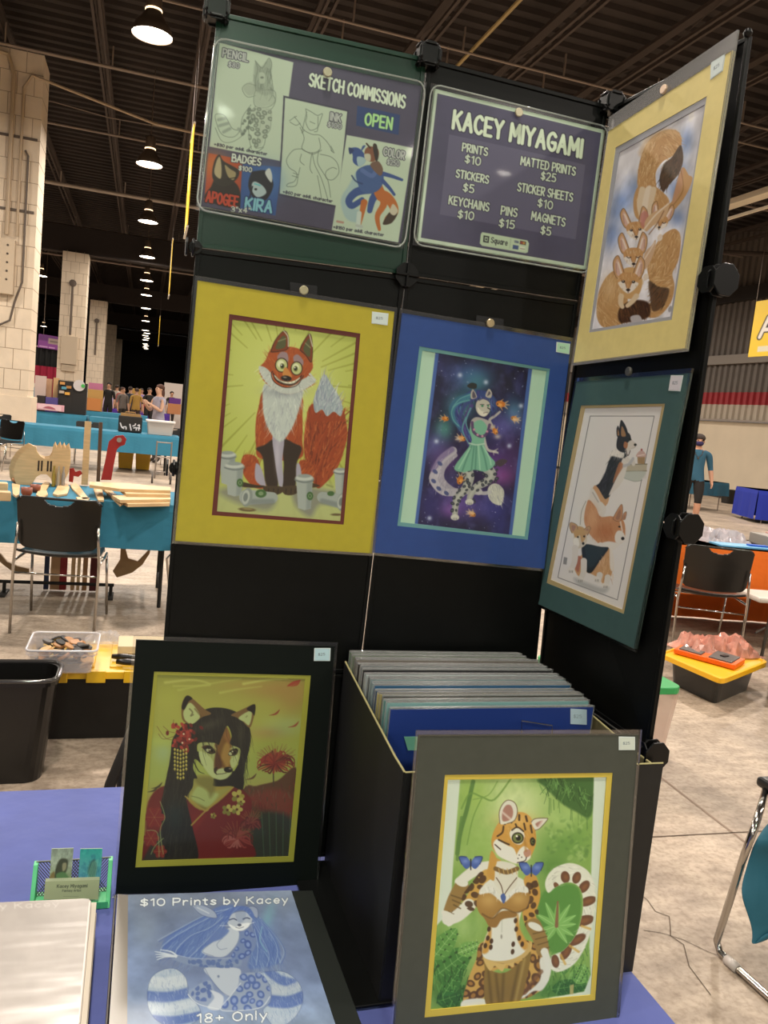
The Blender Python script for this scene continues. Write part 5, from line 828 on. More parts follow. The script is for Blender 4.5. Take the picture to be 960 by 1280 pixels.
    a.poly("214,555 355,568 335,748 205,722", '2a4c8c', 1.5, 1, F); a.glow(300, 620, 60, 60, '3f74b4', .7); a.poly("235,640 245,590 262,582 300,580 318,600 326,640 300,690 260,690", '20222c', 4); a.poly("248,630 262,622 290,640 300,665 270,680 250,660", '9ab4b8', 4); a.poly("296,590 312,572 322,600 318,625", 'b4c0bc', 4); a.line("258,630 278,636", 4, '3fb0b8'); a.ell(262, 650, 5, 4, '14161c'); a.line("250,640 240,680", 5, '20222c'); a.text("KIRA", 224, 722, 318, 736, 40, 9, '6fb4c4', '182a5c', 3.5)
    a.text("BADGES", 176, 545, 278, 562, 26, 5.5, 'c6d6c4', '2c2b40', 2.5); a.text("$100", 200, 578, 246, 586, 16, 3.6, 'c6d6c4', '2c2b40', 1.8); a.text('3"x4"', 172, 733, 240, 738, 18, 3.4, 'c6d6c4', '2c2b40', 1.2)
    # color panel
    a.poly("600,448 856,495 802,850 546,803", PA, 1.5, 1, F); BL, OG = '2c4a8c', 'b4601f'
    a.line("650,600 625,650 602,690 615,740 640,750", 40, '8fb0b4', .9, 8, True, None, 50); a.line("690,650 640,660 610,690 622,712 660,690", 34, BL, 1, 4, True, None, 20); a.line("720,660 700,690 690,730", 34, BL, 1, 4, True, None, 20); a.line("720,640 745,700 720,750 728,800", 36, OG, 1, 4, True, None, 12); a.line("668,700 660,740 650,785", 26, OG, 1, 4, True, None, 12); a.line("650,740 646,790", 18, 'b4c8c0', 1, 4); a.line("640,785 660,790", 10, 'a4b4ac', 1, 3)
    a.poly("705,650 760,660 795,700 800,740 770,775 745,780 750,755 770,730 750,700 720,690", OG, 4); a.poly("770,735 798,740 776,776 742,782 752,756", '3a2c20', 3); a.poly("780,705 800,730 785,748 768,735", 'b8b49c', 4)
    a.poly("640,580 690,560 740,590 735,640 700,665 660,660 640,620", '34548f', 4); a.line("730,590 770,600 815,615", 18, BL, 1, 3, True, None, 10); a.line("740,620 765,645 785,670", 16, BL, 1, 3, True, None, 10); a.line("660,580 700,600 720,560", 16, '4a66a4', .9, 3); a.poly("690,560 720,545 740,575 728,600", '6a5040', 3)
    a.poly("608,500 640,495 665,515 672,545 650,565 625,550 622,520", BL, 3); a.poly("640,530 670,535 668,555 645,565", '8fb0b8', 3); a.poly("612,520 608,495 628,505", '1f3468', 2); a.poly("655,510 672,488 660,490", BL, 2)
    a.poly("672,500 690,490 720,500 722,530 700,548 676,540 668,520", '7a4a30', 3); a.poly("668,520 690,520 690,545 672,540", 'b0b49c', 3); a.poly("700,488 715,484 722,530 712,545", '2a2420', 3); a.line("676,480 690,496", 6, '3a2c20'); a.line("706,482 704,496", 6, '3a2c20'); a.line("620,600 635,620 660,630", 6, '20386c', .8)
    a.text("COLOR", 742, 522, 822, 538, 28, 6, 'aab6b0', '2c2b40', 2.5); a.text("$250", 756, 556, 802, 564, 18, 4, 'aab6b0', '2c2b40', 1.8); a.text("+$150 per addl. character", 552, 795, 744, 826, 10, 2.4, '26263a'); a.line("566,770 588,774", 8, 'a86a5c', .7)
    # title, OPEN
    a.text("SKETCH COMMISSIONS", 460, 262, 822, 346, 46, 8.5, 'c6dcc4', '2a2940', 3); a.poly("641,338 806,372 800,447 636,412", '1f3a72', 2, 1, F); a.text("OPEN", 670, 408, 772, 426, 42, 8.5, '9fdc8c', '1a2c50', 2.5)
    return a
# ================================================================= THE TABLE AND THE DISPLAY
def cloth_skirt(x0, x1, y0, y1, z, drop, amp=.012, nf=26, sides='FBLR', rad=.012):
    """one draped cloth: flat top and wavy skirt round the edges"""
    b = B(); b.box(((x0 + x1) / 2, (y0 + y1) / 2, z - .003), (x1 - x0, y1 - y0, .006))
    def side(ax, ay, bx, by, nx, ny):
        L = hypot(bx - ax, by - ay); k = max(8, int(L * nf)); ph = random.uniform(0, 6)
        def f(u, w):
            a = amp * w * (sin(u * L * 11 + ph) + .6 * sin(u * L * 23 + 1.7 * ph) + .9)
            return (ax + (bx - ax) * u + nx * (a + rad * min(1, w * 8)), ay + (by - ay) * u + ny * (a + rad * min(1, w * 8)), z - .001 - drop * w)
        b.grid(f, k, 7)
    if 'F' in sides: side(x0, y0, x1, y0, 0, -1)
    if 'B' in sides: side(x1, y1, x0, y1, 0, 1)
    if 'L' in sides: side(x0, y1, x0, y0, -1, 0)
    if 'R' in sides: side(x1, y0, x1, y1, 1, 0)
    return b
m_peri = mat('cloth_periwinkle', '4f5a9e', .85, noise=.10, scale=9, bump=.35, bscale=7, sheen=.2)
single('tablecloth', cloth_skirt(-1.35, .333, -.52, .283, TZ, .742), m_peri, 'periwinkle blue tablecloth under the art display', 'tablecloth')
# display of black panels
m_pan = mat('panel_black', '0a0b0b', .4, spec=.2, noise=.2, scale=40)
m_pang = mat('panel_green_tint', '14382b', .30, noise=.25, scale=5)
m_con = mat('connector_black', '070708', .36, spec=.3)
ND = {'L4': (-.301, 0, 1.989), 'L3': (-.306, 0, 1.676), 'L2': (-.311, 0, 1.367), 'L1': (-.312, 0, 1.060), 'L0': (-.312, 0, .752),
      'M4': (.002, 0, 1.996), 'M3': (.003, 0, 1.684), 'M2': (0, 0, 1.372), 'M1': (-.005, 0, 1.062), 'M0': (-.006, 0, .752),
      'C4': (.312, 0, 1.993), 'C3': (.302, 0, 1.687), 'C2': (.301, 0, 1.370), 'C1': (.311, 0, 1.062), 'C0': (.31, 0, .752),
      'W4': (.324, -.290, 1.986), 'W3': (.3255, -.293, 1.685), 'W2': (.325, -.297, 1.366), 'W1': (.325, -.296, 1.053), 'W0': (.325, -.296, .752)}
ND = {k: np.array(v) for k, v in ND.items()}
for k, d in (('4', .003), ('3', .003), ('2', .003), ('1', .003), ('0', .003)): ND['D' + k] = ND['C' + k] - np.array([d, 0, 0])
WN = np.array([cos(.067), sin(.067), 0]); WP = np.array([.305, 0, 0]); BN = np.array([0, -1, 0])
st = thing('display_stand', (0, 0, .75), 'tall black display stand of square plastic panels and round connectors', 'display stand')
def panel(a, bb, c, d, n, m, g=.0012, sh=0.0):
    q = [ND[k] - n * sh for k in (a, bb, c, d)]; ctr = sum(q) / 4; q = [p + (ctr - p) / np.linalg.norm(ctr - p) * g * 1.4 for p in q]
    b = B(); b.slab([p + n * .001 for p in q], n, .003)
    qi = inset(q, .02, .02); b.ring([p + n * .0035 for p in q], [p + n * .0035 for p in qi], n, .007)
    mesh('panel', b, m, st, bevel=.0008)
for i in (4, 3, 2, 1):
    panel('L%d' % i, 'M%d' % i, 'M%d' % (i - 1), 'L%d' % (i - 1), BN, m_pang if i == 4 else m_pan)
    panel('M%d' % i, 'D%d' % i, 'D%d' % (i - 1), 'M%d' % (i - 1), BN, m_pan)
    panel('C%d' % i, 'W%d' % i, 'W%d' % (i - 1), 'C%d' % (i - 1), -WN, m_pan, sh=.006)
for a_, c_ in (('L1', 'M1'), ('M1', 'D1')):
    b = B(); p_ = (ND[a_] + ND[c_]) / 2 + np.array([0, .0055, 0]); b.box(p_, (.29, .003, .03)); mesh('panel_joint', b, m_pan, st)
def octa(b, c, n, r, t):
    n = Vector(n).normalized(); u = Vector((0, 0, 1)) if abs(n.z) < .9 else Vector((1, 0, 0)); u = (u - n * u.dot(n)).normalized(); w = n.cross(u)
    f = [Vector(c) + u * r * cos(pi / 8 + k * pi / 4) + w * r * sin(pi / 8 + k * pi / 4) + n * t / 2 for k in range(8)]
    b.prism(f, [p - n * t for p in f])
for k, p in ND.items():
    if k[1] == '0' or k[0] == 'D' or k in ('M2', 'C2', 'C3', 'M1', 'C1', 'L1'): continue
    b = B(); ax = [(0, -1, 0), (1, 0, 0), (0, 0, 1)]
    if k in ('M4', 'C4', 'L4'):
        for a in ax:
            for s in (-.013, .013): octa(b, p + np.array(a) * s + np.array((0, -.004, 0)), a, .0185, .003)
        b.ball(p + np.array((0, -.004, 0)), .0135, 10)
    elif k[0] == 'W':
        if k == 'W4':
            b.ball(p, .006, 8)
        else:
            d = np.array([.067, -1, 0.0]); o = p + np.array((.004, 0, 0))
            for s in (.004, .016): octa(b, o + d * s, d, .0215, .003)
            for s in (-.011, .011): octa(b, p + WN * s, WN, .018, .003)
            b.ball(o, .012, 10)
    elif k[0] == 'L':
        for s in (-.012, -.003): octa(b, p + np.array((s, 0, 0)), (1, 0, 0), .013, .003)
        octa(b, p + np.array((0, -.006, 0)), (0, 1, 0), .010, .002); b.ball(p, .01, 8)
    else:
        for s in (-.010, .010): octa(b, p + np.array((0, s, 0)), (0, 1, 0), .019, .002)
        for a in ((1, 0, 0), (0, 0, 1)): b.box(p + np.array((0, -.013, 0)), (.036 if a[0] else .0035, .005, .036 if a[2] else .0035))
        b.ball(p, .009, 8)
    mesh('connector', b, m_con, st, bevel=.0008)
# ---------------------------------------------------------------- matted prints
m_film = clear_film(); m_stick = 'dfe6ea'
def quad(P, p, n): return [onp(u, v, p, n) for u, v in P]
def crop(s, o, k): return [(o[0] + x * k, o[1] + y * k) for x, y in pts(s)]
def matted(label, P, p, n, colr, wins, art, artq, stick=None, group='matted prints on display', tname='matted_print', sleeve=(.004, .006), backcol='15120f', sticktext='$25', stickcol='d5e6e6'):
    """mat board with stepped windows; P, wins, artq are corners in the photo, carried onto the plane p, n"""
    n = np.array(n, float); n = n / np.linalg.norm(n)
    Q = quad(P, p, n); at = (Q[2] + Q[3]) / 2
    c = thing(tname, at, label, 'art print', group)
    prev = quad(wins[0][0], p, n)
    b = B(); b.ring(Q, prev, n, .0022); mesh('mat_board', b, mat('mat_' + colr, colr, .55, spec=.15 if colr in ('0c120f', '4c4e47') else .4, coat=.0 if colr in ('0c120f', '4c4e47') else .2, noise=.04, scale=60), c)
    lift = 0.0
    for i, (w, colw) in enumerate(wins):
        nxt = quad(wins[i + 1][0] if i + 1 < len(wins) else artq, p, n); cur = quad(w, p, n); lift -= .0008
        big = [q + (q - sum(cur) / 4) * .01 + n * lift for q in cur]
        b = B(); b.ring(big, [q + n * lift for q in nxt], n, .0012); mesh('inner_mat', b, mat('mat_' + colw, colw, .55, coat=.3), c)
    A = [q + n * (lift - .0014) + (q - sum(quad(artq, p, n)) / 4) * .008 for q in quad(artq, p, n)]
    art.build('artwork', A, c, .45, .3)
    b = B(); b.slab([q - n * .0032 for q in Q], n, .0015); mesh('backing_board', b, mat('back_' + backcol, backcol, .6), c)
    ctr = sum(Q) / 4; u = (Q[1] - Q[0]); u /= np.linalg.norm(u); w = (Q[0] - Q[3]); w /= np.linalg.norm(w)
    e = [Q[0] - u * sleeve[0] + w * sleeve[1], Q[1] + u * sleeve[0] + w * sleeve[1], Q[2] + u * sleeve[0] - w * sleeve[0], Q[3] - u * sleeve[0] - w * sleeve[0]]
    b = B(); b.ring([q + n * .0006 for q in e], [q + n * .0006 for q in inset(Q, .002, .002)], n, .0034); mesh('clear_sleeve', b, clear_film('painted_sheen_film', (1, 1, 1), .1, .16) if sleeve[1] > .02 else m_film, c)  # tall sleeve: reflection on the film painted as a pale diffuse mix
    if stick:
        SQ = [q + n * .0007 for q in quad(stick, p, n)]; a = Art([(0, 0), (40, 0), (40, 44), (0, 44)], 40, 44, stickcol); a.text(sticktext, 9, 26, 27, 25, 9, 1.5, '5d6c78', None, 0, .7)
        s = B(); s.slab([q - n * .0002 for q in SQ], n, .0004); so = mesh('price_sticker', s, mat('sticker_white', 'd9e4e4', .5), c)
        a.build('price', [q + n * .0002 for q in inset(SQ, .05, .05)], so, .5, .1)
    return c
def magnet(u, v, p, n, label, r=.0065, col='b9b39a'):
    n = np.array(n, float); n /= np.linalg.norm(n); x = onp(u, v, p, n); b = B(); nv = Vector(n); k = Vector((0, 0, 1)); w = nv.cross(k)
    prof = [(r * .95, 0), (r, .001), (r, .003), (r * .85, .004)]; vs = []; N = 18
    for rr, h in prof: vs += [Vector(x) + nv * h + (k * cos(2 * pi * i / N) + w * sin(2 * pi * i / N)) * rr for i in range(N)]
    fs = [(i * N + j, i * N + (j + 1) % N, (i + 1) * N + (j + 1) % N, (i + 1) * N + j) for i in range(len(prof) - 1) for j in range(N)] + [tuple(range(N)), tuple((len(prof) - 1) * N + j for j in range(N))]
    b.add(vs, fs); single('magnet', b, mat('magnet_' + col, col, .3, .5), label, 'magnet', 'round magnets holding up the art')
b = B(); b.box((.10, -.17, .7495), (.38, .32, .004)); mesh('dark_gap_sheet', b, m_pan, st, bevel=.001)  # black sheet added on the cloth to darken the gap beside the bin
BP = np.array([0, -.0085, 0]); WPL = WP - WN * .0085
F1 = ((200, 330), .3125)
matted('yellow matted print of a grinning red fox among paper cups', crop("150,65 938,190 848,1158 60,1108", *F1), BP, BN, 'b9ab30', [(crop("277,200 802,278 735,1043 207,1005", *F1), '63251f')], art_fox(), crop("290,221 786,293 722,1029 228,990", *F1), crop("848,190 914,198 910,246 846,238", *F1))
F2 = ((450, 370), .29167)
matted('royal blue matted print of a cat girl in a pale dress amid goldfish', crop("180,72 905,195 790,1170 52,1100", *F2), BP, BN, '29498f', [(crop("255,215 815,312 720,1045 160,985", *F2), '6aa0a4')], art_space(), crop("268,233 802,322 708,1031 174,970", *F2), crop("842,197 900,205 896,250 840,240", *F2), stickcol='a9dcc0')
F3 = ((690, 30), .3439)
matted('cream matted print of a tall pile of sleepy fennec foxes', crop("205,390 655,95 485,1180 78,1232", *F3), WPL, -WN, 'e6d68e', [(crop("230,450 563,262 435,1075 133,1122", *F3), 'a6a8b0')], art_fennec(), crop("243,466 553,292 428,1063 142,1110", *F3), crop("578,140 632,106 622,170 576,204", *F3), sleeve=(.004, .022))
F4 = ((660, 440), .2969)
matted('dark teal matted print of three stacked corgis reaching a cupcake', crop("205,125 678,88 447,1250 22,1052", *F4), WPL, -WN, '3f5c5c', [(crop("222,225 577,217 403,1103 77,972", *F4), 'b7a477')], art_corgi(), crop("236,236 562,228 395,1085 92,958", *F4), crop("603,98 655,98 642,166 592,163", *F4), stickcol='d8d4de')
AP, AN = np.array([0, -.062, .745]), np.array([0, -.372, .05])
AN = AN / np.linalg.norm(AN)
F5 = ((120, 790), .3229)
matted('black matted print of a fox woman in a red kimono leaning behind the blue binder', crop("155,30 925,55 850,1000 75,1016", *F5), AP, AN, '0c120f', [(crop("225,153 832,168 765,890 152,912", *F5), '9b9a36')], art_kimono(), crop("238,166 810,182 745,870 177,887", *F5), crop("845,62 908,62 906,112 843,112", *F5), stickcol='b7dbe6')
OP = np.array([0, -.395, .745]); ON = np.array([0, -.352, .055]); ON = ON / np.linalg.norm(ON)
F6 = ((480, 900), .375)
_o = crop("118,52 850,48 775,1010 35,1013", *F6)
_q = quad(_o, OP, ON); _n = ON
matted('grey matted print of an ocelot girl with blue butterflies leaning on the print bin', [_o[0], _o[1], (769.6, 1285.5), (492.5, 1286)], OP, ON, '4c4e47', [(crop("203,183 763,176 705,935 135,993", *F6), 'cdb545')], art_ocelot(), crop("214,200 744,191 691,918 156,968", *F6), crop("782,55 836,56 836,100 782,100", *F6), stickcol='cfd9cf')
# flat sign sheets in clear plastic holders
def sign(label, P, art, mP, mlabel):
    Q = quad(P, BP, BN); c = thing('sign', (Q[2] + Q[3]) / 2, label, 'sign', 'sign sheets in clear holders'); n = BN.astype(float)
    art.build('printed_sheet', [q + n * .0012 for q in Q], c, .5, .04, .004, n)
    b = B(); b.slab([q - n * .0015 for q in inset(Q, -.003, -.003)], n, .001); mesh('backing_sheet', b, mat('paper_green_cast', 'c9d3c4', .6), c)  # white paper with the green lamp cast put into its colour
    e = inset(Q, -.022, -.03); b = B(); b.ring([q + n * .0016 for q in e], [q + n * .0016 for q in inset(Q, .004, .004)], n, .002); mesh('clear_holder', b, clear_film('holder_film', (1, 1, 1), .05), c)
    b = B(); N = 24
    loop = []
    for cx, cy, a0 in ((.97, .05, -90), (.97, .95, 0), (.03, .95, 90), (.03, .05, 180)):
        for k in range(5):
            a = radians(a0 + k * 22.5); loop.append((cx + .05 * cos(a), cy + .075 * sin(a)))
    P3 = [lerp(lerp(Q[0], Q[1], x), lerp(Q[3], Q[2], x), y) + n * .002 for x, y in loop]; P3.append(P3[0])
    b.tube(P3, .0013, 6); mesh('holder_rim', b, mat('clear_rim', 'd8e0dc', .08, spec=1.0, alpha=.42), c, smooth=True)
    magnet(mP[0], mP[1], BP + np.array([0, -.005, 0]), BN, mlabel)
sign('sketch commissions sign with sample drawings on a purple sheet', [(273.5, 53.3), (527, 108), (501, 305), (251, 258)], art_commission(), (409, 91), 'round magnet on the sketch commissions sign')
sign('purple price list sign with white border and lettering', [(543, 111), (756, 163), (733, 337.5), (521, 301.5)], art_prices(), (648, 141), 'round magnet at the top of the price list sign')
magnet(379.5, 363, BP, BN, 'round magnet above the grinning fox print', col='c2bb9a')
magnet(612.5, 404, BP, BN, 'round magnet above the royal blue print', col='c9b58f')
magnet(831, 112, WPL, -WN, 'round magnet above the fennec print', col='d9c0a8')
magnet(787, 464.5, WPL, -WN, 'round magnet above the corgi print', col='6b6a64')
for u, v, l in ((379.5, 363, 'small clear sleeve flap under the magnet above the fox print'), (612.5, 404.5, 'small clear sleeve flap under the magnet above the blue print')):
    q = [onp(u + a, v + c_ + a * .15, BP + np.array([0, .001, 0]), BN) for a, c_ in ((-17, -8), (17, -8), (17, 8), (-17, 8))]
    b = B(); b.slab(q, BN, .0006); single('hang_tab', b, clear_film('tab_film', (.9, .9, .9), .06), l, 'tab')
# ---------------------------------------------------------------- the print bin and the prints filed in it
m_box = mat('box_black', '121314', .55, noise=.2, scale=30); m_kraft = mat('box_kraft', '6f6748', .7); m_edge = mat('box_edge', 'a8a070', .7)
bn = thing('print_bin', (.15, -.15, TZ), 'black cardboard browsing bin with tan lining full of filed prints', 'bin')
FLx, FRx, BKy, FRy = -.034, .300, -.014, -.325; z0 = TZ + .002; zf, zb = 1.052, 1.085
def wall(Po, Pi, n):
    b = B(); b.slab(Po, n, .002); mesh('side_wall', b, m_box, bn)
for nm, x, s in (('side_wall', FLx, -1), ('side_wall', FRx, 1)):
    xs = (lambda y: .289 + .075 * -y) if s > 0 else (lambda y: FLx)
    P = [(xs(y), y, z) for y, z in ((BKy, z0), (BKy, zb), (-.285, zf), (FRy, zf - .002), (FRy, z0))]; b = B(); P = [Vector(p) for p in P]
    b.prism(P, [p + Vector((s * .002, 0, 0)) for p in P]); w_ = mesh('side_wall', b, m_box, bn)
    b = B(); b.prism([p - Vector((s * .0002, 0, 0)) for p in P], [p - Vector((s * .0012, 0, 0)) for p in P]); mesh('tan_lining', b, m_kraft, w_)
    b = B(); b.tube([P[1], P[2], P[3]], .0016, 6); mesh('raw_edge', b, m_edge, w_)
FRx = .331; b = B(); b.box(((FLx + FRx) / 2, FRy, (z0 + zf) / 2), (FRx - FLx, .003, zf - z0 - .004)); w_ = mesh('front_wall', b, m_box, bn)
b = B(); b.tube([(FLx, FRy, zf - .002), (FRx, FRy, zf - .002)], .0016, 6); mesh('raw_edge', b, m_edge, w_)
b = B(); b.box(((FLx + FRx) / 2, FRy + .0025, (z0 + zf) / 2), (FRx - FLx - .006, .001, zf - z0 - .008)); mesh('tan_lining', b, m_kraft, w_)
FRx = .288; b = B(); b.box(((FLx + FRx) / 2, BKy, (z0 + zb) / 2), (FRx - FLx, .003, zb - z0)); mesh('back_wall', b, m_box, bn)
b = B(); b.box(((FLx + FRx) / 2, (BKy + FRy) / 2, z0 + .002), (FRx - FLx, BKy - FRy, .003)); mesh('floor_panel', b, m_box, bn)
FILED = [('5d7a5f', 'sage green'), ('6d8468', 'sage green'), ('7b8574', 'grey green'), ('4a3f38', 'dark brown'), ('7f766f', 'grey'), ('3b3634', 'charcoal'), ('bfc4c2', 'white'), ('8b8f92', 'grey'), ('2c2a2c', 'black'), ('a9b3b5', 'pale grey'), ('c4ced0', 'white'), ('48545c', 'slate'), ('84979b', 'grey blue'), ('a8cbd0', 'pale blue'), ('2f5f86', 'blue'), ('244c7d', 'navy'), ('c2b868', 'yellow'), ('cabf7a', 'yellow'), ('35342c', 'dark olive'), ('6fa3a3', 'teal'), ('86b2b0', 'pale teal'), ('26408f', 'royal blue')]
NF = len(FILED)
for i, (colr, nm) in enumerate(FILED):
    f = i / (NF - 1); y = -.022 - .190 * f; xl = -.031 + .006 * f + random.uniform(-.001, .002); xr = min(.284, .262 + .05 * f + random.uniform(-.006, .006)); zt = 1.106 - .018 * f + random.uniform(-.003, .003)
    if i == NF - 1: y, xl, xr, zt = -.2135, -.022, .286, 1.086
    lab = '%s matted print filed in the bin' % nm
    where = 'frontmost' if i == NF - 1 else ('rearmost' if i == 0 else None)
    place = ['rearmost in the bin', 'second from the back of the bin', 'third from the back of the bin', 'fourth from the back of the bin', 'fifth from the back of the bin', 'sixth from the back of the bin', 'seventh from the back of the bin', 'eighth from the back of the bin', 'ninth from the back of the bin', 'tenth from the back of the bin', 'eleventh from the back of the bin', 'twelfth from the back of the bin', 'ninth behind the front one in the bin', 'eighth behind the front one in the bin', 'seventh behind the front one in the bin', 'sixth behind the front one in the bin', 'fifth behind the front one in the bin', 'fourth behind the front one in the bin', 'third behind the front one in the bin', 'second behind the front one in the bin', 'just behind the royal blue one in the bin', 'with price sticker, frontmost in the bin'][i]
    c = thing('filed_print', ((xl + xr) / 2, y, z0 + .006), '%s matted print edge, %s' % (nm, place), 'art print', 'prints filed in the bin')
    b = B(); b.box(((xl + xr) / 2, y, (zt + z0 + .006) / 2), (xr - xl, .0055, zt - z0 - .006), rx=0); mesh('mat_board', b, mat('filed_' + colr, colr, .4, coat=.5), c)
    b = B(); q = [np.array(p) for p in ((xl - .002, y - .0026, zt + .003), (xr + .002, y - .0026, zt + .003), (xr + .002, y - .0026, z0 + .01), (xl - .002, y - .0026, z0 + .01))]
    b.ring(q, inset(q, .014, .012), (0, -1, 0), .0008); b.box(((xl + xr) / 2, y, zt + .0018), (xr - xl, .005, .0014)); mesh('clear_sleeve', b, clear_film('filed_film', (1, 1, 1), .14, .13), c)  # whitish diffuse mixed into the clear film to brighten the shaded tops
    if i == NF - 1:
        a = Art([(0, 0), (40, 0), (40, 44), (0, 44)], 36, 40, 'c3dcec'); a.text('$25', 8, 26, 27, 25, 9, 1.5, '7d97a8', None, 0, .6)
        P = [ony(u, v, y - .0032) for u, v in ((713, 885.5), (733.5, 887), (733.5, 906), (713, 905))]; a.build('price_sticker', P, c, .4, .2)
        P = [ony(u, v, y - .004) for u, v in ((505, 921), (523, 921), (521, 938), (510, 938))]; b = B(); b.slab(P, (0, -1, 0), .0006); mesh('aqua_tab', b, mat('tab_aqua', '76b7a0', .4), c)
b = B(); P = [(652, 901), (668, 903), (690, 906), (690, 917)]; b.tube([ony(u, v, -.225) for u, v in ((652, 916), (652, 901), (690, 907), (690, 917))], .0011, 5); single('sleeve_flap', b, clear_film('flap', (1, 1, 1), .5), 'clear plastic sleeve flap sticking up behind the ocelot print', 'plastic flap')
# ---------------------------------------------------------------- binders and the card holder
m_bk = mat('binder_vinyl', '202422', .38, coat=.4); m_page = mat('page_edges', 'b9a89a', .7); m_blk2 = mat('binder_dark', '1a1513', .5)
tz = TZ + .001
BH = .05
z = TZ + BH
def zq(P, zz): return [onz(u, v, zz) for u, v in P]
bd = thing('binder', (-.22, -.28, TZ), 'blue covered print binder with a cat woman drawing lying on the table', 'binder')
cov = zq([(147, 1117.5), (391, 1112.5), (454, 1284), (136, 1284)], z)
b = B(); b.slab(cov, (0, 0, 1), .004); mesh('front_cover', b, m_bk, bd, bevel=.0015)
b = B(); b.slab([q - np.array([0, 0, BH - .006]) for q in cov], (0, 0, 1), .004); mesh('back_cover', b, m_bk, bd, bevel=.0015)
sp = [cov[0], cov[3], cov[3] - np.array([0, 0, BH - .002]), cov[0] - np.array([0, 0, BH - .002])]
b = B(); b.slab([p + np.array([-.004, 0, 0]) for p in sp], (-1, 0, 0), .003); mesh('spine', b, mat('binder_spine', '2a2320', .45), bd, bevel=.001)
pg = inset(cov, .02, .015); b = B(); b.slab([q - np.array([0, 0, .006]) for q in pg], (0, 0, 1), BH - .016); mesh('page_block', b, m_page, bd)
art_binder().build('cover_sheet', zq([(160, 1118.5), (364, 1112.8), (420.5, 1284), (159, 1284)], z + .0008), bd, .35, .3)
sleeve = zq([(147, 1117.5), (160, 1118.5), (159, 1284), (136, 1284)], z + .0006); b = B(); b.slab(sleeve, (0, 0, 1), .0005); mesh('spine_film', b, mat('sheen_film', '8f8880', .3, coat=.5), bd)
BH2 = .062; z2 = TZ + BH2
wb = thing('binder', (-.5, -.28, TZ), 'white binder with faint lettering at the left edge of the table', 'binder')
cov = zq([(-190, 1136), (115, 1122), (100, 1286), (-190, 1290)], z2)
def rounded(q, r=.07, k=5):
    out = []
    for i in range(4):
        p, a, c = q[i], q[i - 1], q[(i + 1) % 4]; A_ = p + (a - p) / np.linalg.norm(a - p) * .012; C_ = p + (c - p) / np.linalg.norm(c - p) * .012
        for t_ in range(k + 1):
            s_ = t_ / k; out.append((1 - s_) ** 2 * A_ + 2 * s_ * (1 - s_) * p + s_ * s_ * C_)
    return out
b = B(); b.slab(rounded(cov), (0, 0, 1), .005); mesh('front_cover', b, mat('binder_white', 'd8cdc4', .3, coat=.5), wb, bevel=.0015)
b = B(); b.slab(rounded([q - np.array([0, 0, BH2 - .006]) for q in cov]), (0, 0, 1), .005); mesh('back_cover', b, mat('binder_white', 'd8cdc4', .3, coat=.5), wb, bevel=.0015)
pg = [q - np.array([0, 0, .007]) for q in cov]; pg = [pg[0], pg[1] + np.array([.006, 0, 0]), pg[2] + np.array([.006, 0, 0]), pg[3]]
for k in range(3): b = B(); b.slab([q - np.array([0, 0, .015 * k]) + np.array([.001 * (k % 2), 0, 0]) for q in pg], (0, 0, 1), .013); mesh('page_block', b, mat('page_%d' % k, ('cfc4b4', 'b5a898', 'c9bca9')[k], .6), wb)
art_white().build('cover_film', zq([(-60, 1130.5), (111.5, 1123.5), (97, 1284), (-60, 1286)], z2 + .0008), wb, .17, .7)
ch = thing('card_holder', (-.42, -.06, TZ), 'mesh business card holder with green ends on the tablecloth', 'card holder')
yb = -.060; m_green = mat('holder_green', '4fbf80', .4); m_mesh = mat('holder_mesh', '4b4f4d', .4, .6)
xL, xR = onz(42, 1126, TZ)[0], onz(135, 1126, TZ)[0]; hz = TZ + .052
b = B()
for s in range(26):
    for d in (1, -1):
        xa = xL + (xR - xL) * s / 25; xb = xa + d * .04
        b.tube([(xa, yb + .012, TZ + .004), (min(max(xb, xL), xR), yb + .02, hz if xL <= xb <= xR else TZ + .004 + .048 * abs((xL if xb < xL else xR) - xa) / .04)], .0007, 4, False)
mesh('mesh_back', b, m_mesh, ch)
b = B(); b.tube([(xL, yb + .02, hz), (xR, yb + .02, hz)], .0015, 6); mesh('top_rail', b, m_mesh, ch)
for x in (xL, xR):
    b = B(); b.prism([Vector((x - .003, yb - .022, TZ)), Vector((x - .003, yb + .02, TZ)), Vector((x - .003, yb + .024, hz)), Vector((x - .003, yb + .012, hz))], [Vector((x + .003, yb - .022, TZ)), Vector((x + .003, yb + .02, TZ)), Vector((x + .003, yb + .024, hz)), Vector((x + .003, yb + .012, hz))]); mesh('end_plate', b, m_green, ch, bevel=.0008)
b = B(); b.box(((xL + xR) / 2, yb, TZ + .0025), (xR - xL, .044, .004)); mesh('base', b, m_green, ch)
b = B(); b.box(((xL + xR) / 2, yb - .022, TZ + .006), (xR - xL, .002, .01)); mesh('front_lip', b, m_green, ch)
def upright(P, y, a, name, label, cat, group=None, slope=.012):
    Q = [ony(u, v, y + (slope if i < 2 else 0)) for i, (u, v) in enumerate(P)]; c = thing(name, (Q[2] + Q[3]) / 2, label, cat, group); n = np.array([0, -1, .2])
    b = B(); b.slab(Q, n, .0012); mesh('card', b, mat('card_stock', 'b9c2a4', .5), c)
    a.build('printed_face', [q + np.array([0, -.0006, 0]) for q in Q], c, .3, .4); return c
upright([(64.5, 1061), (92, 1060), (88.5, 1103), (61.5, 1104)], yb - .002, art_card(0), 'picture_card', 'pale green picture card of a dark haired figure in the card holder', 'card', 'picture cards in the holder')
upright([(100.5, 1061), (128, 1060.5), (125.5, 1103), (97.5, 1103)], yb - .002, art_card(1), 'picture_card', 'turquoise picture card at the right of the card holder', 'card', 'picture cards in the holder')
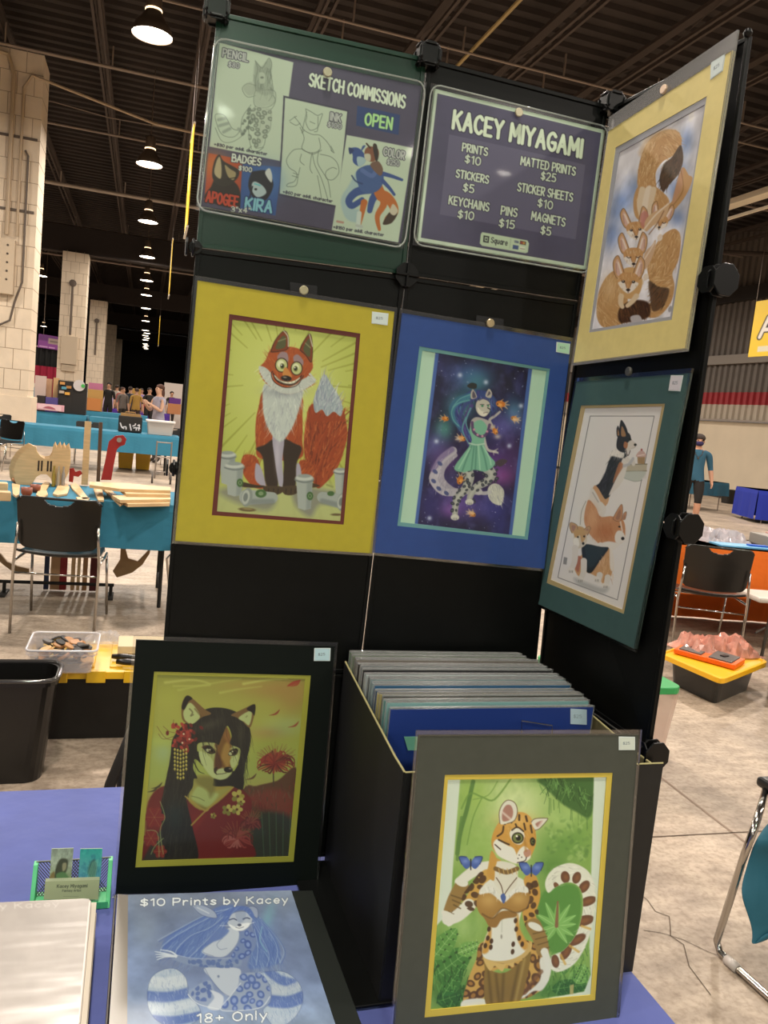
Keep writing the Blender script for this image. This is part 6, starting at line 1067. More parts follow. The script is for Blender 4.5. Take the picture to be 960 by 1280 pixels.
for k in range(4):
    upright([(57, 1101.5 - k), (124.5, 1099.5 - k), (122.5, 1124), (54.5, 1124)], yb - .017 + .003 * k, art_card(2) if k == 0 else Art([(0, 0), (1, 0), (1, 1), (0, 1)], 2, 2, 'a3b184'), 'business_card', ['front olive business card with small dark lettering', 'second olive business card behind the front one', 'third olive business card in the holder stack', 'rear olive business card in the holder stack'][k], 'card', 'business cards in the holder', .006)
# ================================================================= AROUND THE TABLE: LEFT SIDE
m_blk = mat('black_plastic', '0d0b09', .35, coat=.12); m_blk_m = mat('black_matte', '15120f', .7); m_chrome = mat('chrome', 'b9b4ae', .16, 1.0); m_teal = mat('cloth_teal', '2f7894', .85, noise=.06, scale=6, bump=.2, bscale=6)
m_wood = mat('pale_wood', 'd2b183', .55, noise=.12, scale=8, stretch=(1, 1, 8)); m_wood2 = mat('ply_edge', '8d6a43', .6); m_red = mat('red_paint', 'a3201c', .45); m_rim = mat('bin_rim_sheen', '3a3735', .12, coat=.8)
def rrect(cx, cy, z, w, d, r, n=5, rz=0.0):
    o = []
    for sx, sy, a0 in ((1, 1, 0), (-1, 1, 90), (-1, -1, 180), (1, -1, 270)):
        for k in range(n + 1):
            a = radians(a0 + 90 * k / n); x, y = sx * (w / 2 - r) + r * cos(a), sy * (d / 2 - r) + r * sin(a); o.append((cx + x * cos(rz) - y * sin(rz), cy + x * sin(rz) + y * cos(rz), z))
    return o
def loft(b, rings, cap0=True, cap1=False):
    n = len(rings[0]); v = [p for r in rings for p in r]
    f = [(i * n + k, i * n + (k + 1) % n, (i + 1) * n + (k + 1) % n, (i + 1) * n + k) for i in range(len(rings) - 1) for k in range(n)]
    if cap0: f.append(tuple(range(n))[::-1])
    if cap1: f.append(tuple((len(rings) - 1) * n + k for k in range(n)))
    return b.add(v, f)
def tub(b, cx, cy, z0, z1, w, d, w0, d0, r=.03, rim=.012, wall=.006, rz=0.0):
    """open container: outside, rolled rim, inside"""
    return loft(b, [rrect(cx, cy, z0, w0, d0, r, 5, rz), rrect(cx, cy, z1 - .02, w - .006, d - .006, r, 5, rz), rrect(cx, cy, z1 - .02, w + rim, d + rim, r, 5, rz), rrect(cx, cy, z1, w + rim, d + rim, r, 5, rz), rrect(cx, cy, z1, w - 2 * wall, d - 2 * wall, r, 5, rz), rrect(cx, cy, z0 + wall, w0 - 2 * wall, d0 - 2 * wall, r, 5, rz)], True, True)
c = thing('waste_bin', (-.82, 2.0, 0), 'black plastic waste bin with shiny bag rim on the floor at left', 'bin')
b = B(); tub(b, -.82, 1.93, 0.003, .40, .44, .22, .36, .17, .06, .012, .008); mesh('bin_body', b, m_blk, c, smooth=False)
b = B(); P = rrect(-.82, 1.93, .402, .45, .23, .06); b.tube(P + [P[0]], .008, 8, False); mesh('bag_rim', b, m_rim, c, smooth=True)
# black tote with yellow lid
c = thing('storage_tote', (-.42, 2.3, 0), 'black storage tote with ribbed yellow lid behind the waste bin', 'storage box'); zl = .335
b = B(); loft(b, [rrect(-.40, 2.41, .002, .56, .34, .03), rrect(-.40, 2.34, zl - .03, .60, .38, .03)], True, True); mesh('tote_body', b, m_blk_m, c)
m_lid = mat('lid_yellow', 'e2b21a', .4, coat=.15); b = B(); loft(b, [rrect(-.40, 2.34, zl - .035, .63, .42, .03), rrect(-.40, 2.34, zl - .005, .63, .42, .03), rrect(-.40, 2.34, zl, .60, .39, .03)], True, True)
for k in range(4): b.box((-.62 + .145 * k, 2.125, zl - .022), (.075, .014, .05))
mesh('lid', b, m_lid, c, bevel=.003)
for k in range(5):
    b = B(); b.box((-.62 + .11 * k, 2.34, zl + .003), (.05, .34, .008)); mesh('lid_rib', b, m_lid, c, bevel=.003)
zt = zl + .012
c = thing('clear_box', (-.60, 2.08, zt), 'clear plastic box full of wooden tokens on the yellow lid', 'box')
m_cl = mat('clear_plastic', 'cfcbd0', .12, spec=.8, alpha=.30); b = B(); tub(b, -.605, 2.18, zt, zt + .095, .255, .25, .225, .225, .025, .01, .004); mesh('box_shell', b, m_cl, c)
b = B(); P = rrect(-.605, 2.18, zt + .095, .262, .257, .025); b.tube(P + [P[0]], .0045, 8, False); mesh('box_rim', b, mat('clear_rim2', 'e0dcdf', .15, alpha=.75), c, smooth=True)
tk = ['c99a62', 'b98550', '2a2624', '3c3733', 'd3ab74', '5a5654', 'a87442', '1d1b1a']; rg = random.Random(11); tn = {'c99a62': 'light wood', 'b98550': 'tan wood', '2a2624': 'black', '3c3733': 'charcoal', 'd3ab74': 'pale wood', '5a5654': 'grey', 'a87442': 'brown wood', '1d1b1a': 'black'}
for k in range(62):
    lay = k // 15; x, y = -.60 + rg.uniform(-.088, .088), 2.18 + rg.uniform(-.085, .085); z = zt + .022 + lay * .017 + rg.uniform(0, .006); tc = rg.choice(tk); b = B(); r = rg.uniform(.018, .027)
    M = Matrix.Translation((x, y, z)) @ Matrix.Rotation(rg.uniform(-.6, .6), 4, 'X') @ Matrix.Rotation(rg.uniform(-.6, .6), 4, 'Y')
    vs = []; N = 16
    for rr, h in ((r * .94, -.004), (r, -.003), (r, .003), (r * .94, .004)): vs += [M @ Vector((rr * cos(2 * pi * i / N), rr * sin(2 * pi * i / N), h)) for i in range(N)]
    b.add(vs, [(i * N + j, i * N + (j + 1) % N, (i + 1) * N + (j + 1) % N, (i + 1) * N + j) for i in range(3) for j in range(N)] + [tuple(range(N))[::-1], tuple(3 * N + j for j in range(N))])
    single('token', b, mat('token_' + tc, tc, .5, noise=.15, scale=40), 'small round %s token in the heap inside the clear box' % tn[tc], 'token', '%s tokens in the clear box' % tn[tc])
for k, (p0, p1) in enumerate((((-.42, 2.25), (-.18, 2.20)), ((-.40, 2.18), (-.16, 2.13)))):
    b = B(); b.tube([(*p0, zt + .012), (p0[0] + .04, p0[1] - .008, zt + .013), (p0[0] + .13, p0[1] - .027, zt + .011), (*p1, zt + .011)], [.010, .014, .010, .009], 10)
    single('hand_tool', b, m_blk, ['upper black handled tool on the yellow lid', 'lower black handled tool on the yellow lid'][k], 'tool', 'tools on the yellow lid', smooth=True)
b = B(); b.box((-.30, 2.40, zt + .017), (.20, .16, .034)); single('wood_block', b, mat('block_beige', 'cdbb98', .7), 'flat beige wooden block on the yellow lid', 'block', bevel=.002)
b = B(); b.box((-.24, 2.13, zt + .008), (.06, .035, .012), .3); b.ball((-.25, 2.12, zt + .014), .012); single('rusty_bracket', b, mat('rust', '6b5238', .7), 'small brown metal bracket at the front of the yellow lid', 'bracket')
def crumple(cx, cy, z, w, d, h, seed, nu=14, nv=12):
    q = random.Random(seed); g = [[q.uniform(.2, 1) for _ in range(nu + 1)] for _ in range(nv + 1)]; b = B()
    def f(u, v):
        e = min(1, 5 * min(u, 1 - u, v, 1 - v) + .02); return (cx + (u - .5) * w + q.uniform(-.01, .01) * w, cy + (v - .5) * d + q.uniform(-.01, .01) * d, z + .002 + h * e * g[int(v * nv + .01)][int(u * nu + .01)])
    return b.grid(f, nu, nv)
m_bagc = mat('thin_bag', 'd6d4d8', .12, spec=.8, alpha=.45)
single('plastic_bag', crumple(-.46, 2.50, zt, .17, .10, .05, 3), m_bagc, 'crumpled clear plastic bag behind the token box', 'bag')
c = thing('shoulder_bag', (-.30, 1.50, 0), 'dark bag with metal clip on the floor behind the periwinkle table', 'bag')
b = B(); loft(b, [rrect(-.22, 1.52, .002, .28, .22, .05), rrect(-.23, 1.52, .2, .30, .24, .07), rrect(-.22, 1.52, .40, .22, .16, .06), rrect(-.2, 1.52, .47, .12, .08, .03)], True, True); mesh('bag_body', b, mat('bag_navy', '12131c', .8, bump=.3, bscale=20), c, sub=1, smooth=True)
b = B(); b.tube([(-.32, 1.42, .42), (-.35, 1.40, .32), (-.385, 1.41, .2), (-.40, 1.42, .08)], [.012, .016, .018, .02], 8); mesh('strap', b, m_blk_m, c, smooth=True)
b = B(); b.tube([(-.40, 1.42, .06), (-.385, 1.40, .12), (-.36, 1.395, .17), (-.34, 1.40, .19)], .005, 8); mesh('metal_clip', b, m_chrome, c, smooth=True)
# ---------------------------------------------------------------- stacking chairs
def stack_chair(x, y, rz, label, shell=m_blk, group='black stacking chairs', wire=m_chrome):
    """moulded seat and back on a bent wire frame; back towards local -Y"""
    c = thing('stacking_chair', (0, 0, 0), label, 'chair', group)
    b = B()
    def back(u, v):
        w = .235 - .012 * (1 - v); xx = (u - .5) * 2; zz = .52 + .30 * v; e = max(0, abs(xx) - .82) / .18; zz = min(zz, .82 - .035 * e * e) if v > .5 else zz + .03 * e * e - .02 * (1 - xx * xx) * (1 - v)
        return (xx * w, -.20 - .035 * v + .025 * xx * xx - .035, zz)
    nu, nv = 80, 48; v = [back(i / nu, j / nv) for j in range(nv + 1) for i in range(nu + 1)]; f = []
    for j in range(nv):
        for i in range(nu):
            u, w_ = (i + .5) / nu, (j + .5) / nv
            if w_ < .95 and ((u - .5) / .17) ** 2 + ((w_ - .95) / .11) ** 2 < 1: continue
            f.append((j * (nu + 1) + i, j * (nu + 1) + i + 1, (j + 1) * (nu + 1) + i + 1, (j + 1) * (nu + 1) + i))
    b.add(v, f); mesh('backrest', b, shell, c, smooth=True, solid=.012)
    b = B(); b.grid(lambda u, v: ((u - .5) * (.46 - .05 * v * v), -.22 + .44 * v, .455 + .02 * abs(u - .5) ** 2 * 4 - .012 * v - .03 * max(0, v - .85) / .15 + .02 * max(0, .15 - v) / .15), 14, 12); mesh('seat', b, shell, c, smooth=True, solid=.014)
    for s in (-1, 1):
        b = B(); b.tube([(s * .235, -.27, .003), (s * .238, -.245, .43), (s * .228, -.25, .56), (s * .222, -.255, .66)], .0085, 8); mesh('leg', b, wire, c, smooth=True)
        b = B(); b.tube([(s * .235, .25, .003), (s * .225, .16, .43)], .0085, 8); mesh('leg', b, wire, c, smooth=True)
        b = B(); b.tube([(s * .238, -.245, .43), (s * .235, 0, .432), (s * .225, .16, .43)], .0085, 8); mesh('side_rail', b, wire, c, smooth=True)
    b = B(); b.tube([(-.225, .16, .40), (.225, .16, .40)], .007, 8); mesh('cross_rail', b, wire, c, smooth=True)
    b = B(); b.tube([(-.238, -.245, .36), (.238, -.245, .36)], .006, 8); mesh('cross_rail', b, wire, c, smooth=True)
    c.location = (x, y, 0); c.rotation_euler = (0, 0, rz); return c
stack_chair(-.765, 4.02, -.10, 'black stacking chair with chrome legs in front of the teal craft table')
stack_chair(3.66, 3.62, -.40, 'black stacking chair with chrome legs at the orange table')
# ---------------------------------------------------------------- teal table with wooden crafts
def draped_table(name, label, x0, x1, y0, y1, m, drop=.34, legs=True, legm=m_blk_m, cat='table', group='cloth covered tables', sides='FBLR'):
    c = thing(name, ((x0 + x1) / 2, (y0 + y1) / 2, 0), label, cat, group)
    mesh('tablecloth', cloth_skirt(x0, x1, y0, y1, .742, drop, .014, 9, sides), m, c)
    b = B(); b.box(((x0 + x1) / 2, (y0 + y1) / 2, .715), (x1 - x0 - .02, y1 - y0 - .02, .04)); mesh('table_top', b, mat('table_grey', '8a8682', .6), c)
    for x in (x0 + .22, x1 - .22):
        for y in (y0 + .1, y1 - .1):
            b = B(); b.tube([(x, y, 0.002), (x, y, .70)], .013, 8); mesh('leg', b, legm, c)
        b = B(); b.tube([(x, y0 + .1, .12), (x, y1 - .1, .12)], .011, 8); mesh('leg_brace', b, legm, c)
    return c
draped_table('folding_table', 'teal draped table covered with wooden crafts', -2.7, .05, 4.36, 5.16, m_teal, .31)
b = B(); b.tube([(-1.5, 4.72, .09), (-.48, 4.72, .09)], .012, 8); b.tube([(-1.2, 4.72, .012), (-1.2, 4.72, .09)], .012, 8); b.tube([(-.5, 4.72, .012), (-.5, 4.72, .09)], .012, 8); b.box((-1.2, 4.72, .008), (.04, .2, .014)); b.box((-.5, 4.72, .008), (.04, .2, .014)); single('floor_rack', b, m_blk_m, 'low black rack bar on the floor under the teal craft table', 'rack')
ZT1 = .745
def flat_shape(P, name, label, m, z=ZT1 + .012, t=.012, cat='wood piece', group='wooden pieces on the craft table', hole=None, y=None):
    """a sawn board lying at height z (or standing at depth y) from its outline in the photo"""
    Q = [onz(u, v, z) if y is None else ony(u, v, y) for u, v in pts(P)]; b = B(); n = (0, 0, 1) if y is None else (0, -1, 0)
    if hole:
        H = [onz(u, v, z) if y is None else ony(u, v, y) for u, v in pts(hole)]; b.ring(Q, H, n, t)
    else: b.slab(Q, n, t)
    return single(name, b, m, label, cat, group)
GB = "-33,4 -36,-4 -37,-16 -34,-28 -28,-38 -20,-46 -13,-50 -9,-48 -8,-42 -4,-36 2,-32 8,-33 11,-38 13,-48 15,-52 17,-46 21,-52 23,-46 26,-51 28,-46 32,-50 34,-42 34,-26 31,-12 26,-2 19,5 12,2 9,-6 4,-11 -3,-11 -9,-7 -13,0 -17,5 -26,7"
for k in range(4):
    yy = 5.12 - .05 * k; s = 1 + .0 * k; Q = [ony(54 + x - 3.2 * (3 - k) * (.6 if x < 0 else -.0), 603 + y * .92 - (3 - k) * 1.0, yy) for x, y in pts(GB)]
    c = thing('guitar_body', (sum(Q) / len(Q)) * [1, 1, 0] + [0, 0, ZT1], ['rearmost sawn wooden guitar body in the upright stack', 'second from rear wooden guitar body in the upright stack', 'second from front wooden guitar body in the upright stack', 'front wooden guitar body with dark slots in the upright stack'][k], 'guitar body', 'wooden guitar bodies on the craft table')
    b = B(); b.slab(Q, (0, -1, 0), .022); mesh('board', b, [m_wood, m_wood, m_wood, m_wood][k], c)
    if k == 3:
        for x in (-6.5, -2.5, 5, 9):
            q = [ony(54 + x + a, 603 - 20 + bb + .05 * x, yy - .002) for a, bb in ((0, -7), (2.2, -7), (1.4, 6), (-.8, 6))]; b = B(); b.slab(q, (0, -1, 0), .003); mesh('dark_slot', b, mat('slot_dark', '33251a', .8), c)
def stick(P0, P1, w, m, label, y=5.14, t=.03, name='wooden_stick'):
    a, bb = ony(*P0, y), ony(*P1, y); b = B(); k = np.array([w / 2, 0, 0]); b.slab([a - k, a + k, bb + k, bb - k], (0, -1, 0), t); return single(name, b, m, label, 'wood piece', 'wooden pieces on the craft table')
stick((110, 527), (105.5, 606), .045, m_wood, 'tall pale wooden stick standing on the craft table', 5.14); stick((126, 528), (122.5, 602), .025, mat('brown_wood', '5a3f2a', .6), 'tall dark brown stick standing on the craft table', 5.15)
flat_shape("126,600 131,578 136,552 144,545 154,544 158,549 156,556 150,558 146,562 142,582 139,600", 'red_hook', 'red wooden hook shape standing at the back of the craft table', m_red, y=5.14, t=.03, hole=None)
b = B(); q = ony(149, 550, 5.105); b.lathe((q[0], q[1], q[2]), [(.018, -.004), (.018, .004)], 14, 'Y'); single('eyelet', b, mat('eyelet_grey', '9a8f88', .4), 'grey disc on the red hook shape', 'disc')
flat_shape("86,602 87,586 92,585 94,590 100,588 103,592 98,596 92,595 91,603", 'red_bracket', 'small red wooden bracket between the guitar bodies and the tall stick', m_red, y=5.13, t=.02)
for P, nm, lb in (("45,618 52,606 56,601 63,603 58,612 60,618 50,621", 'wood_letter', 'pale sawn piece left of the D shaped piece'), ("66,617 75,603 84,604 87,609 84,617 72,619", 'wood_letter', 'D shaped pale wooden piece'), ("88,606 94,603 99,607 104,614 111,623 104,624 97,617 90,610", 'wood_paddle', 'paddle shaped pale wooden piece'), ("117,611 121,608 123,612 126,609 128,612 130,625 123,625 120,619", 'wood_fork', 'forked pale wooden piece'), ("126,608 133,608 157,627 150,631", 'wood_board', 'narrow pale board lying at an angle'), ("95,621 112,622 110,625 97,624", 'wood_sliver', 'thin sliver of pale wood'), ("45,623 58,619 56,621 46,625", 'wood_sliver', 'small pale sliver at the table edge'), ("15,604 25,606 24,618 20,620 16,617", 'wood_tag', 'shield shaped white wooden tag at left')): flat_shape(P, nm, lb + ' on the craft table', m_wood)
for k, (P, lb) in enumerate((("112,602 160,604 213,609 213,613 150,611 112,606", 'long beam along the back of the craft table'), ("150,611 213,613 213,618 158,617", 'upper flat board at the right of the craft table'), ("140,619 213,619 213,624 150,625", 'middle flat board at the right of the craft table'), ("152,626 213,625 212,629 160,630", 'front flat board at the right of the craft table'))): flat_shape(P, 'wood_board', lb, m_wood, z=ZT1 + .021 + .0205 * (3 - k), t=.02)
for u, v, r, h, m, lb in ((33, 621, .035, .06, mat('bowl_red', '8c4a34', .4), 'reddish wooden bowl at left on the craft table'), (44, 615, .034, .05, mat('bowl_red', '8c4a34', .4), 'second reddish wooden bowl behind the first'), (20, 604, .028, .035, mat('bowl_orange', 'c07848', .4), 'small orange wooden cap behind the white tag')):
    q = onz(u, v, ZT1); b = B(); b.lathe((q[0], q[1], ZT1), [(r * .55, .0), (r * .95, h * .4), (r, h), (r * .9, h), (r * .8, h * .45)], 16); single('wooden_bowl', b, m, lb, 'bowl', smooth=True)
for k, (u, v, w, lb) in enumerate(((5, 626, .11, 'lower pale wooden block at the left end of the craft table'), (3, 614, .10, 'upper pale wooden block at the left end of the craft table'))):
    q = onz(u, v, ZT1); b = B(); b.box((q[0] - .02, q[1], ZT1 + .03), (w, .08, .055), .2); single('wood_block', b, m_wood, lb, 'block', bevel=.006)
for k, (u, v) in enumerate(((67, 604), (73, 604), (79, 604))):
    q = ony(u, 606, 4.98); b = B(); b.lathe((q[0], 4.96, ZT1), [(.012, 0), (.012, .09), (.006, .12), (.006, .15)], 10); single('paint_bottle', b, mat('bottle_%d' % k, ('a08a3a', 'b5a894', '9c9590')[k], .3), ['yellow', 'beige', 'grey'][k] + ' small bottle in front of the guitar bodies', 'bottle')
# under the craft table: axe shaped boards and planks
for P, lb, m in (("141,714 150,700 151,683 156,683 160,698 172,702 182,692 189,683 187,692 178,706 165,716 146,722", 'curved tan axe shaped board under the right end of the craft table', mat('tan_board', 'a5845c', .6)), ("0,692 8,702 22,708 36,711 36,718 18,716 4,706 -4,698", 'curved tan board under the left end of the craft table', mat('tan_board', 'a5845c', .6))): flat_shape(P, 'axe_board', lb, m, y=4.95, t=.03, cat='board', group=None)
for k, (u, w, cc, lb) in enumerate(((69, 12, 'b08a64', 'tan'), (79, 9, '8a1c1c', 'red'), (91, 5, 'c9a67c', 'pale'), (98, 4, 'd2b48a', 'cream'), (106, 6, 'a87c54', 'brown'), (58, 6, '1f2a4a', 'navy'), (117, 10, '5a1414', 'dark red'))):
    a = ony(u, 722, 4.86); x = a[0]; w = w / 190; b = B(); b.box((x, 4.86, .16 + .012), (w, .03, .32)); single('plank', b, mat('plank_' + cc, cc, .6), '%s plank standing under the craft table' % lb, 'plank', 'planks under the craft table')
b = B(); b.tube([(-.09, 4.15, .005), (-.15, 4.12, .42), (-.12, 4.12, .46), (.2, 4.12, .46)], .008, 8); b.box((.02, 4.16, .47), (.3, .3, .02)); b.tube([(.16, 4.15, .005), (.16, 4.12, .46)], .008, 8); b.tube([(-.1, 4.3, .005), (-.1, 4.3, .46)], .008, 8); b.tube([(.16, 4.3, .005), (.16, 4.3, .46)], .008, 8)
single('stool', b, [m_chrome], 'wire legged black stool seen left of the display', 'stool')
# ---------------------------------------------------------------- rows of teal tables further back
draped_table('folding_table', 'long teal table in the second row behind the crafts', -3.9, .32, 14.15, 14.95, m_teal, .36)
draped_table('folding_table', 'teal table in the third row, left half', -3.45, -1.79, 21.7, 22.5, m_teal, .6); draped_table('folding_table', 'teal table in the third row, right half', -1.7, .02, 21.4, 22.2, m_teal, .6)
draped_table('folding_table', 'teal table in the fourth row with the pink paper', -4.4, -2.95, 27.4, 28.2, m_teal, .6); draped_table('folding_table', 'teal table in the fourth row, right part', -2.80, -.2, 27.2, 28.0, m_teal, .6)
draped_table('folding_table', 'purple draped table under the crowd', -2.2, .75, 34.5, 35.3, mat('cloth_purple', '4a2a8c', .85), .6); draped_table('folding_table', 'black draped table left of the purple table', -4.2, -2.3, 34.5, 35.3, m_blk_m, .6)
def carton(u, v, y, z, w, d, h, m, name, label, cat='box', group=None, rz=0.0, lid=None):
    q = ony(u, v, y); b = B(); b.box((q[0], y, z + h / 2), (w, d, h), rz); return single(name, b, m, label, cat, group, bevel=.006)
Z2 = .748
c = thing('tote_bag', (-.57, 14.4, Z2), 'black bag with white lettering on the second row teal table', 'bag')
b = B(); b.box((-.57, 14.4, Z2 + .15), (.42, .16, .30), 0); mesh('bag_body', b, m_blk_m, c, bevel=.02)
b = B(); b.tube([(-.68, 14.36, Z2 + .29), (-.66, 14.34, Z2 + .37), (-.5, 14.34, Z2 + .37), (-.47, 14.36, Z2 + .29)], .012, 6); mesh('handle', b, mat('bag_tan', '8a6a3c', .7), c)
b = B(); b.box((-.57, 14.4, Z2 + .32), (.36, .14, .05)); mesh('tan_top', b, mat('bag_tan', '8a6a3c', .7), c)
a = Art([(0, 0), (90, 0), (90, 40), (0, 40)], 90, 40, '17130f'); [a.line(q, 5, 'd0ccd0', .95) for q in ('6,8 12,24 20,30', '14,26 28,22 30,32', '44,10 50,34', '56,16 64,12 66,6', '60,24 70,22 70,32', '76,12 82,10 80,32', '74,22 84,24')]; a.build('white_lettering', [(-.77, 14.315, Z2 + .19), (-.37, 14.315, Z2 + .19), (-.37, 14.315, Z2 + .02), (-.77, 14.315, Z2 + .02)], c, .7, 0)
c = thing('clear_tote', (-.04, 13.95, Z2), 'clear storage tote with pale lid on the second row teal table', 'storage box')
b = B(); tub(b, -.03, 14.5, Z2, Z2 + .24, .5, .4, .44, .34, .04, .02, .006); mesh('tote_body', b, mat('tote_milky', 'd3ccc4', .25, alpha=.6), c)
b = B(); loft(b, [rrect(-.03, 14.5, Z2 + .235, .54, .44, .04), rrect(-.03, 14.5, Z2 + .265, .54, .44, .04)], True, True); mesh('lid', b, mat('tote_lid_white', 'd9d6d2', .35), c, bevel=.005)
b = B(); b.box((-.05, 14.5, Z2 + .08), (.3, .25, .13)); mesh('contents', b, mat('contents_tan', 'b08a6a', .7), c)
stack_chair(-1.35, 15.5, pi + .1, 'black folding chair just behind the second row teal table'); stack_chair(-3.0, 15.4, pi, 'black stacking chair beside the near pillar base'); stack_chair(.25, 16.3, pi - .2, 'black stacking chair next to the woman in grey'); stack_chair(-2.55, 13.2, 2.6, 'dark chair under the left end of the second row table')
for k, (x, y) in enumerate(((-.62, 15.1), (-.3, 15.1))):
    b = B(); tub(b, x, y, .02, .42, .3, .36, .25, .3, .03); single('crate', b, mat('crate_yellow', 'c99a14', .5), ['left', 'right'][k] + ' yellow crate under the second row teal table', 'crate', 'yellow crates')
c = thing('hand_cart', (0.02, 12.8, 0), 'grey wheeled cart beside the second row teal table', 'cart')
b = B()
for x in (-.1, .14): b.tube([(x, 12.75, .08), (x, 12.75, .72)], .012, 8)
for z in (.2, .45, .7): b.tube([(-.1, 12.75, z), (.14, 12.75, z)], .01, 8)
mesh('frame', b, mat('cart_grey', '8a8078', .4, .4), c)
for x in (-.14, .16):
    b = B(); b.lathe((x, 12.75, .082), [(.08, -.015), (.08, .015)], 16, 'X'); mesh('wheel', b, mat('tyre_grey', '4a433e', .7), c)
# booths, boxes and people far down the hall
def far_box(u0, v0, u1, v1, y, d, colr, name, label, cat, group=None, z0=None):
    p, q = ony(u0, v0, y), ony(u1, v1, y); zz = q[2] if z0 is None else z0; b = B(); b.box(((p[0] + q[0]) / 2, y + d / 2, (p[2] + zz) / 2), (abs(q[0] - p[0]), d, abs(p[2] - zz))); return single(name, b, mat('far_' + colr, colr, .7), label, cat, group, bevel=.004)
Z3 = .75
far_box(73, 475, 90, 496, 22.0, .3, '1a1512', 'display_board', 'black display board at a far booth, left panel', 'display board', None, Z3); far_box(91, 478, 108, 497, 22.0, .3, '171310', 'display_board', 'black display board with a round white emblem at a far booth', 'display board', None, Z3)
q = ony(99, 482, 21.97); b = B(); b.lathe((q[0], 21.97, q[2]), [(.15, -.008), (.15, .008)], 20, 'Y'); b.mi = 1; b.lathe((q[0] + .1, 21.955, q[2]), [(.05, -.006), (.05, .006)], 12, 'Y'); single('round_emblem', b, [mat('emblem_white', 'b9b4b4', .6), mat('emblem_green', '3fa04a', .6)], 'round white and green emblem on the black display board', 'emblem')
for k, (u, v, cc) in enumerate(((78, 479, 'c08a4a'), (80, 485, '4a8aa0'), (86, 484, 'a0703a'), (77, 490, 'b0a090'), (84, 492, 'd09a40'))): far_box(u - 3, v - 2, u + 3, v + 2, 21.96, .03, cc, 'picture_card', ['tan card at the top', 'blue card in the middle', 'brown card at the right', 'grey card at the lower left', 'amber card at the bottom'][k] + ' of the far black display board', 'card', 'cards on the far display board')
far_box(44, 469, 57, 494, 22.2, .05, 'b9a49c', 'poster', 'pale pinkish poster at a far booth left of the black board', 'poster', None, Z3); far_box(57, 473, 64, 497, 22.38, .08, 'b08a6c', 'cardboard_panel', 'tan cardboard panel beside the pale poster', 'panel', None, Z3); far_box(67, 472, 73, 497, 22.3, .08, 'b8956a', 'cardboard_panel', 'tan cardboard strip against the black board', 'panel', None, Z3)
far_box(46, 494, 56, 503, 21.9, .3, '221814', 'dark_bag', 'small dark bag under the pale poster', 'bag', None, Z3); far_box(57, 496, 72, 504, 21.9, .3, '4a3f7c', 'folded_cloth', 'purple blue folded cloth on the third row table', 'cloth', None, Z3)
far_box(44, 503.5, 80, 515, 21.66, .02, 'd9a8b4', 'paper_sign', 'pink and white paper sign on the front of the third row table', 'sign', None, None)
a = Art([(0, 0), (100, 0), (100, 34), (0, 34)], 70, 26, 'd9b4bc'); a.poly("30,22 45,10 60,14 70,24 50,26", 'a0485a', 3); a.line("28,26 70,28", 4, '8a3a4c', .8); a.rect(.0, 0, .08, 1, 'c87a90', .6); a.rect(.92, 0, 1, 1, 'c87a90', .6)
r_ = bpy.data.objects['paper_sign']; r_['_at'] = [0, 0, 0]; a.build('pink_print', [ony(u, v, 21.645) for u, v in ((44.5, 504), (79.5, 508.3), (79.2, 514.6), (44.3, 510))], r_, .7, 0)
far_box(29, 483, 46, 500, 25, .4, '2f8aa4', 'fabric_bin', 'teal fabric stand right of the near pillar', 'stand', None, 0.002); far_box(33, 495, 40, 501, 27.6, .2, 'c9c4bc', 'white_box', 'small white box behind the teal stand', 'box', None, .76); far_box(34, 478, 44, 484, 25.1, .3, 'b9b0a4', 'white_bundle', 'white bundle on top of the teal stand', 'bundle')
far_box(30, 457, 37, 470, 27.7, .4, '6a6258', 'grey_case', 'grey case far left beside the near pillar', 'case', None, .76)
far_box(111, 478, 128, 492, 27.75, .1, 'b06a8a', 'pink_poster', 'pink poster right of the second pillar', 'poster', None, .75); far_box(110, 486, 128, 505, 27.45, .2, 'b08a4a', 'tan_display', 'tan and orange display under the pink poster', 'display', None, .75)
far_box(125, 496, 143, 505, 34.6, .05, 'b9a8cc', 'lavender_sign', 'lavender sign on the purple table', 'sign', None, .76)
far_box(109, 497, 126, 506, 27.25, .15, 'b8763c', 'orange_box', 'orange box on the fourth row table', 'box', None, .76)
far_box(163, 485, 175, 508, 34.65, .3, 'a5803c', 'kraft_bag', 'tall kraft brown bag at the purple table', 'bag', None, .76); far_box(177, 501, 192, 508, 34.65, .3, 'b01c2c', 'red_box', 'red box on the purple table', 'box', None, .76)
far_box(210, 504, 226, 512, 34.55, .3, 'b0764c', 'orange_cloth', 'orange cloth stack behind the woman in grey', 'cloth', None, .76); far_box(212, 497, 226, 504, 34.9, .3, '5a2a7c', 'purple_bin', 'purple bin behind the woman in grey', 'bin', None, .76); far_box(206, 478, 228, 490, 38, .6, 'cfc4bc', 'white_canopy', 'white covered pile behind the woman in grey', 'pile', None, .002)
c = thing('drape_wall', (-5.1, 44.3, 0), 'black over crimson drape wall below the purple banner', 'drape'); b = B()
b.grid(lambda u, v: (-6.4 + 2.7 * u, 44.2 + .06 * sin(u * 60), 1.6 + 1.75 * v), 90, 2); mesh('black_curtain', b, mat('drape_black', '1a1a1a', .9), c)
b = B(); b.grid(lambda u, v: (-6.4 + 2.7 * u, 44.05 + .06 * sin(u * 52), .3 + 2.1 * v), 90, 2); mesh('crimson_curtain', b, mat('drape_crimson', '9a1f3c', .9), c)
b = B(); b.tube([(-6.5, 44.25, 3.38), (-3.6, 44.25, 3.38)], .03, 6); b.tube([(-6.4, 44.25, 0), (-6.4, 44.25, 3.38)], .03, 6); b.tube([(-3.7, 44.25, 0), (-3.7, 44.25, 3.38)], .03, 6); mesh('pipe_frame', b, m_pipe, c)
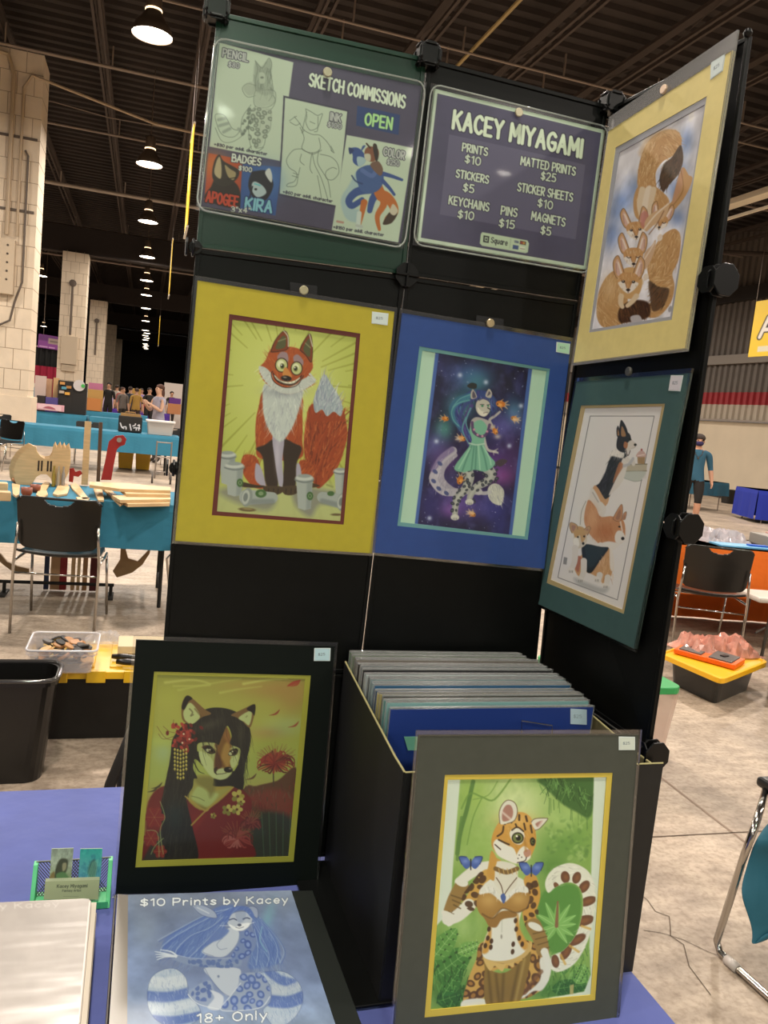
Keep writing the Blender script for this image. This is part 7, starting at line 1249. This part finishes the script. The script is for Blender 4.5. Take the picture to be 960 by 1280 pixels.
c = thing('hanging_sign', (-4.95, 44.0, 3.3), 'purple hanging banner with pale block above the crimson drapes', 'banner'); q = [ony(u, v, 44) for u, v in ((48.5, 417), (90, 424), (88, 440), (47, 434))]; b = B(); b.slab(q, (0, -1, 0), .03); mesh('banner_board', b, mat('banner_purple', '8a3a94', .6), c)
a = Art([(0, 0), (200, 0), (200, 80), (0, 80)], 110, 44, '8a3a94'); a.rect(0, .02, 1, .45, '5f2470', .8, .1); a.rect(.3, .2, .7, .62, 'a89480', .9, .04); a.line([(74, 34), (130, 34)], 9, '6a5a54', .8, 4, False); a.rect(.05, .84, .3, .93, 'd0a0cc', .9); a.rect(.33, .84, .52, .93, 'd0a0cc', .9); a.rect(.88, .84, .96, .93, 'd0a0cc', .9); a.build('banner_print', [p + np.array([0, -.01, 0]) for p in q], c, .6, 0)
for x in (-5.5, -4.4):
    b = B(); b.tube([(x, 44.0, 4.0), (x, 44.0, 8.3)], .015, 5); mesh('cord', b, m_bal, c)
# ================================================================= PEOPLE
def skin_figure(V, E, R, name, mats, pick, parent, level=1):
    """one continuous body grown over joints V joined by E with radii R; pick(co) gives the material slot"""
    me = bpy.data.meshes.new('tmp'); me.from_pydata([tuple(v) for v in V], E, []); o = bpy.data.objects.new('tmp', me); COL.objects.link(o)
    o.modifiers.new('s', 'SKIN'); k = o.modifiers.new('u', 'SUBSURF'); k.levels = level
    for i, r in enumerate(R): me.skin_vertices[0].data[i].radius = r if isinstance(r, tuple) else (r, r)
    me.skin_vertices[0].data[0].use_root = True
    dg = bpy.context.evaluated_depsgraph_get(); dg.update(); m2 = bpy.data.meshes.new_from_object(o.evaluated_get(dg)); bpy.data.objects.remove(o)
    m2.materials.clear()
    for m in mats: m2.materials.append(m)
    for p in m2.polygons: p.material_index = pick(p.center); p.use_smooth = True
    m2.name = name; r = bpy.data.objects.new(name, m2); COL.objects.link(r); r.parent = parent; r['_at'] = [0, 0, 0]; return r
def person(x, y, rz, h, label, shirt, pants, skin, hairc, pose='stand', short=False, sleeve=.5, hat=None, mask=None, longhair=False, fingers=True, group=None):
    """faces local -Y; label tells clothes and pose"""
    c = thing('person', (0, 0, 0), label, 'person', group); s = h / 1.75
    V = [(0, .0, .95), (0, .0, 1.12), (0, -.005, 1.32), (0, 0, 1.44), (0, -.005, 1.50), (0, -.015, 1.57), (0, -.02, 1.645), (0, -.01, 1.71)]
    R = [(.155, .115), (.145, .105), (.17, .115), (.10, .08), (.056, .056), (.066, .072), (.078, .095), (.062, .072)]; E = [(i, i + 1) for i in range(7)]
    lab = {}
    def chain(base, P, rr):
        k = base
        for p, r in zip(P, rr): V.append(p); R.append(r); E.append((k, len(V) - 1)); k = len(V) - 1
        return k
    arms = {'stand': (((.185, .0, 1.40), (.235, .02, 1.14), (.24, -.06, .90)), ((-.185, 0, 1.40), (-.235, .02, 1.14), (-.24, -.06, .90))),
            'hands_up': (((.185, 0, 1.40), (.22, -.08, 1.16), (.10, -.30, 1.30)), ((-.185, 0, 1.40), (-.22, -.08, 1.16), (-.10, -.30, 1.30))),
            'swing': (((.185, .0, 1.40), (.25, .05, 1.14), (.28, -.02, .90)), ((-.185, 0, 1.40), (-.23, -.05, 1.15), (-.24, -.20, .95)))}[pose]
    st = .10 if pose == 'swing' else 0.0
    for sd, a in ((1, arms[0]), (-1, arms[1])):
        sh, el, wr = [np.array(p) for p in a]; d = (wr - el) / np.linalg.norm(wr - el)
        k = chain(3, [sh, lerp(sh, el, .5), el, lerp(el, wr, .5), wr], [.062, .054, .045, .04, .028]); hd = wr + d * .05; k = chain(k, [hd], [(.03, .018)])
        if fingers:
            u = np.cross(d, np.array([sd * 1.0, 0, 0])); u /= np.linalg.norm(u) + 1e-9
            for j, (o_, l) in enumerate(((-.028, .06), (-.010, .07), (.009, .068), (.027, .052))): chain(k, [hd + u * o_ + d * .035, hd + u * o_ + d * (.035 + l * .6) + np.array([-sd * .006, 0, 0]), hd + u * o_ * .9 + d * (.035 + l) + np.array([-sd * .02, 0, 0])], [.010, .0095, .008])
            chain(k, [hd - u * .034 - d * .01, hd - u * .052 + d * .02, hd - u * .052 + d * .045], [.011, .010, .008])
        f = st * sd; hip = (sd * .09, 0, .90)
        k = chain(0, [hip, (sd * .095, -.01 - f * .5, .70), (sd * .095, -.02 - f, .50), (sd * .095, .0 - f * 1.0, .30), (sd * .095, .02 - f * 1.1, .085), (sd * .1, -.05 - f * 1.1, .04), (sd * .105, -.15 - f * 1.1, .032)], [(.10, .10), .09, .062, .056, .042, .042, .034])
    nose = chain(6, [(0, -.112, 1.628)], [.013])
    m_s, m_p, m_k, m_b = mat('shirt_' + shirt, shirt, .85, bump=.25, bscale=14), mat('pants_' + pants, pants, .85), mat('skin_' + skin, skin, .55), mat('shoe_dark', '2a2420', .6)
    cut = .46 if short else .08
    def pick(p):
        ax = abs(p[0]); z = p[2]
        if z > 1.475 and ax < .12: return 2
        arm = ax > .165 + max(0, (1.3 - z)) * .05 or (pose == 'hands_up' and p[1] < -.13)
        if arm and z > .7:
            el, wr = np.array(arms[0][1]), np.array(arms[0][2]); q = np.array([ax, p[1], p[2]]); d_ = np.linalg.norm(q - np.array(arms[0][2])) if pose != 'swing' else min(np.linalg.norm(np.array(p) - np.array(arms[0][2])), np.linalg.norm(np.array(p) - np.array(arms[1][2])))
            return 2 if d_ < .27 * (1 - sleeve) + .06 else 0
        if z > .88: return 0
        if z > cut: return 1
        return 3 if z < .1 else 2
    skin_figure(V, E, R, 'body', [m_s, m_p, m_k, m_b], pick, c, 2)
    hm = mat('hair_' + hairc, hairc, .8); b = B(); b.ball((0, .008, 1.672), .094, 16, (1, 1.1, .98))
    b.v = [(x_, y_, max(z_, 1.66 + (.55 * (-y_ - .01) if y_ < 0 else -.5 * y_))) for x_, y_, z_ in b.v]
    if longhair: b.ball((0, .055, 1.56), .085, 12, (1, .7, 1.6))
    mesh('hair', b, hm, c, smooth=True)
    for sd in (-1, 1):
        b = B(); b.ball((sd * .032, -.099, 1.652), .0105, 8); mesh('eye', b, mat('eye_dark', '1c1512', .2), c, smooth=True)
        b = B(); b.ball((sd * .083, -.012, 1.635), .022, 8, (.5, .7, 1.2)); mesh('ear', b, m_k, c, smooth=True)
    b = B(); b.ball((0, -.098, 1.592), .017, 8, (1.3, .5, .35)); mesh('mouth', b, mat('lips', '8a4a40', .5), c, smooth=True)
    if hat: b = B(); b.ball((0, .005, 1.69), .103, 16, (1, 1.1, .95)); b.v = [(x_, y_, max(z_, 1.68)) for x_, y_, z_ in b.v]; mesh('beanie', b, mat('hat_' + hat, hat, .9, bump=.4, bscale=40), c, smooth=True)
    if mask: b = B(); b.ball((0, -.055, 1.598), .073, 14, (.98, 1.0, .78)); mesh('face_mask', b, mat('mask_' + mask, mask, .8), c, smooth=True)
    c.location = (x, y, 0); c.rotation_euler = (0, 0, rz); c.scale = (s, s, s); return c
mn = person(10.14, 12.1, -.45, 1.76, 'man in teal shirt, black knee shorts, beanie and dark mask walking past the far table', '2f5c74', '17120f', 'c08f74', '2a1c14', 'swing', True, .45, '3a2f2a', '2c2350')
b = B(); b.tube([(-.07, -.10, 1.47), (-.05, -.125, 1.38), (0, -.13, 1.33), (.05, -.125, 1.38), (.07, -.10, 1.47)], .006, 6); b.ball((0, -.135, 1.31), .018, 8); n_ = mesh('necklace', b, mat('necklace_dark', '3a2c22', .5), None, smooth=True); n_.parent = mn; mn.scale = (1.22, 1.15, 1.02)
wm = person(-.03, 17.2, 2.05, 1.72, 'woman in grey shirt with hands raised in the distance', '9a96a4', '4a423c', 'c49a80', '4a2c20', 'hands_up', False, .1, None, None, True)
wm.rotation_euler = (0, 0, -1.0)
for u, y, rz, h, lb, sh, pa, hc, pose in ((187, 30.5, .4, 1.74, 'distant person in a black shirt behind the red box', '1c1816', '1c1816', '2a1c14', 'stand'), (163, 32.6, 2.8, 1.72, 'distant person in a slate jacket left of the kraft bag', '2c3440', '1c1816', '2a1c14', 'stand'), (171, 31.6, 3.3, 1.68, 'distant person in a tan top facing the kraft bag', 'a5803c', '3a2c22', '3a2418', 'stand'),
        (136, 33.0, -.3, 1.80, 'distant person in black at the left of the crowd', '1a1614', '1a1614', '1c1410', 'stand'), (146, 38.5, 2.9, 1.78, 'distant person in a white top in the crowd', 'b9b0a4', '3a3430', '2a1c14', 'hands_up'), (154, 32.0, .5, 1.66, 'distant person in a grey top in the middle of the crowd', '6a625c', '2a2420', '4a2c20', 'stand'), (177, 36.0, .2, 1.72, 'distant person in lavender at the right of the crowd', '8a78a8', '2a2420', '2a1c14', 'stand'), (215, 36.8, .2, 1.74, 'distant person in dark clothes right of the woman in grey', '2a221e', '2a221e', '2a1c14', 'stand'), (152, 37.0, 3.0, 1.7, 'distant person in a pale red top in the crowd', '9c5a54', '2a2420', '1c1410', 'stand')):
    q = ony(u, 490, y); person(q[0], y, rz, h, lb, sh, pa, 'b98c70', hc, pose, False, .4, None, None, False, True, None)
# ================================================================= RIGHT SIDE
m_org = mat('cloth_orange', 'e06a0c', .8, noise=.06, scale=5, bump=.2, bscale=6)
def seg_table(label, A_, B_, depth, m, drop_f, drop_b, name='folding_table'):
    """draped table whose front edge runs from A_ to B_"""
    A_, B_ = np.array(A_), np.array(B_); d = (B_ - A_) / np.linalg.norm(B_ - A_); n = np.array([-d[1], d[0]]); L = np.linalg.norm(B_ - A_)
    c = thing(name, (A_[0], A_[1], 0), label, 'table', 'cloth covered tables'); b = cloth_skirt(0, L, 0, depth, .742, drop_f, .014, 9, 'FLR'); b2 = cloth_skirt(0, L, 0, depth, .742, drop_b, .014, 9, 'B')
    T = lambda vs: [(A_[0] + d[0] * x + n[0] * y, A_[1] + d[1] * x + n[1] * y, z) for x, y, z in vs]
    b.v = T(b.v); mesh('tablecloth', b, m, c); b2.v = T(b2.v); mesh('back_skirt', b2, m, c)
    for x in (.2, L - .2):
        for y in (.1, depth - .1):
            b = B(); b.tube(T([(x, y, .002), (x, y, .70)]), .014, 8); mesh('leg', b, m_pipe, c)
    return c
seg_table('orange draped table behind the black chair on the right', (3.50, 3.98), (5.4, 3.66), .72, m_org, .38, .73)
seg_table('royal blue draped table against the right wall', (13.0, 13.45), (15.0, 12.8), 1.2, mat('cloth_royal', '1c2f9c', .85), .66, .66)
seg_table('small teal draped table beside the walking man', tuple(onz(878, 602, .742)[:2]), tuple(onz(911.5, 604, .742)[:2]), 1.0, mat('cloth_deep_teal', '1f5064', .85), .34, .34)
b = B(); q = onz(914, 632, 0); tub(b, *(onz(911, 630, 0)[:2] + np.array([.2, .2])), .003, .42, .5, .4, .42, .32, .05); single('waste_bin', b, m_blk, 'black waste bin on the floor beyond the small teal table', 'bin')
ZO = .748
def at_or(u, v): return onz(u, v, ZO)
single('plastic_bag', crumple(4.28, 4.28, ZO, .48, .34, .11, 5, 18, 14), mat('bag_white', 'd2c8cc', .15, spec=.8, alpha=.7), 'crumpled white plastic bag on the orange table', 'bag')
b = B(); b.box((4.33, 4.0, ZO + .006), (.56, .20, .012), -.15); single('blue_wrap', b, mat('wrap_blue', '6fb4dc', .3), 'pale blue plastic wrap under the bag on the orange table', 'wrap')
b = B(); b.box((4.42, 3.98, ZO + .019), (.16, .05, .012), -.2); single('blue_packet', b, mat('packet_blue', '2a5cc0', .35), 'bright blue packet in front of the bag on the orange table', 'packet')
b = B(); b.box((3.78, 4.16, ZO + .055), (.22, .16, .11), -.15); single('carton', b, mat('carton_brown', 'b98a66', .7), 'brown carton at the left end of the orange table', 'box', bevel=.003)
c = thing('case', (4.75, 4.12, ZO), 'grey flat case with a dark handle slot on the orange table', 'case'); b = B(); b.box((4.86, 4.10, ZO + .045), (.52, .36, .09), -.17); mesh('case_body', b, mat('case_grey', '8e8880', .6), c, bevel=.006)
b = B(); b.box((4.76, 3.928, ZO + .05), (.14, .012, .028), -.17); mesh('handle_slot', b, m_blk_m, c)
b = B(); b.box((4.92, 4.14, ZO + .096), (.34, .26, .012), -.12); single('pink_folder', b, mat('folder_pink', 'd2a49a', .6), 'pale pink folder lying on the grey case', 'folder')
# white folding bench
c = thing('folding_bench', (4.25, 3.45, 0), 'white topped folding bench with dark legs right of the black chair', 'bench'); b = B(); b.box((4.52, 3.52, .44), (.98, .34, .04), -.17); mesh('bench_top', b, mat('bench_white', 'd2cac0', .5), c, bevel=.015)
for x, dx in ((4.12, .08), (4.95, -.08)):
    for y in (3.45, 3.68):
        b = B(); b.tube([(x, y - (x - 4.1) * .15, .003), (x + dx * .3, y - (x - 4.1) * .15, .42)], .012, 8); mesh('leg', b, mat('leg_dark', '4a433c', .5, .4), c)
b = B(); b.tube([(4.14, 3.56, .16), (4.52, 3.50, .41)], .009, 8); mesh('brace', b, mat('leg_dark', '4a433c', .5, .4), c)
b = B(); b.box((4.22, 3.345, .44), (.05, .01, .014), -.17); mesh('latch', b, m_blk_m, c)
# tote with yellow lid, tool case and wrapped parcel on it
c = thing('storage_tote', (3.1, 2.75, 0), 'low dark tote with wide yellow lid on the floor at right', 'storage box'); zl = .20
Lq = [onz(u, v, zl) for u, v in ((824, 815), (903, 849), (962, 826), (884, 796))]; cx_ = sum(Lq) / 4
def rq(q, k, z, n=4):
    o = []
    for i in range(4):
        p, a, d = [cx_ + (r - cx_) * k for r in (q[i], q[i - 1], q[(i + 1) % 4])]; A1 = p + (a - p) * .10; D1 = p + (d - p) * .10
        for t_ in range(n + 1): s_ = t_ / n; w_ = (1 - s_) ** 2 * A1 + 2 * s_ * (1 - s_) * p + s_ * s_ * D1; o.append((w_[0], w_[1], z))
    return o
b = B(); loft(b, [rq(Lq, .70, .003), rq(Lq, .80, zl - .02)], True, True); mesh('tote_body', b, mat('tote_smoke', '2e2d2b', .3, alpha=.93), c)
b = B(); loft(b, [rq(Lq, 1.0, zl - .035), rq(Lq, 1.0, zl - .004), rq(Lq, .93, zl), rq(Lq, .90, zl - .012)], True, True); mesh('lid', b, mat('lid_bright_yellow', 'f0b412', .4, coat=.15), c, bevel=.003)
tc = thing('tool_case', (2.98, 2.62, zl), 'orange and grey hinged tool case on the yellow lid', 'tool case'); Tq = [onz(u, v, zl) for u, v in ((842, 815), (918, 836), (931, 828), (856, 806))]
b = B(); b.slab([q_ + np.array([0, 0, .022]) for q_ in Tq], (0, 0, 1), .03); mesh('case_base', b, mat('case_orange', 'e0610f', .45), tc, bevel=.004)
for f0, f1 in ((.04, .47), (.53, .96)):
    q_ = [lerp(Tq[0], Tq[1], f0), lerp(Tq[0], Tq[1], f1), lerp(Tq[3], Tq[2], f1), lerp(Tq[3], Tq[2], f0)]; m_ = sum(q_) / 4; q_ = [m_ + (p - m_) * .86 for p in q_]
    b = B(); b.slab([p + np.array([0, 0, .030]) for p in q_], (0, 0, 1), .014); mesh('case_panel', b, mat('case_dark_grey', '5a5450', .5), tc, bevel=.003)
    b = B(); m_ = m_ + np.array([0, 0, .034]); b.box(m_, (.05, .03, .006), .3); mesh('latch', b, mat('latch_dark', '2a2624', .4), tc)
single('wrapped_parcel', crumple(cx_[0] + .10, cx_[1] + .12, zl - .004, .56, .30, .12, 9, 20, 12), mat('wrap_pink', 'd89a88', .15, spec=.9, noise=.35, scale=16, alpha=.85), 'shiny pinkish wrapped parcel on the yellow lid behind the tool case', 'parcel')
# translucent tote with green lid behind the wing
c = thing('storage_tote', (1.75, 1.9, 0), 'translucent tote with bright green lid half hidden behind the display', 'storage box'); b = B(); loft(b, [rrect(1.78, 1.88, .003, .40, .36, .05), rrect(1.78, 1.88, .40, .46, .42, .05)], True, True); mesh('tote_body', b, mat('tote_frosted', 'd8b8a8', .3, alpha=.42), c)
b = B(); loft(b, [rrect(1.74, 1.88, .40, .50, .46, .05), rrect(1.74, 1.88, .432, .50, .46, .05)], True, True); mesh('lid', b, mat('lid_green', '2f9c54', .4), c, bevel=.004)
b = B(); b.ball((1.86, 1.80, .19), .1, 14, (.9, .5, 1.0)); single('pink_ball', b, mat('ball_pink', 'c0566a', .5), 'pink round item inside the translucent tote', 'ball', smooth=True)
b = B(); tub(b, 3.66, 2.62, .03, .42, .30, .36, .26, .30, .04, .02, .008, .3); 
c = thing('waste_bin', (3.4, 2.5, 0), 'black bin on stub feet at the right edge of the frame', 'bin'); mesh('bin_body', b, m_blk, c)
for sx in (-.1, .1):
    b = B(); b.lathe((3.66 + sx, 2.52, .0), [(.018, .002), (.018, .04)], 10); mesh('foot', b, m_blk, c)
# sled base chair with a teal jacket at the lower right
c = thing('sled_chair', (1.55, .6, 0), 'chrome sled base chair cut off at the lower right edge', 'chair'); b = B()
P0 = [onz(958, 985, .52), onz(951, 1010, .50), onz(943, 1035, .47), onz(930, 1070, .38), onz(896, 1176, .035), onz(900, 1190, .014), onz(912, 1202, .011), onz(962, 1247, .011)]
SX = .46; P0 = [tuple(p) for p in P0] + [(1.40, .16, .012), (1.40, .13, .04), (1.42, .08, .50), (1.43, .02, .80)]
b.tube(P0, .0105, 10); mesh('sled_frame', b, m_chrome, c, smooth=True)
b = B(); b.tube([(p[0] + SX, p[1], p[2]) for p in P0], .0105, 10); mesh('sled_frame', b, m_chrome, c, smooth=True)
b = B(); e0, e1 = P0[0], P0[-2]; b.tube([(e0[0], e0[1], e0[2]), (e0[0] + SX, e0[1], e0[2])], .0105, 10); b.tube([(e1[0], e1[1], e1[2]), (e1[0] + SX, e1[1], e1[2])], .0105, 10); mesh('cross_rail', b, m_chrome, c, smooth=True)
b = B(); b.tube([tuple(onz(908, 1199, .0125)), tuple(onz(922, 1211, .0125))], .015, 10); mesh('glide', b, mat('glide_clear', 'b9b0a8', .3), c, smooth=True)
b = B(); b.box((e0[0] + SX / 2, (e0[1] + e1[1]) / 2, .53), (SX + .03, e0[1] - e1[1] + .06, .03)); mesh('seat', b, m_blk, c, bevel=.01)
b = B(); b.grid(lambda u, v: (1.43 + SX * u, .02 + .03 * (2 * u - 1) ** 2 - .03 * v, .62 + .26 * v), 12, 6); mesh('backrest', b, m_blk, c, smooth=True, solid=.012)
O_ = [(962, 1022, .46), (944, 1050, .44), (938, 1062, .40), (930, 1090, .34), (924, 1112, .30), (928, 1130, .27), (938, 1155, .22), (940, 1172, .19), (937, 1180, .175), (943, 1181, .175), (948, 1173, .19), (962, 1163, .21)]
b = B(); v = []; n = len(O_)
outer = [onz(u, v_, z) for u, v_, z in O_]
inner = [onz(975 - .0 * u, min(max(v_, 1035), 1160), z + .02) + np.array([.05, .03, .015 * sin(i * 1.7)]) for i, (u, v_, z) in enumerate(O_)]
mid = [lerp(a_, c_, .5) + np.array([-.012 * sin(i * 2.1), -.02, .012 * cos(i * 1.9)]) for i, (a_, c_) in enumerate(zip(outer, inner))]
b.add(outer + mid + inner, [(k * n + i, k * n + i + 1, (k + 1) * n + i + 1, (k + 1) * n + i) for k in range(2) for i in range(n - 1)])
single('jacket', b, mat('jacket_teal', '1c5c70', .7, bump=.2, bscale=12), 'teal jacket draped over the chair at the right edge', 'jacket', smooth=True, solid=.008, sub=2)
# yellow banner on the right
c = thing('hanging_banner', (15.0, 16.3, 4.0), 'wide yellow banner with a black letter at the right edge', 'banner', 'yellow aisle banners'); q = [onx(u, v, 14.9) for u, v in ((945.5, 378), (1010, 366), (1004, 440), (937, 448))]; zt_, zb_ = (q[0][2] + q[1][2]) / 2, (q[2][2] + q[3][2]) / 2; q = [np.array([14.9, p[1], z]) for p, z in zip(q, (zt_, zt_, zb_, zb_))]; q[3][1] = q[0][1]; q[2][1] = q[1][1]
b = B(); b.slab(q, (-1, 0, 0), .02); mesh('cloth', b, m_yel, c)
a = Art([(0, 0), (70, 0), (70, 72), (0, 72)], 90, 90, 'f2c71e'); a.text("A", 13, 47, 31, 47, 24, 5, 'e4dcd0', '2a2420', 1.6); a.rect(.18, .82, .5, .92, 'd8d4c4', .9); a.build('banner_print', [p + np.array([-.006, 0, 0]) for p in q], c, .6, 0)
for p in q[:2]:
    b = B(); b.tube([tuple(p), (p[0], p[1], 8.3)], .008, 5); mesh('cord', b, m_bal, c)
